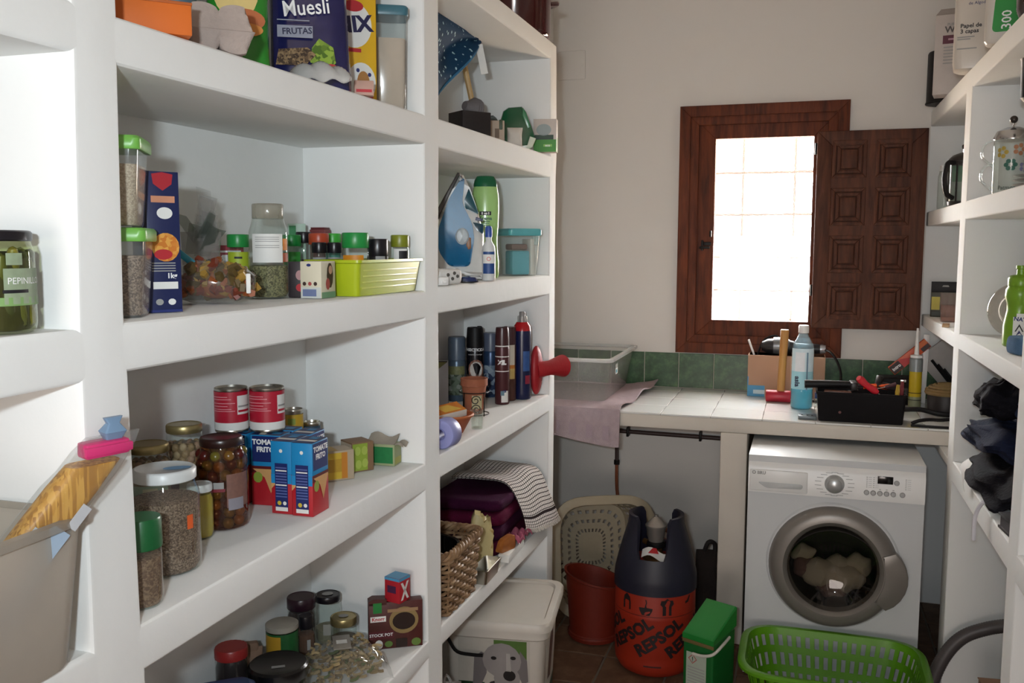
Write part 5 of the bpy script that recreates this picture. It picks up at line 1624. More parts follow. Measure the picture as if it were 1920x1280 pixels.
NS = 36
for row in range(13):
    z = .008 + row * .0122
    s = .90 + .10 * z / .165
    pts = []
    for k, p in enumerate(peri(NS * 4, s)):
        n_ = Vector((p.x, p.y, 0)).normalized()
        off = .005 * math.cos(PI * k / 4 + PI * (row % 2))
        pts.append((p.x + n_.x * off, p.y + n_.y * off, z + .0012 * math.sin(k * .7 + row)))
    G().tube(pts, .0050, 6, closed=True).obj('strand', CANE, t)
p0, p1 = peri(NS, .90), peri(NS, 1.0)
st = None
for k in range(NS):
    G().tube([(p0[k].x, p0[k].y, 0.002), (p1[k].x, p1[k].y, .168)], .0034, 5).obj('stake', CANE, t)
for ph, nm in ((0, 0), (2.1, 1), (4.2, 2)):
    pts = []
    for k, p in enumerate(peri(160, 1.0)):
        n_ = Vector((p.x, p.y, 0)).normalized()
        a = 2 * PI * k / 160 * 16 + ph
        pts.append((p.x + n_.x * .009 * math.cos(a), p.y + n_.y * .009 * math.cos(a), .172 + .008 * math.sin(a)))
    G().tube(pts, .0066, 6, closed=True).obj('rim_braid', CANE, t)
G().prism([(x, y) for x, y in [(p.x * .88, p.y * .88) for p in peri(24)]], .001, .005, mat=Matrix(((1, 0, 0, 0), (0, 0, 1, 0), (0, 1, 0, 0), (0, 0, 0, 1)))).obj('bottom', CANE, t)
t = thing('black_bowl', 'glossy black bowl sitting in the wicker basket', 'bowl', (-.985, 2.300, Z4b + .006))
G().lathe([(.04, 0), (.08, .02), (.094, .15), (.097, .156), (.09, .154), (.074, .03), (.03, .014), (.0001, .012)], 40, cap=(True, False)).obj('bowl', M('black_gloss', '#0c0a0b', .12, coat=.4), t)
BURG = M('burgundy_terry', '#561330', .95, var=.25, scale=25, bump=.6, bscale=350, spec=.1)
PLUM = M('plum_terry', '#3c1230', .95, var=.25, scale=25, bump=.6, bscale=350, spec=.1)
zz = Z4b


def slab(w, d, h, seed, n=10):
    r = random.Random(seed)
    ph = [r.random() * 6 for _ in range(6)]
    g = G()
    rings = []
    for j in range(n + 1):
        a = -PI / 2 + PI * j / n
        k = 1 - .10 * (1 - math.cos(a))
        z = h / 2 + h / 2 * math.sin(a)
        rings.append([(x * k + .004 * math.sin(y * 30 + ph[0]), y * k + .005 * math.sin(x * 25 + ph[1]), z + .004 * math.sin(x * 22 + y * 17 + ph[2]) * math.sin(PI * j / n))
                      for x, y in rrect(w, d, .045, 6)])
    return g.loft(rings)


for k, (h, m, lab) in enumerate(((.048, BURG, 'bottom'), (.046, PLUM, 'second'), (.042, BURG, 'third'), (.038, PLUM, 'top'))):
    o = slab(.255, .43, h, 50 + k).obj('folded_towel', m, None, (-1.035 + .004 * k, 2.915, zz + .003))
    tag(o, ('lowest burgundy towel', 'dark plum towel second from the bottom', 'burgundy towel third from the bottom', 'plum towel on top')[k] + ' of the folded stack under the checked cloth', 'towel', 'folded towels')
    zz += h + .003
near = smooth([(-1.115, 2.83, .834), (-1.02, 2.84, .832), (-.925, 2.845, .820), (-.876, 2.85, .742), (-.858, 2.853, .674)], 6)
far = smooth([(-1.10, 3.11, .832), (-1.0, 3.115, .832), (-.898, 3.125, .818), (-.856, 3.160, .710), (-.842, 3.235, .607)], 6)
NN = len(near) - 1


def tea(u, v, dz=0.0):
    f = u * NN
    i = min(int(f), NN - 1)
    a, b = near[i].lerp(near[i + 1], f - i), far[i].lerp(far[i + 1], f - i)
    p = a.lerp(b, v)
    dr = .035 * max(0, u - .6) * math.sin(PI * v) * u
    return (p.x + .012 * max(0, u - .6) * math.sin(PI * v) + .0, p.y, p.z - dr + .006 * math.sin(v * 9 + u * 3) * (1 - u * .5) + dz)


tt = thing('checked_tea_towel', 'white tea towel with fine dark checks draped over the towel stack', 'tea towel')
G().grid(tea, 40, 30).grid(lambda u, v: tea(u, v, -.006), 40, 30).obj('cloth', checks('check_cloth'), tt)
g = G()
for k in range(44):
    p = Vector(tea(1.0, k / 43))
    g.tube([p, p + Vector((.004, rnd.uniform(-.003, .006), -.012))], .0013, 4)
fr = g.obj('fringe', M('fringe', '#cfc8bf', .9), tt)
fr['kind'] = 'stuff'
t = thing('cut_container', 'pale yellow plastic container with a notch cut in its top', 'container', (-.937, 2.636, Z4b), face(-.94, 2.63))
G().prism([(-.030, 0), (.034, 0), (.036, .06), (.030, .10), (.031, .12), (.027, .150), (.016, .142), (.010, .150), (.0, .146), (-.006, .155), (-.003, .166), (-.022, .170), (-.032, .150), (-.036, .11), (-.034, .06)], -.026, .026, bev=.008).obj('body', M('pale_yellow_plastic', '#cbbb86', .4, var=.08), t)
G().lathe([(.012, .0), (.012, .02), (.0001, .021)], 14, mat=T(-.04, 0, .11, 0, -PI / 2, 0)).obj('spout', M('orange_plastic_cap', '#a5703a', .4), t)
t = thing('wood_scraper', 'orange-brown wooden block lying beside the folded towels', 'wooden block', (-.885, 2.715, Z4b + .0275), 1.25)
G().prism(fillet([(-.04, 0), (.04, 0), (.036, .045), (-.02, .038)], .008), -.012, .012, bev=.002).obj('block', wood('orange_wood', '#8a4f22', '#b06d34', (20, 60, 60)), t)
t = thing('pink_cloth', 'small crumpled pink cloth at the front of the shelf', 'cloth', (-.876, 2.818, Z4b + .022))
G().grid(lambda u, v: ((u - .5) * .05 + .008 * math.sin(v * 8), (v - .5) * .11, .012 + .018 * abs(math.sin(u * 7 + v * 5)) + .008 * math.sin(v * 17)), 14, 24, thick=.003).obj('cloth', M('dusty_pink', '#a5566e', .9, var=.2, bump=.4), t)
t = thing('baking_tin', 'shallow grey metal tin by the wicker basket', 'tin', (-.884, 2.525, Z4b), .02)
G().loft([[(x, y, z) for x, y in rrect(w, d, .008)] for w, d, z in ((.04, .12, 0), (.05, .135, .042), (.054, .139, .043), (.05, .135, .044), (.038, .118, .003))]).obj('tin', TIN, t)
t = thing('white_carton', 'plain white carton lying at the shelf front under the pink cloth', 'box', (-.876, 2.745, Z4b + .0012), .02)
G().box(-.02, .016, -.075, .10, 0, .026, bev=.002).rect(-.012, .01, .004, .020, -.0755).obj('carton', PAPER, t)

# ---- floor below
t = thing('dog_food_bin', 'white lidded bin with a grey dog picture on the front', 'bin', (-.918, 2.80, 0), .14)
BINW = M('bin_white', '#c6c0b6', .4, var=.03)
BW, BD, BH = .325, .36, .415
G().loft([[(x, y, z) for x, y in rrect(w, d, .04, 6)] for w, d, z in ((BW - .05, BD - .05, 0), (BW - .04, BD - .04, .01), (BW, BD, BH))], cap=(True, False)).obj('body', BINW, t)
G().loft([[(x, y, z) for x, y in rrect(w, d, .05, 6)] for w, d, z in ((BW + .01, BD + .01, BH - .03), (BW + .02, BD + .02, BH - .025), (BW + .02, BD + .02, BH), (BW + .04, BD + .04, BH + .002), (BW + .04, BD + .04, BH + .022),
          (BW + .03, BD + .03, BH + .030), (BW - .01, BD - .01, BH + .030), (BW - .02, BD - .02, BH + .022))]).obj('lid', BINW, t)
y_ = -BD / 2 - .0005
g = G()


def fr_(pts, m, k):
    s = 1 if k > 1 else 0
    g.quad([(x + .022 * s, -BD / 2 + .02 - (z + .028 * s) * .0482 - .0012 - .0004 * k, z + .028 * s) for x, z in pts], m)


dsc = lambda cx, cz, rx, rz_, n=16: [(cx + rx * math.cos(2 * PI * i / n), cz + rz_ * math.sin(2 * PI * i / n)) for i in range(n)]
fr_([(-.115, .03), (.115, .03), (.115, .385), (-.115, .385)], 0, 0)
fr_([(.0, .27), (.105, .27), (.105, .38), (.0, .38)], 1, 1)
fr_([(-.115, .03), (-.03, .03), (-.03, .235), (-.115, .235)], 2, 1)
fr_([(.05, .03), (.115, .03), (.115, .2), (.06, .26)], 2, 1)
fr_(dsc(-.005, .10, .072, .12), 3, 2)
fr_([(-.062, .31), (-.085, .29), (-.09, .20), (-.066, .19), (-.045, .24), (-.042, .30)], 4, 3)
fr_([(.062, .32), (.084, .29), (.088, .22), (.07, .21), (.05, .25)], 4, 3)
fr_(dsc(.004, .285, .062, .058), 5, 4)
fr_(dsc(.02, .225, .042, .045), 5, 5)
fr_(dsc(.028, .236, .020, .018), 6, 6)
fr_(dsc(-.022, .292, .009, .006), 6, 7)
fr_(dsc(.04, .296, .009, .006), 6, 7)
fr_([(.0, .195), (.05, .19), (.045, .186), (.01, .186)], 6, 7)
fr_([(.018, .31), (.03, .31), (.034, .25), (.018, .25)], 7, 6)
g.obj('dog_picture', [M('bin_label', '#b9b4aa', .5), M('bin_green', '#4a6a2a', .5, scale=20, var=.3), M('bin_dark_green', '#1f3a24', .5), M('dog_dark', '#2a2526', .6), M('dog_ear', '#6f6a6a', .6),
                      M('dog_grey', '#8d8886', .6, scale=30, var=.12), M('dog_nose', '#1d1a1b', .4), M('dog_light', '#a5a09c', .6)], t)
g = G()
g.quad([(BW / 2 - .02 + z * .0482 + .0012, y, z) for y, z in ((-.12, .06), (.12, .06), (.12, .36), (-.12, .36))], 0)
g.quad([(BW / 2 - .02 + z * .0482 + .0018, y, z) for y, z in ((-.05, .20), (.03, .18), (.06, .30), (.03, .37), (-.03, .33))], 1)
g.quad([(BW / 2 - .02 + z * .0482 + .0018, y, z) for y, z in ((-.12, .06), (.12, .06), (.12, .16), (-.12, .13))], 2)
g.obj('side_picture', [M('bin_label', '#b9b4aa', .5), M('dog_brown', '#4d3024', .6), M('bin_dark_green', '#1f3a24', .5)], t)
G().tube(smooth([(-.155, -.19, .405), (-.135, -.205, .375), (-.11, -.208, .345), (-.06, -.206, .338), (-.03, -.205, .338)], 4), .006, 6).obj('strap', BLACK, t)
t = thing('plastic_bag', 'crumpled clear white plastic bag on the floor beside the dog bin', 'bag', (-.985, 2.36, 0), .4)
G().loft(bagshape(.15, .13, .35, 61, top=.45)).obj('film', clear('white_bag_film', '#f0f0f0', .55, .12, 1., 1.55, bodycol='#b5b0ae'), t)
g = G()
for a_ in (-.02, .025):
    g.tube(smooth([(a_, 0, .33), (a_ + .01, -.01, .375), (a_ + .03, 0, .33)], 4), .004, 5)
g.obj('handle', clear('white_bag_film', '#f0f0f0'), t)
t = thing('onion', 'small brown onion on the floor of the second bay', 'onion', (-.93, 1.99, 0))
G().lathe([(.0001, 0), (.02, .004), (.034, .028), (.03, .05), (.012, .064), (.006, .08), (.0001, .082)], 20).obj('bulb', M('onion_skin', '#8f5b3c', .5, stretch=(60, 60, 6), var=.25), t)
G().tube([(0, 0, .07), (.004, .002, .088), (.012, .004, .094)], [.006, .003, .001], 6).obj('stalk', M('onion_stalk', '#a98a5e', .7), t)

# ================================================================ UNDER AND ON THE COUNTER
# gas pipe along the wall and orange hose
PIPE = M('brown_pipe', '#3d2a26', .5, var=.15)
t = thing('gas_pipe', 'dark brown gas pipe fixed along the wall under the counter', 'pipe')
G().tube([(-1.19, 4.395, .712), (-.302, 4.395, .702)], .0105, 10).obj('pipe', PIPE, t)
G().tube(smooth([(-.852, 4.395, .708), (-.856, 4.385, .68), (-.850, 4.37, .62), (-.848, 4.36, .565)], 5), .0095, 8).obj('drop', PIPE, t)
for x in (-.80, -.45):
    G().box(x - .006, x + .006, 4.375, 4.4245, .685, .73, bev=.002).obj('bracket', IRON, t)
G().lathe([(.014, 0), (.014, .022)], 8, mat=T(-.848, 4.36, .548)).obj('joint', IRON, t)
tag(G().tube(smooth([(-.848, 4.36, .556), (-.842, 4.36, .40), (-.800, 4.34, .27), (-.62, 4.24, .24), (-.49, 3.90, .34), (-.505, 3.60, .485), (-.513, 3.487, .492)], 8), .0085, 8).obj('gas_hose', M('orange_hose', '#8a4a2c', .5)),
    'orange-brown rubber hose from the wall pipe to the gas cylinder', 'hose')

# gas cylinder
t = thing('gas_cylinder', 'orange gas cylinder with navy plastic collar', 'gas cylinder', (-.508, 3.42, 0), face(-.508, 3.42) - .12)
ORG = M('cylinder_orange', '#982812', .5, var=.08, scale=12)
G().lathe([(.115, 0), (.135, .012), (.148, .035), (.1515, .06), (.1505, .085), (.1525, .09), (.1525, .23), (.1535, .235), (.1525, .24), (.1525, .345), (.14, .40), (.1, .42)], 56).obj('body', ORG, t)
NAVY = M('collar_navy', '#1b1c2c', .5, var=.1)


def collar(u, v):
    a = 2 * PI * u
    lug = max(0.0, min(1.0, (abs(math.cos(a)) - .34) / .30))
    lug = lug * lug * (3 - 2 * lug)
    ztop = .455 + .145 * lug
    z = .325 + (ztop - .325) * v
    r = .1565 if z < .37 else .1565 - .052 * min(1, ((z - .37) / .2)) ** 1.2
    return (r * math.cos(a), r * math.sin(a), z)


G().grid(collar, 72, 14).solidify(.014).obj('collar', NAVY, t)
G().lathe([(.05, .41), (.05, .43), (.028, .432), (.024, .462), (.0001, .463)], 24).obj('valve', M('brass_valve', '#7a5a34', .4, .8), t)
tg = G().grid(lambda u, v: ((u - .5) * .09, -.082 + v * .034, .448 + .012 * math.sin(u * 5) + .02 * v), 8, 5, thick=.001)
tg.quad([(-.02, -.078, .466), (.02, -.075, .464), (.008, -.052, .478), (-.006, -.052, .478)], 1)
tg.obj('paper_tag', [PAPER, INKR], t)
r_ = .1527
for a in (-1.30, -.52, .24, 1.0):
    text('REPSOL', .062, t, M('cylinder_black', '#1c1213', .6), r=r_ + .0012, a=a, tilt=.62, loc=(0, 0, .165), bold=.0030, name='lettering')
cyl = lambda pts, a0: [(r_ * math.sin(a0 + x / r_) * 1.003, -r_ * math.cos(a0 + x / r_) * 1.003, z) for x, z in pts]
INKC = M('cylinder_black', '#1c1213', .6)
ic = G().quad(cyl([(-.018, .262), (.018, .262), (.018, .29), (.014, .31), (0, .322), (-.014, .31), (-.018, .29)], -.62))
ic.obj('house_pictogram', INKC, t)
ic = G().quad(cyl([(-.024, .27), (-.014, .252), (.014, .252), (.024, .27), (.026, .28), (.004, .2815), (.002, .29), (.005, .30), (.002, .312), (-.002, .312), (.001, .30), (-.002, .29), (-.004, .2815), (-.026, .28)], -.10))
ic.obj('bowl_pictogram', INKC, t)
ic = G().quad(cyl([(-.017, .255), (.017, .255), (.017, .288), (.026, .298), (.022, .312), (.010, .312), (0, .32), (-.010, .312), (-.022, .312), (-.026, .298), (-.017, .288)], .42))
ic.obj('chef_hat_pictogram', INKC, t)
ic = G().quad(cyl([(-.012, .29), (.004, .294), (.016, .318), (.008, .318), (-.004, .302), (-.014, .30)], 1.02))
ic.obj('tool_pictogram', INKC, t)
text('gas butano   gas butano   gas butano', .009, t, M('cylinder_black', '#1c1213', .6), r=r_, a=0, loc=(0, 0, .236))
ln = G().wrap(r_, -1.3, 1.3, .2468, .2485, seg=30)
ln.obj('line_print', M('cylinder_black', '#1c1213', .6), t)
G().wrap(.1506, -.14, .3, .052, .058, seg=8).obj('slot', M('cylinder_dark', '#3a0f0c', .6), t)
t = thing('gas_regulator', 'silver dome-shaped regulator on top of the gas cylinder', 'regulator', (-.512, 3.44, .4645), face(-.51, 3.44))
G().lathe([(.036, 0), (.036, .014), (.03, .02)], 20).obj('base', BLACK, t)
G().lathe([(.028, .018), (.031, .032), (.038, .072), (.041, .076), (.041, .083), (.036, .088), (.012, .112), (.008, .114), (.008, .122), (.0001, .123)], 24).obj('dome', M('dull_aluminium', '#9a9690', .35, .6), t)
G().tube([(-.03, 0, .012), (-.045, .012, .014)], .011, 8).obj('inlet', M('brass_valve', '#7a5a34', .4, .8), t)

# cream basket standing on end, orange tub in it
CREAM = M('cream_plastic', '#a69a82', .5, var=.06)


def slotted(w, d, h, rad, taper, holes, mat, name, parent, rimm, base_holes=None, nu=216, th=.003, M4=None):
    """open basket: wall with real slots, bottom, rolled rim"""
    ring0 = rrect(w, d, rad, 10)

    def pt(k, n, s):
        P = ring0
        L_ = [0.0]
        for i in range(len(P)):
            L_.append(L_[-1] + math.dist(P[i], P[(i + 1) % len(P)]))
        x = L_[-1] * (k % n) / n
        for i in range(len(P)):
            if L_[i] <= x <= L_[i + 1]:
                u = (x - L_[i]) / max(1e-9, L_[i + 1] - L_[i])
                a, b = P[i], P[(i + 1) % len(P)]
                return ((a[0] + (b[0] - a[0]) * u) * s, (a[1] + (b[1] - a[1]) * u) * s)
    zs = sorted({0.0, 1.0} | {z for r in holes for z in r})
    t = bmesh.new()
    pre = [pt(k, nu, 1.0) for k in range(nu)]
    vs = [[t.verts.new((pre[k][0] * (taper + (1 - taper) * z), pre[k][1] * (taper + (1 - taper) * z), z * h)) for k in range(nu)] for z in zs]
    for j in range(len(zs) - 1):
        for k in range(nu):
            hole = any(abs(zs[j] - a) < 1e-9 for a, b in holes) and k % 4 in (1, 2)
            if hole:
                continue
            t.faces.new((vs[j][k], vs[j][(k + 1) % nu], vs[j + 1][(k + 1) % nu], vs[j + 1][k]))
    cur = vs[0]
    for q, s in enumerate((.86, .78, .64, .56, .42, .34)):
        nxt = [t.verts.new((pre[k][0] * taper * s, pre[k][1] * taper * s, 0)) for k in range(nu)]
        for k in range(nu):
            if q % 2 == 0 or k % 6 in (0, 1, 2):
                t.faces.new((nxt[k], nxt[(k + 1) % nu], cur[(k + 1) % nu], cur[k]))
        cur = nxt
    t.faces.new(cur)
    bmesh.ops.recalc_face_normals(t, faces=t.faces)
    bmesh.ops.solidify(t, geom=t.faces[:], thickness=th)
    g = G()
    g.put(t, 0, M4)
    g.obj(name, mat, parent, sharp=.6)
    g = G()
    P = [Vector((pre[k][0], pre[k][1], h)) for k in range(0, nu, 3)]
    rr = []
    n_ = len(P)
    for (o_, dz, q) in ((.0, -.004, 0), (rimm, -.012, 0), (rimm, -.003, 0), (rimm * .6, .003, 0), (-.003, .002, 0), (-.003, -.006, 0)):
        ring = []
        for p in P:
            nn = Vector((p.x, p.y, 0)).normalized()
            ring.append((p.x + nn.x * o_, p.y + nn.y * o_, h + dz))
        rr.append(ring)
    rr.append(rr[0])
    g.loft(rr, cap=(False, False), mat=M4)
    g.obj('rim', mat, parent)


t = thing('cream_laundry_basket', 'cream slotted plastic basket standing on its end behind the gas cylinder', 'basket', (-.905, 3.93, .262))
z_ = Vector((.45, -.88, .14)).normalized()
y_ = (Vector((-.06, .12, 1)) - z_ * Vector((-.06, .12, 1)).dot(z_)).normalized()
x_ = y_.cross(z_)
t.rotation_euler = Matrix(((x_.x, y_.x, z_.x), (x_.y, y_.y, z_.y), (x_.z, y_.z, z_.z))).to_euler()
slotted(.40, .46, .26, .12, .84, [(.12, .28), (.36, .52), (.6, .76)], CREAM, 'body', t, .035, nu=180)
t.location = (-.895, 4.01, .240)
t = thing('orange_tub', 'orange-red plastic tub in front of the cream basket', 'tub', (-.785, 3.595, 0), .3)
OT = M('orange_tub_plastic', '#6e1e0c', .55, var=.12)
G().lathe([(.085, 0), (.10, .006), (.105, .03), (.10, .035), (.118, .25), (.125, .254), (.125, .262), (.115, .262), (.096, .03), (.0001, .012)], 36, cap=(True, False)).obj('tub', OT, t)
for v in t.children[0].data.vertices:
    v.co.z += max(0, v.co.z) * (-v.co.x) * .9 * (v.co.z / .262)
G().lathe([(.126, .02), (.128, .026), (.126, .032)], 36, mat=T(0, 0, -.002), sx=.86, sy=.86, cap=(False, False)).obj('foot_ring', OT, t)
t = thing('dark_sack', 'dark brown lumpy sack in the corner right of the gas cylinder', 'sack', (-.362, 3.95, 0), .2)
G().loft(bagshape(.10, .20, .30, 71, top=.35)).obj('cloth', M('dark_sacking', '#231a17', .9, scale=30, var=.3, bump=.5), t)
G().tube(smooth([(-.02, 0, .27), (0, -.01, .335), (.03, 0, .325), (.03, 0, .26)], 4), .010, 6).obj('handle', M('dark_sacking2', '#1a1413', .8), t)

# green detergent box
t = thing('detergent_box', 'green detergent box with hinged lid and white handle beside the cylinder', 'box', (-.270, 3.085, 0), -.42)
t.scale = (.93, .93, .96)
GB = M('box_green', '#145f29', .4, var=.05)
GBL = M('box_green_lid', '#1d7a30', .35, var=.05)
G().loft([[(x, y, z) for x, y in rrect(w, d, .008)] for w, d, z in ((.118, .155, 0), (.122, .16, .004), (.124, .162, .315))]).obj('body', GB, t)
G().loft([[(-.064, -.083, .30), (.064, -.083, .30), (.064, .085, .325), (-.064, .085, .325)], [(-.064, -.083, .318), (.064, -.083, .318), (.064, .085, .392), (-.064, .085, .392)],
          [(-.060, -.078, .323), (.060, -.078, .323), (.060, .08, .397), (-.060, .08, .397)]]).obj('lid', GBL, t)
G().box(-.0642, .0642, -.083, -.080, .286, .299, bev=.001).obj('seal', M('seal_brown', '#6a5a34', .5), t)
g = G().rect(-.046, .036, .10, .255, -.0823, 0)
for k in range(9):
    g.rect(-.04, .03, .115 + k * .0105, .119 + k * .0105, -.0826, 1)
g.poly([(-.038, .232), (-.02, .214), (-.002, .232), (-.02, .250)], -.0826, 2).poly([(-.034, .232), (-.02, .218), (-.006, .232), (-.02, .246)], -.0828, 0)
g.rect(-.0215, -.0185, .228, .240, -.083, 3).rect(-.0215, -.0185, .223, .226, -.083, 3)
g.obj('paper_label', [M('pale_green_label2', '#a9b5a5', .5), GREY, M('hazard_red', '#a84a4a', .5), INK], t)
G().tube(smooth([(.066, .03, .30), (.072, -.03, .292), (.066, -.088, .275), (.03, -.098, .262), (-.012, -.096, .258)], 6), .0055, 8).obj('handle', M('white_handle', '#c9c6bd', .4), t)

# lime laundry basket in front of the washing machine
t = thing('laundry_basket', 'bright green slotted laundry basket in front of the washing machine', 'basket', (.131, 3.150, 0))
slotted(.565, .40, .236, .12, .80, [(.18, .36), (.46, .64), (.74, .90)], M('laundry_green', '#589416', .35, var=.06), 'body', t, .022, nu=216)

# ---- on the counter
ZT = .9352
t = thing('hand_towel', 'pale pink towel hanging over the counter edge under the clear tub', 'towel')
PINK = M('pink_terry', '#a8989c', .95, var=.16, scale=40, bump=.7, bscale=260, spec=.1)


def pinkt(u, v):
    x = -1.17 + u * (.465 + .07 * max(0, v - .3))
    if v < .3:
        q = v / .3
        z = .805 + .018 * math.sin(u * 5) + q * (ZT + .0105 - .805 - .018 * math.sin(u * 5))
        y = 3.679 - .010 * (1 - q) - .006 * math.sin(u * 14) * (1 - q)
    else:
        q = (v - .3) / .7
        y = 3.679 + q * .70
        lump = max(0, (u - .72) / .28)
        z = ZT + .0115 + .004 * math.sin(u * 15 + q * 9) * (1 if u > .8 else .3) + .018 * lump * lump * q * q + .008 * lump * (1 + math.sin(q * 14))
    return (x, y, z)


G().grid(pinkt, 36, 44, thick=.006).obj('cloth', PINK, t)
g = G()
for k in range(6):
    u = .1 + k * .15
    g.quad([(x - .0, y - .0075, z) for x, y, z in (pinkt(u, .05), pinkt(u + .06, .05), pinkt(u + .06, .16), pinkt(u, .16))])
g.obj('woven_motif', M('pink_motif', '#a3929a', .95, bump=.5, bscale=260), t)
t = thing('clear_tub', 'large clear plastic tub on the pink towel in the corner', 'tub', (-.968, 4.06, ZT + .016))
rw2 = lambda w, d, z: [(x, y, z) for x, y in rrect(w, d, .035, 6)]
G().loft([rw2(.335, .50, 0), rw2(.345, .51, .006), rw2(.40, .60, .185)], cap=(True, False)).obj('body', clear('tub_plastic', '#f8fafa', .15, .15, .7, bodycol='#fafafa'), t)
G().loft([rw2(.40, .60, .172), rw2(.43, .63, .174), rw2(.432, .632, .186), rw2(.40, .60, .189), rw2(.396, .596, .18)], cap=(False, False)).obj('rim', clear('tub_rim', '#f6f8f8', .5, .15, .9, bodycol='#f4f6f6'), t)
G().rectx(-.12, -.07, .10, .145, .191, 0, mat=T(0, 0, 0, 0, 0, 0)).rectx(-.115, -.085, .105, .12, .1915, 1).obj('sticker', [PAPER, M('teal_sticker', '#3f8fa0', .5)], t)
t = thing('cardboard_box', 'open brown cardboard box on the counter below the window', 'box', (-.066, 4.322, ZT))
CARD = M('cardboard', '#a5836b', .85, var=.06, scale=15)
g = G()
for x0, x1, y0, y1 in ((-.166, .166, -.062, -.0585), (-.166, .166, .0585, .062), (-.166, -.1625, -.0585, .0585), (.1625, .166, -.0585, .0585)):
    g.box(x0, x1, y0, y1, .001, .188)
g.box(-.164, .164, -.06, .06, 0, .003)
g.obj('carton', CARD, t)
g = G().rect(-.1655, -.09, .0, .05, -.0625, 0).rect(-.14, -.09, .012, .03, -.0628, 1).rect(-.166, -.162, 0, .09, -.0626, 0)
g.rect(.02, .075, .0, .188, -.0624, 2)
g.obj('print', [M('box_blue', '#3a86b0', .5), M('box_pale_blue', '#b5cfd9', .5), M('box_pale', '#b9a597', .7)], t)
t = thing('heat_gun', 'black and silver heat gun lying across the cardboard box', 'heat gun', (-.07, 4.325, ZT + .190))
G().lathe([(.0001, 0), (.02, .004), (.034, .03), (.037, .07), (.032, .12), (.024, .15)], 24, mat=T(-.11, 0, .034, 0, PI / 2, 0)).obj('motor_housing', M('gun_black', '#1d1d20', .35), t)
G().lathe([(.0385, .06), (.040, .08), (.036, .115), (.03, .13)], 24, mat=T(-.115, 0, .037, 0, PI / 2, 0), cap=(False, False)).obj('silver_cover', M('gun_silver', '#70757a', .35, .5), t)
G().lathe([(.026, 0), (.024, .05), (.022, .10), (.018, .125)], 20, mat=T(.035, 0, .028, 0, PI / 2, 0)).obj('barrel', M('gun_black', '#1d1d20', .35), t)
G().lathe([(.0195, 0), (.021, .015), (.0175, .03)], 20, mat=T(.14, 0, .028, 0, PI / 2, 0)).obj('nozzle', M('gun_silver2', '#b0b4b8', .3, .5), t)
cord = (G().tube(smooth([(.09, 4.325, ZT + .215), (.12, 4.28, ZT + .21), (.15, 4.24, ZT + .17), (.165, 4.22, ZT + .11), (.15, 4.19, ZT + .04), (.12, 4.17, ZT + .008), (.02, 4.15, ZT + .008)], 6), .0055, 6).obj('cord', BLACK, t))
cord.location = -Vector(t.location)
tag(G().tube(smooth([(-.205, 4.365, ZT + .12), (-.19, 4.365, ZT + .2), (-.165, 4.365, ZT + .25), (-.12, 4.365, ZT + .268), (-.09, 4.365, ZT + .25)], 6), .005, 6).obj('wire_loop', BLACK), 'black wire looping up out of the cardboard box at its left', 'wire')
tag(G().box(-.004, .004, -.012, .012, 0, .26, bev=.001, mat=T(-.145, 4.345, ZT + .006, 0, -.36, 0)).obj('white_strip', WHITE), 'thin white strip leaning out of the cardboard box', 'strip')
t = thing('mallet', 'rubber mallet with red head down and wooden handle up', 'mallet', (-.093, 4.13, ZT))
G().lathe([(.024, 0), (.026, .004), (.026, .10), (.024, .104)], 24, mat=T(-.052, 0, .0262, 0, PI / 2, 0)).obj('head', M('mallet_red', '#a3142a', .4, var=.08), t)
G().lathe([(.0165, .05), (.0165, .2), (.018, .315), (.016, .318)], 18, mat=T(.008, 0, 0, 0, .035, 0)).obj('handle', wood('mallet_wood', '#96652f', '#b98748'), t)
t = thing('blue_bottle', 'clear plastic bottle of light blue liquid with white cap', 'bottle', (.004, 4.0, ZT), face(.004, 4.0))
BR = .0445
G().lathe([(BR * .9, 0), (BR, .006), (BR, .08), (BR * .985, .085), (BR, .09), (BR, .235), (BR * .9, .27), (BR * .55, .30), (BR * .42, .312), (BR * .42, .325)], 32, cap=(True, False)).obj('bottle', clear('bottle_plastic', '#e6f2f6', .10, .05, bodycol='#b5d0da'), t)
G().lathe([(BR * .86, .004), (BR * .965, .01), (BR * .965, .125)], 32).obj('liquid', clear('blue_liquid', '#a5dbe6', .6, .1, .6, 1.3, bodycol='#86cfdc'), t)
G().lathe([(BR * .47, .318), (BR * .47, .346), (BR * .42, .350), (.0001, .350)], 20).obj('cap', WHITE, t)
G().wrap(BR, -1.25, 1.25, .085, .255, 0, 16).wrap(BR, -.7, .2, .16, .24, 1, 8, off=.0009).wrap(BR, .35, .5, .08, .24, 2, 4, off=.001).wrap(BR, -1.25, 1.25, .085, .16, 3, 16, off=.0008).obj(
    'paper_label', [M('sky_label', '#cfe4ec', .4), M('pale_label2', '#e2e8ee', .4), M('slate_print', '#6a8aa0', .5), M('cyan_label', '#9fd2de', .4)], t)
text('asia', .03, t, M('bottle_ink', '#24304a', .5), r=BR + .0016, a=-.45, tilt=-PI / 2, loc=(0, 0, .118), bold=.0012)
# black tool crate
t = thing('tool_crate', 'open black plastic crate full of tools at the counter front', 'crate', (.222, 3.80, ZT))
TC = M('crate_black', '#121012', .7, var=.2, scale=30, spec=.15)
rb = lambda w, d, z: [(x, y, z) for x, y in rrect(w, d, .012, 4)]
G().loft([rb(.302, .142, 0), rb(.306, .146, .004), rb(.322, .158, .106), rb(.330, .166, .107), rb(.330, .166, .116), rb(.318, .154, .116), rb(.300, .140, .005)]).obj('crate', TC, t)
G().lathe([(.0055, 0), (.005, .002), (.0001, .0022)], 10, mat=T(-.075, -.0755, .038, PI / 2)).obj('rivet', M('rust_rivet', '#5a2a24', .5), t)
CB = (.222, 3.80, ZT + .112)


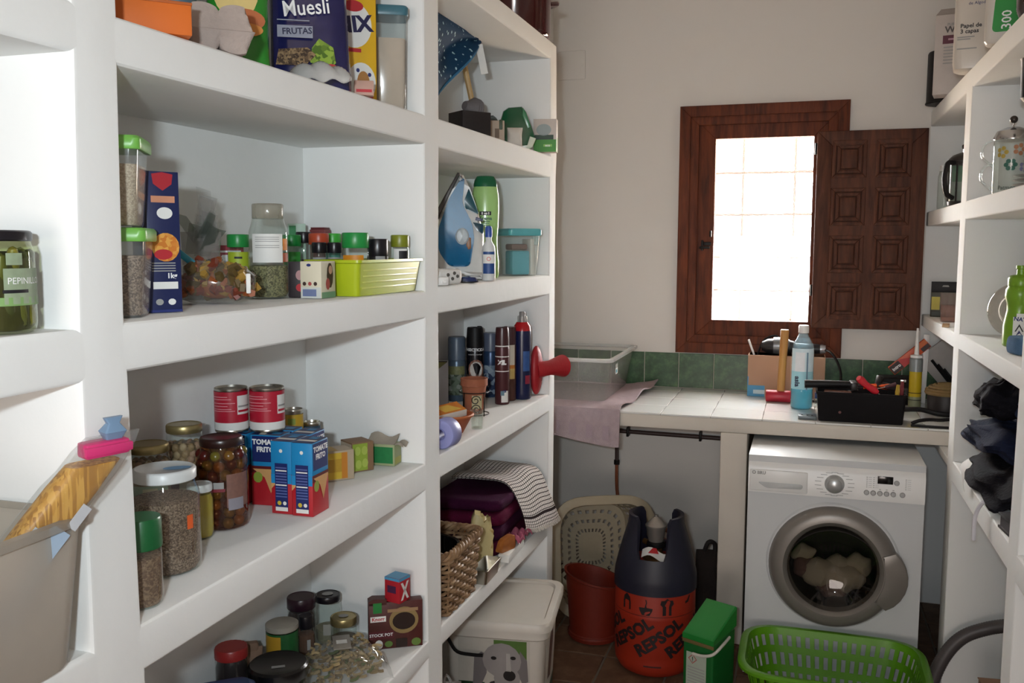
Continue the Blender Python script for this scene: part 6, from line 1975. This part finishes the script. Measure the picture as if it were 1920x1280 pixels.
def tool(name, lab, cat, loc, rot):
    return thing(name, lab, cat, (CB[0] + loc[0], CB[1] + loc[1], CB[2] + loc[2]), rot=rot)


t = tool('hammer', 'hammer with thick black handle across the left end of the crate', 'hammer', (-.09, -.03, .026), (0, 0, .06))
G().tube([(-.118, 0, 0), (-.03, 0, .003), (.05, 0, .004)], [.0165, .0145, .013], 10).obj('handle', BLACK, t)
G().box(.05, .075, -.045, .04, -.014, .016, bev=.004).obj('head', M('dark_steel', '#2c2a2b', .4, .6), t)
t = tool('screwdriver', 'screwdriver with big red handle sticking out of the crate', 'screwdriver', (.015, -.07, .02), (0, 0, 0))
G().tube([(-.028, -.02, .045), (-.020, -.014, .038), (.0, 0, .018), (.030, .008, -.004), (.042, .012, -.014)], [.011, .0155, .0125, .014, .011], 10).obj('handle', M('driver_red', '#c21f2a', .3), t)
G().tube([(.042, .012, -.014), (.085, .03, -.050)], .004, 6).obj('shaft', CHROME, t)
t = tool('pliers', 'pliers with bright orange handles lying in the crate', 'pliers', (.045, .0, .022), (0, 0, .1))
G().tube([(-.03, 0, 0), (.02, .005, .003), (.062, .008, .004)], [.008, .009, .0075], 8).obj('handle', M('handle_orange', '#e2571f', .35), t)
G().tube([(-.03, .02, -.006), (.02, .022, -.004), (.062, .025, -.006)], [.008, .009, .0075], 8).obj('handle', M('handle_orange', '#e2571f', .35), t)
G().box(-.07, -.03, .004, .018, -.006, .006, bev=.003).obj('jaw', M('dark_steel', '#2c2a2b', .4, .6), t)
t = tool('spanner', 'thin steel spanner lying across the front of the crate', 'spanner', (-.05, -.052, .006), (0, -.18, .12))
G().box(-.05, .04, -.005, .005, -.002, .002, bev=.001).box(-.068, -.05, -.011, .011, -.003, .003, bev=.002).obj('spanner', CHROME, t)
t = tool('long_driver', 'long thin screwdriver with dark handle behind the red one', 'screwdriver', (.07, -.04, .022), (0, -.25, .25))
G().tube([(-.04, 0, 0), (.02, 0, 0)], .0028, 6).obj('shaft', CHROME, t)
G().tube([(.02, 0, 0), (.06, 0, .002)], [.007, .008], 8).obj('handle', M('plum_handle', '#4a2a34', .4), t)
t = tool('yellow_file', 'short yellow-handled tool upright at the right end of the crate', 'tool', (.128, -.066, .014), (0, 0, 0))
G().tube([(0, 0, -.035), (.001, 0, .0), (.003, 0, .028)], [.007, .0085, .006], 8).obj('handle', M('ochre_handle', '#a58a2a', .4), t)
G().tube([(0, 0, -.075), (0, 0, -.035)], .003, 6).obj('shaft', CHROME, t)
t = tool('red_cutter', 'dark red handle beside the yellow one in the crate', 'tool', (.145, -.050, .018), (0, 0, 0))
G().tube([(0, 0, -.06), (.0, 0, .0), (.002, 0, .036)], [.006, .008, .006], 8).obj('handle', M('wine_handle', '#6a1f2a', .4), t)
G().box(-.006, .014, -.004, .004, .033, .042, bev=.001).obj('tip', CHROME, t)
t = tool('brown_brush', 'brown wooden tool lying low in the left of the crate', 'tool', (-.085, -.055, .0), (0, 0, 0))
G().box(-.05, .05, -.012, .012, -.03, .008, bev=.004).obj('block', wood('dull_wood', '#5a3a2c', '#7a5040'), t)
t = tool('black_clamp', 'black clamp lying at the back right of the crate', 'clamp', (.11, .03, .020), (0, .2, .4))
G().box(-.06, .05, -.012, .012, -.012, .012, bev=.004).box(-.06, -.04, -.012, .012, .0, .035, bev=.004).obj('clamp', M('clamp_black', '#1a1716', .5), t)
t = thing('grey_block', 'small grey metal plate at the left front corner of the tool crate', 'plate', (.026, 3.755, ZT), .02)
G().box(-.032, .036, -.020, .05, 0, .014, bev=.002).obj('plate', M('slate_metal', '#5a6468', .4, .4), t)
for x in (-.018, .002, .02):
    G().lathe([(.004, 0), (.0035, .002), (.0001, .0022)], 8, mat=T(x, -.0, .014)).obj('screw', M('dark_steel', '#2c2a2b', .4, .6), t)
t = thing('screw_jar', 'small jar with dark blue cap behind the blue bottle', 'jar', (.075, 4.05, ZT))
G().lathe([(.017, 0), (.0185, .003), (.0185, .035), (.015, .04)], 18).obj('glass', GLASS, t)
G().lathe([(.018, .038), (.018, .062), (.0001, .063)], 18).obj('cap', M('navy_cap', '#20305c', .4), t)
t = thing('silicone_tube', 'yellow sealant cartridge standing upright with white nozzle', 'cartridge', (.462, 4.19, ZT))
G().lathe([(.024, 0), (.025, .002), (.025, .155)], 24, cap=(True, True)).obj('cartridge', M('cartridge_yellow', '#c2a81c', .35, var=.06), t)
G().wrap(.025, -1.5, 1.5, .0, .045, 0, 14).wrap(.025, -1.5, 1.5, .060, .063, 1, 14, off=.0009).wrap(.025, -1.5, 1.5, .03, .033, 1, 14, off=.0009).obj('paper_label', [M('cartridge_pale', '#8a8f70', .4, scale=60, var=.3), INK], t)
G().lathe([(.0265, .152), (.0265, .205), (.02, .212)], 24).obj('collar', M('cartridge_grey', '#8a9294', .35, .3), t)
G().lathe([(.025, .210), (.025, .220), (.010, .224), (.008, .26), (.0045, .335)], 18).obj('nozzle', WHITE, t)
tag(G().box(-.012, .012, -.004, .004, 0, .30, bev=.002, mat=T(.505, 4.30, ZT, 0, .02, 0)).obj('white_rod', WHITE), 'slim white rod standing behind the yellow cartridge', 'rod')
t = thing('glue_card', 'red and orange glue carton propped at a slant behind the cartridge', 'box', (.386, 4.26, 1.060))
t.rotation_euler = (0, -.75, 0)
g = G().box(0, .19, -.012, .012, 0, .042, 0, bev=.001)
g.rect(.002, .05, .002, .040, -.0124, 1).rect(.13, .188, .022, .041, -.0124, 2).rect(.15, .188, .002, .02, -.0126, 1).poly([(.05, .002), (.12, .002), (.06, .04), (.05, .04)], -.0125, 3)
g.obj('carton', [M('card_orange', '#c24a1c', .45), M('card_dark', '#2a1512', .5), M('card_amber', '#c2601f', .5), M('card_red', '#b01f1f', .45)], t)
text('intro', .020, t, INKW, (.027, -.0130, .021), rot=(PI / 2, 0, 0), bold=.0008)
t = thing('drill_case', 'low black case on the counter behind the tool crate', 'case', (.400, 4.27, ZT), .1)
G().box(-.075, .06, -.06, .06, 0, .116, bev=.008).obj('case', M('case_black', '#151314', .6, spec=.2), t)
G().box(-.03, .03, -.066, -.06, .05, .075, bev=.002).obj('latch', M('case_latch', '#3a3634', .5), t)
t = thing('white_board', 'white board leaning in the corner behind the sealant', 'board', (.735, 4.36, ZT + .034))
t.rotation_euler = (.12, -.72, 0)
G().box(-.09, .085, -.006, .006, .045, .29, bev=.001).obj('board', M('dirty_white', '#a9a6a2', .6), t)
for k in range(3):
    tag(G().tube([(.535 + .022 * k, 4.30 - .02 * k, ZT + .190 - .016 * k), (.675 + .012 * k, 4.28 - .02 * k, ZT + .007)], .0065, 6).obj('dark_rod', BLACK),
        ('uppermost', 'middle', 'lowest')[k] + ' of three dark rods leaning across the white board', 'rod', 'leaning dark rods')
t = thing('twine_pot', 'dark pot with a tan coiled top at the right end of the counter', 'pot', (.560, 4.03, ZT))
G().lathe([(.055, 0), (.066, .01), (.07, .07), (.064, .085)], 28).obj('pot', M('dark_pot', '#211a1a', .5, var=.2), t)
g = G()
for k, (r__, z) in enumerate(((.072, .09), (.07, .1), (.058, .11), (.042, .117), (.025, .122))):
    g.tube([(r__ * math.cos(2 * PI * i / 30), r__ * math.sin(2 * PI * i / 30), z) for i in range(30)], .0085, 6, closed=True)
g.lathe([(.066, .085), (.06, .105), (.03, .118), (.0001, .12)], 24)
g.obj('coil', M('straw_tan', '#7a6238', .8, var=.2, scale=80), t)
tag(G().lathe([(.022, 0), (.024, .004), (.024, .05), (.018, .056), (.0001, .057)], 18).obj('red_tin', M('dull_red2', '#6a2428', .5), None, (.655, 4.02, ZT)), 'small dark red tin beside the coil-topped pot', 'tin')
for nm, lab, pts, r__ in (('cable', 'thick black cable trailing at the right front edge of the counter', [(.405, 3.732, ZT + .008), (.43, 3.733, ZT + .02), (.47, 3.75, ZT + .024), (.52, 3.78, ZT + .02), (.60, 3.80, ZT + .03), (.68, 3.85, ZT + .03)], .007),
                          ('cable', 'flat black cable along the counter edge', [(.40, 3.706, ZT + .0058), (.44, 3.703, ZT + .0058), (.53, 3.702, ZT + .0058)], .005),
                          ('cable', 'black cable crossing behind the tool crate', [(.40, 3.98, ZT + .02), (.46, 3.95, ZT + .028), (.52, 3.935, ZT + .018), (.60, 3.935, ZT + .014), (.70, 3.94, ZT + .012)], .010)):
    tag(G().tube(smooth(pts, 6), r__, 8).obj(nm, BLACK), lab, 'cable', 'black cables')
t = thing('power_adapter', 'black power adapter at the right end of the counter', 'adapter', (.60, 3.868, ZT), .1)
G().box(-.035, .035, -.022, .022, 0, .045, bev=.006).box(.035, .05, -.01, .01, .012, .03, bev=.003).obj('body', BLACK, t)
t = thing('pale_saucer', 'pale blue-white dish at the right end of the counter', 'dish', (.600, 3.742, ZT + .012), .3)
G().lathe([(.02, 0), (.045, .018), (.047, .02), (.043, .019), (.0001, .004)], 28).obj('dish', M('pale_blue_ceramic', '#b5c4c6', .3), t)
G().lathe([(.021, -.0118), (.022, 0), (.0001, .001)], 20).obj('foot', M('pale_blue_ceramic', '#b5c4c6', .3), t)

# ================================================================ RIGHT-HAND SHELVES
Z1r, Z2r, Z3r, Z4r = 2.1998, 1.7645, 1.3222, .8862
t = thing('black_canister', 'tall black canister at the far end on top of the right shelves', 'canister', (.532, 4.25, Z1r), face(.532, 4.25))
G().lathe([(.076, 0), (.078, .004), (.074, .012), (.074, .205), (.07, .212), (.0001, .213)], 40).obj('body', BLACK, t)
for a in (-1.2, -.4, .4, 1.2):
    G().lathe([(.007, -.0), (.007, .008)], 8, mat=T(.066 * math.sin(a), -.066 * math.cos(a), -.0005)).obj('foot', BLACK, t)
t = thing('wine_carton', 'tall white carton with dark red stripe on top of the right shelves', 'box', (.520, 4.02, Z1r), face(.52, 4.02) - .05)
g = G().box(-.062, .062, -.05, .05, 0, .30, 0, bev=.0015)
g.rect(-.034, .062, .19, .222, -.0504, 1).rect(-.015, .03, .203, .21, -.0506, 2)
for k in range(6):
    g.rect(-.03, .045, .115 + k * .012, .119 + k * .012, -.0504, 3)
g.loft([[(-.062, -.05, .30), (.062, -.05, .30), (.062, .05, .30), (-.062, .05, .30)], [(-.045, -.035, .325), (.045, -.035, .325), (.045, .035, .325), (-.045, .035, .325)]], 4)
g.obj('carton', [M('grey_white_card', '#bdb5b0', .6), M('burgundy_print', '#5a2034', .5), M('pink_text', '#b58a98', .5), GREY, M('grey_top', '#9a928c', .6)], t)
text('PURE', .014, t, GREY, (-.004, -.0507, .262), bold=.0003)
text('WINE', .034, t, M('grey_ink', '#5a5654', .6), (.016, -.0507, .242), bold=.0008)
t = thing('paper_roll_pack', 'white plastic pack of paper rolls on top of the right shelves', 'pack', (.520, 3.52, Z1r), face(.52, 3.52) - .02)
g = G().loft([[(x, y, z) for x, y in rrect(w, d, .03, 5)] for w, d, z in ((.09, .075, 0), (.118, .1, .008), (.124, .105, .03), (.124, .105, .32), (.11, .09, .34))])
g.obj('pack', M('pack_white', '#cfc8be', .3, var=.03, coat=.3), t)
g = G()
for k, (w, z) in enumerate(((.026, .108), (.02, .101), (.03, .070))):
    g.rect(-.05, -.05 + 2 * w, z, z + .004, -.0532, 0)
g.obj('print', GREY, t)
text('Essential', .05, t, INKB, (.0, -.0536, .250), sx=.62, bold=.0018)
text('de Algodon', .014, t, INKB, (.012, -.0536, .218))
text('Papel de', .019, t, INK, (-.010, -.0536, .146), bold=.0004)
text('3 capas', .019, t, INK, (-.014, -.0536, .128), bold=.0004)
t = thing('napkin_pack', 'white and green pack marked 300 on top of the right shelves', 'pack', (.532, 3.07, Z1r), face(.53, 3.07) - .05)
G().loft([[(x, y, z) for x, y in rrect(w, d, .02, 5)] for w, d, z in ((.088, .068, 0), (.1, .08, .008), (.102, .082, .21), (.09, .07, .225))]).obj('pack', M('pack_white', '#cfc8be', .3), t)
G().prism(fillet([(-.03, .03), (.048, .03), (.048, .13), (-.024, .13)], .015), -.0425, -.040).obj('green_panel', M('pack_green', '#118a32', .4), t)
text('300', .036, t, INKW, (.008, -.0430, .062), rot=(PI / 2, -PI / 2, 0), bold=.0004)
t = thing('dark_jug', 'glossy dark brown jug at the right edge on top of the right shelves', 'jug', (.580, 2.83, Z1r))
G().lathe([(.035, 0), (.05, .008), (.062, .04), (.064, .08), (.05, .13), (.04, .15), (.044, .165), (.038, .165), (.034, .15)], 36).obj('body', M('brown_gloss', '#2e1f20', .1, coat=.6), t)
G().tube(smooth([(.042, 0, .15), (.08, 0, .14), (.085, 0, .09), (.06, 0, .06)], 5), .007, 8).obj('handle', M('brown_gloss', '#2e1f20', .1), t)

# second shelf
t = jar('small_glass_jar', 'slim clear jar with white lid beside the shutter', 'jar', .535, 4.17, Z2r, .0265, .178, LID['white'], .024, .8, .021, None, sh=.8)
t = thing('green_sprig_box', 'small green-printed box behind the slim jar', 'box', (.60, 4.32, Z2r), -.1)
G().box(-.025, .025, -.02, .02, 0, .20, bev=.002).rect(-.02, .02, .12, .19, -.0204, 1).obj('carton', [M('grey_green_card', '#7a8a80', .6), M('sprig_green', '#2f6a4a', .5)], t)


def press(lab, x, y, z, r, h, metal, hcol, knob, hrot, nm='french_press'):
    t = thing(nm, lab, 'coffee press', (x, y, z), hrot)
    G().lathe([(r * .96, .006), (r, .01), (r, h * .72), (r * 1.02, h * .74)], 32, cap=(True, False)).obj('glass', GLASS, t)
    G().lathe([(r * 1.08, 0), (r * 1.1, .004), (r * 1.1, .014), (r * 1.04, .016)], 32).lathe([(r * 1.06, h * .68), (r * 1.08, h * .69), (r * 1.08, h * .73), (r * 1.04, h * .735)], 32, cap=(False, False)).obj('frame', metal, t)
    for a in (.6, 1.9, 3.6, 5.0):
        G().box(-.003, .003, -.0015, .0015, .01, h * .7, mat=T(r * 1.06 * math.cos(a), r * 1.06 * math.sin(a), 0, 0, 0, a + PI / 2)).obj('strut', metal, t)
    G().lathe([(r * 1.1, h * .73), (r * 1.08, h * .77), (r * .8, h * .83), (r * .3, h * .87), (r * .12, h * .88), (.0001, h * .88)], 32).obj('lid', metal, t)
    G().lathe([(.0032, h * .87), (.0032, h * .94)], 8).obj('plunger_rod', CHROME, t)
    G().sphere((0, 0, h * .97), .0095, 0, 14, 10).obj('knob', knob, t)
    G().tube(smooth([(0, -r * 1.05, h * .70), (0, -r * 1.7, h * .68), (0, -r * 2.0, h * .45), (0, -r * 1.75, h * .2), (0, -r * 1.05, h * .12)], 6), .0095, 8).obj('handle', hcol, t)
    return t


press('french press with black handle and lid, left of the shelf divider', .548, 3.80, Z2r, .047, .222, M('press_dark', '#2a2624', .3, .4), BLACK, BLACK, -.85)
t = thing('glass_teapot', 'tall glass press with flowered bag and steel lid right of the divider', 'teapot', (.588, 3.16, Z2r), face(.57, 3.15))
G().lathe([(.049, .002), (.052, .006), (.052, .155), (.05, .17)], 36, cap=(True, False)).obj('glass', GLASS, t)
G().lathe([(.0535, .168), (.054, .175), (.045, .195), (.02, .206), (.0001, .207)], 36).obj('lid', CHROME, t)
G().lathe([(.003, .205), (.003, .222)], 8).obj('knob_stem', CHROME, t)
G().sphere((0, 0, .230), .0115, 0, 14, 10).obj('knob', M('dark_knob', '#4a4542', .15, .8), t)
for z in (.03, .1):
    G().tube(smooth([(-.05, -.01, z + .07), (-.075, -.02, z + .055), (-.08, -.02, z + .02), (-.05, -.01, z - .01)], 5), .0038, 6).obj('handle', clear('handle_glass', '#eef2f2', .15, .03), t)
fb = G().wrap(.044, -.85, 1.1, .02, .155, 0, 14)
fl_ = lambda a, z, n, rr, m: [fb.quad(disc_on(.044, a + rr * 1.1 * math.cos(2 * PI * k / n) / .044, z + rr * 1.1 * math.sin(2 * PI * k / n), rr * .62, rr * .62, 10, off=.0013), m) for k in range(n)]
fl_(-.05, .092, 6, .011, 1)
fb.quad(disc_on(.044, -.05, .092, .005, .005, 10, off=.0018), 0)
fl_(-.62, .13, 5, .011, 2)
fl_(.45, .137, 5, .011, 3)
fl_(.85, .085, 5, .010, 4)
fb.obj('flowered_bag', [M('bag_white', '#c4c6c2', .5, var=.06), M('flower_green', '#1f6a5a', .5), M('flower_yellow', '#c9a63c', .5), M('flower_orange', '#c4805a', .5), M('flower_violet', '#8a86b5', .5)], t)
text('Patmos', .017, t, M('grey_green_ink', '#55605a', .5), r=.0462, a=-.25, loc=(0, 0, .024), bold=.0003)
for k in range(7):
    r__ = .105 if k < 3 else .082
    t = G().lathe([(r__ * .5, 0), (r__ * .55, .001), (r__ * .96, .008), (r__, .009), (r__ * .97, .0105), (r__ * .55, .004), (.0001, .0035)], 40).obj('saucer', CHROME, None, (.618, 2.735, Z2r + .0118 * k + (.004 if k > 2 else 0)))
    tag(t, ('lowest', 'second from the bottom', 'third from the bottom', 'fourth from the bottom', 'fifth from the bottom', 'second from the top', 'topmost')[k] + ' of the stacked steel dishes on the right shelf', 'dish', 'stacked steel dishes')
t = thing('steel_jug', 'shiny steel jug standing on the stacked steel dishes', 'jug', (.615, 2.735, Z2r + .0118 * 6 + .0155))
G().lathe([(.034, 0), (.04, .004), (.052, .11), (.058, .128), (.055, .128), (.048, .105), (.036, .01), (.0001, .008)], 36).obj('body', CHROME, t)
G().tube(smooth([(.05, .01, .11), (.085, .02, .1), (.08, .02, .04), (.045, .01, .02)], 5), .005, 8).obj('handle', CHROME, t)
t = thing('hanging_ladle', 'black utensil with steel shaft hanging under the top right shelf', 'utensil', (.574, 2.835, 2.1305))
G().tube([(0, 0, 0), (0, 0, -.02)], .003, 6).obj('hook', IRON, t)
G().lathe([(.034, -.12), (.037, -.02), (.04, -.016), (.0001, -.014)], 24).obj('cup', BLACK, t)
G().lathe([(.0001, -.16), (.02, -.135), (.034, -.12)], 24, cap=(False, False)).obj('cone', M('grey_cone', '#6a6462', .4), t)
G().tube([(0, 0, -.15), (-.002, 0, -.26)], .005, 8).obj('shaft', CHROME, t)

# third shelf
t = thing('blister_pack', 'black hanging pack with yellow label beside the shutter', 'packet', (.572, 4.27, 1.316), face(.56, 4.27))
g = G().box(-.056, .056, -.025, .02, 0, .105, 0, bev=.003).box(-.056, .056, .012, .018, .1, .148, 1, bev=.001)
g.rect(-.052, -.02, .03, .085, -.0255, 2).rect(-.05, .05, .004, .022, -.0256, 3).prism([(-.014, .126), (.014, .126), (.01, .133), (-.01, .133)], .0115, .0185, 4)
g.obj('pack', [M('dull_green_pack', '#3f4034', .4, scale=30, var=.3), INK, M('yellow_label', '#b0a030', .5), M('dark_green_pack', '#2a3326', .5), GREY], t)
t = thing('clear_beaker', 'clear plastic cup in front of the black hanging pack', 'cup', (.548, 3.985, 1.316))
G().lathe([(.027, 0), (.0285, .002), (.0325, .112), (.0335, .114)], 28, cap=(True, False)).obj('cup', clear('cup_plastic', '#f6eeea', .12, .05, bodycol='#ecdcd6'), t)
G().lathe([(.0265, .002), (.030, .066), (.0001, .067)], 24).obj('contents', clear('pink_gel', '#f2dcd4', .2, .1, .4, bodycol='#e8d2ca'), t)
tag(G().box(-.012, .012, -.05, .05, 0, .008, bev=.001).obj('wood_lath', wood('pale_lath', '#9a7a58', '#b8976e', (30, 5, 30)), None, (.508, 3.74, 1.316), -.15), 'short pale wooden lath on the shelf edge by the divider', 'lath')
t = thing('ring_vase', 'round clear glass ring-shaped decanter standing on edge', 'decanter', (.64, 3.22, Z3r + .003), face(.6, 3.2))
pts = [(.052 * math.cos(2 * PI * k / 48), 0, .088 + .052 * math.sin(2 * PI * k / 48)) for k in range(48)]
G().tube(pts, .034, 18, closed=True).obj('ring', clear('ring_glass', '#eceae6', .05, .02, 1.0, 1.6), t)
G().tube([(.0, 0, .168), (0, 0, .2)], [.014, .016], 14).obj('neck', GLASS, t)
G().box(-.03, .03, -.02, .02, 0, .006, bev=.003).obj('foot', GLASS, t)
t = thing('sports_bottle', 'lime green sports bottle with white label and mountain mark', 'bottle', (.598, 2.985, Z3r), face(.58, 2.98))
SG = M('sport_green', '#6f9a1c', .3, var=.06)
G().lathe([(.036, 0), (.04, .004), (.041, .06), (.033, .105), (.034, .125), (.04, .145), (.0385, .165), (.031, .178)], 32).obj('bottle', SG, t)
G().lathe([(.034, .176), (.0345, .180), (.0345, .198), (.028, .206), (.013, .209), (.012, .224), (.0145, .226), (.0145, .235), (.0001, .236)], 28).obj('cap', SG, t)
lb = G().wrap(.0412, -.35, 1.5, .02, .088, 0, 12).wrap(.0412, -.15, 1.3, .088, .098, 0, 10)
mt = lambda pts: [(.0424 * math.sin(a), -.0424 * math.cos(a), z) for a, z in pts]
lb.quad(mt([(-.22, .046), (.05, .068), (.32, .046), (.24, .046), (.05, .061), (-.14, .046)]), 1)
lb.quad(mt([(-.18, .03), (.05, .05), (.34, .03)]), 2)
lb.obj('label_print', [PAPER, INK, M('violet_navy', '#3a3468', .5)], t)
text('NATAL', .016, t, INKB, r=.0424, a=.30, tilt=-.12, loc=(0, 0, .080), bold=.0005)
tag(slab(.11, .11, .045, 91).obj('blue_cloth', M('blue_terry', '#4f6a86', .95, var=.2, scale=40, bump=.7, bscale=350, spec=.1), None, (.585, 2.765, Z3r + .002), .3), 'folded grey-blue cloth in front of the lime sports bottle', 'cloth')

# fourth shelf: dark clothes


def heap(w, d, h, seed, mat, name, loc, rz, lab, n=26, group='dark clothes'):
    r = random.Random(seed)
    ph = [r.uniform(0, 6) for _ in range(8)]

    def f(u, v):
        a, b = 2 * PI * u, (v - .5) * PI
        c = math.cos(b)
        k = 1 + .10 * math.sin(3 * a + ph[0] + 2 * b) + .07 * math.sin(7 * a + ph[1] - 4 * b) + .05 * math.sin(11 * b + 5 * a + ph[2])
        x = math.copysign(abs(c * math.cos(a)) ** .75, math.cos(a)) * w / 2 * k
        y = math.copysign(abs(c * math.sin(a)) ** .75, math.sin(a)) * d / 2 * k
        z = h / 2 + math.copysign(abs(math.sin(b)) ** .8, b) * h / 2 * (1 + .06 * math.sin(9 * a + ph[3]))
        return (x, y, max(0.001, z + .012 * math.sin(14 * x / w + ph[4]) * math.sin(9 * y / d + ph[5])))
    o = G().grid(f, 56, n).obj(name, mat, None, loc, rz)
    return tag(o, lab, 'clothes', group)


CL1 = M('black_cloth', '#15141a', .9, var=.3, scale=20, bump=.6, bscale=120, spec=.15)
CL2 = M('navy_cloth', '#1b2136', .9, var=.3, scale=20, bump=.6, bscale=120, spec=.15)
CL3 = M('denim', '#2b3854', .9, var=.25, scale=30, bump=.5, bscale=300, spec=.15)
heap(.24, .56, .112, 5, CL1, 'black_jumper', (.605, 2.90, Z4r), .0, 'black jumper at the bottom of the clothes pile on the right shelf')
heap(.25, .40, .088, 9, CL2, 'navy_jacket', (.610, 2.94, Z4r + .124), .2, 'navy jacket in the middle of the clothes pile')
heap(.17, .24, .105, 14, CL1, 'black_cardigan', (.585, 3.02, Z4r + .220), -.2, 'black cardigan rolled on top at the left of the clothes pile')
heap(.15, .20, .125, 17, CL3, 'folded_jeans', (.655, 2.775, Z4r + .216), .3, 'blue jeans rolled on top at the right of the clothes pile')
tag(G().grid(lambda u, v: (.500 - .018 * math.sin(v * 2.4) - .004 * v, 3.075 - .07 * u + .01 * v, Z4r + .055 + .02 * (1 - v) - .05 * v * u - .02 * v), 8, 8, thick=.001).obj('paper_slip', M('white_paper', '#d9d6d2', .7)), 'white paper slip sticking out under the dark clothes', 'paper')
tag(G().tube(smooth([(.52, 2.70, Z4r + .02), (.49, 2.73, Z4r + .03), (.474, 2.76, Z4r - .02), (.474, 2.765, Z4r - .09)], 6), .0055, 6).obj('white_ribbon', M('white_tape', '#cfcfd6', .7)), 'white ribbon hanging from the clothes over the shelf edge', 'ribbon')
t = thing('black_notebook', 'black notebook under the clothes at the right end of the shelf', 'notebook', (.59, 2.56, Z4r), .1)
G().box(-.085, .085, -.06, .05, 0, .006, bev=.001).box(-.085, .085, -.06, .05, .034, .040, bev=.001).obj('cover', M('notebook_black', '#17151a', .4), t)
G().box(-.080, .082, -.056, .047, .006, .034).obj('pages', M('notebook_pages', '#3a363a', .7), t)

# vacuum hose and carton on the floor at right
HG = M('grey_hose', '#4f4a4a', .45, var=.08)
t = thing('vacuum_hose', 'grey ribbed vacuum hose looping out below the right shelves', 'hose')
path = smooth([(.76, 3.25, .395), (.70, 3.27, .375), (.622, 3.29, .345), (.545, 3.29, .302), (.49, 3.285, .225), (.457, 3.28, .12), (.462, 3.275, .034)], 22)
rr = [.0215 + .0012 * (i % 2) for i in range(len(path))]
G().tube(path, rr, 14).obj('hose', HG, t)
G().tube([(.462, 3.275, .034), (.4622, 3.2748, .004)], .026, 14).obj('cuff', BLACK, t)
t = thing('brown_carton', 'brown carton on the floor at the right edge below the shelves', 'box', (.67, 2.86, 0), .1)
G().box(-.11, .11, -.14, .14, 0, .30, bev=.002).rectx(-.12, .12, .13, .16, .1105).obj('carton', CARD, t)
G().box(-.112, .0, -.142, .142, .300, .303, bev=.0005, mat=T(-.0, 0, 0, 0, -.0, 0)).obj('flap', CARD, t)

# ---------------------------------------------------------------- settle things on the slightly sloping plaster shelves


def plane(Yi, Zi, Yj, Zj, k, y):
    u = (y - Yi[k]) / (Yj[k] - Yi[k])
    return Zi[k] + (Zj[k] - Zi[k]) * max(0, min(1, u))


for o in list(COL.objects):
    if o.parent is None and o.get('category') and o.location.x < -.8 and o.location.z > .5 and not o.name.startswith(('shelving', 'gas', 'junction')):
        x, y, z = o.location
        if 1.03 < y < 2.05:
            lev, za, zb, ya, yb = (2, 4, 6, 8), zA, zB, yA, yB
        elif 2.14 < y < 3.3:
            lev, za, zb, ya, yb = (2, 4, 6, 8), zC, zD, yC, yD
        else:
            continue
        for k in lev:
            nom = ((.622, 1.078, 1.503, 1.909) if ya is yA else (.620, 1.0785, 1.5085, 1.928))[lev.index(k)]
            if nom - .03 < z < nom + .33:
                o.location.z += plane(ya, za, yb, zb, k, y) - nom + .0012
                break
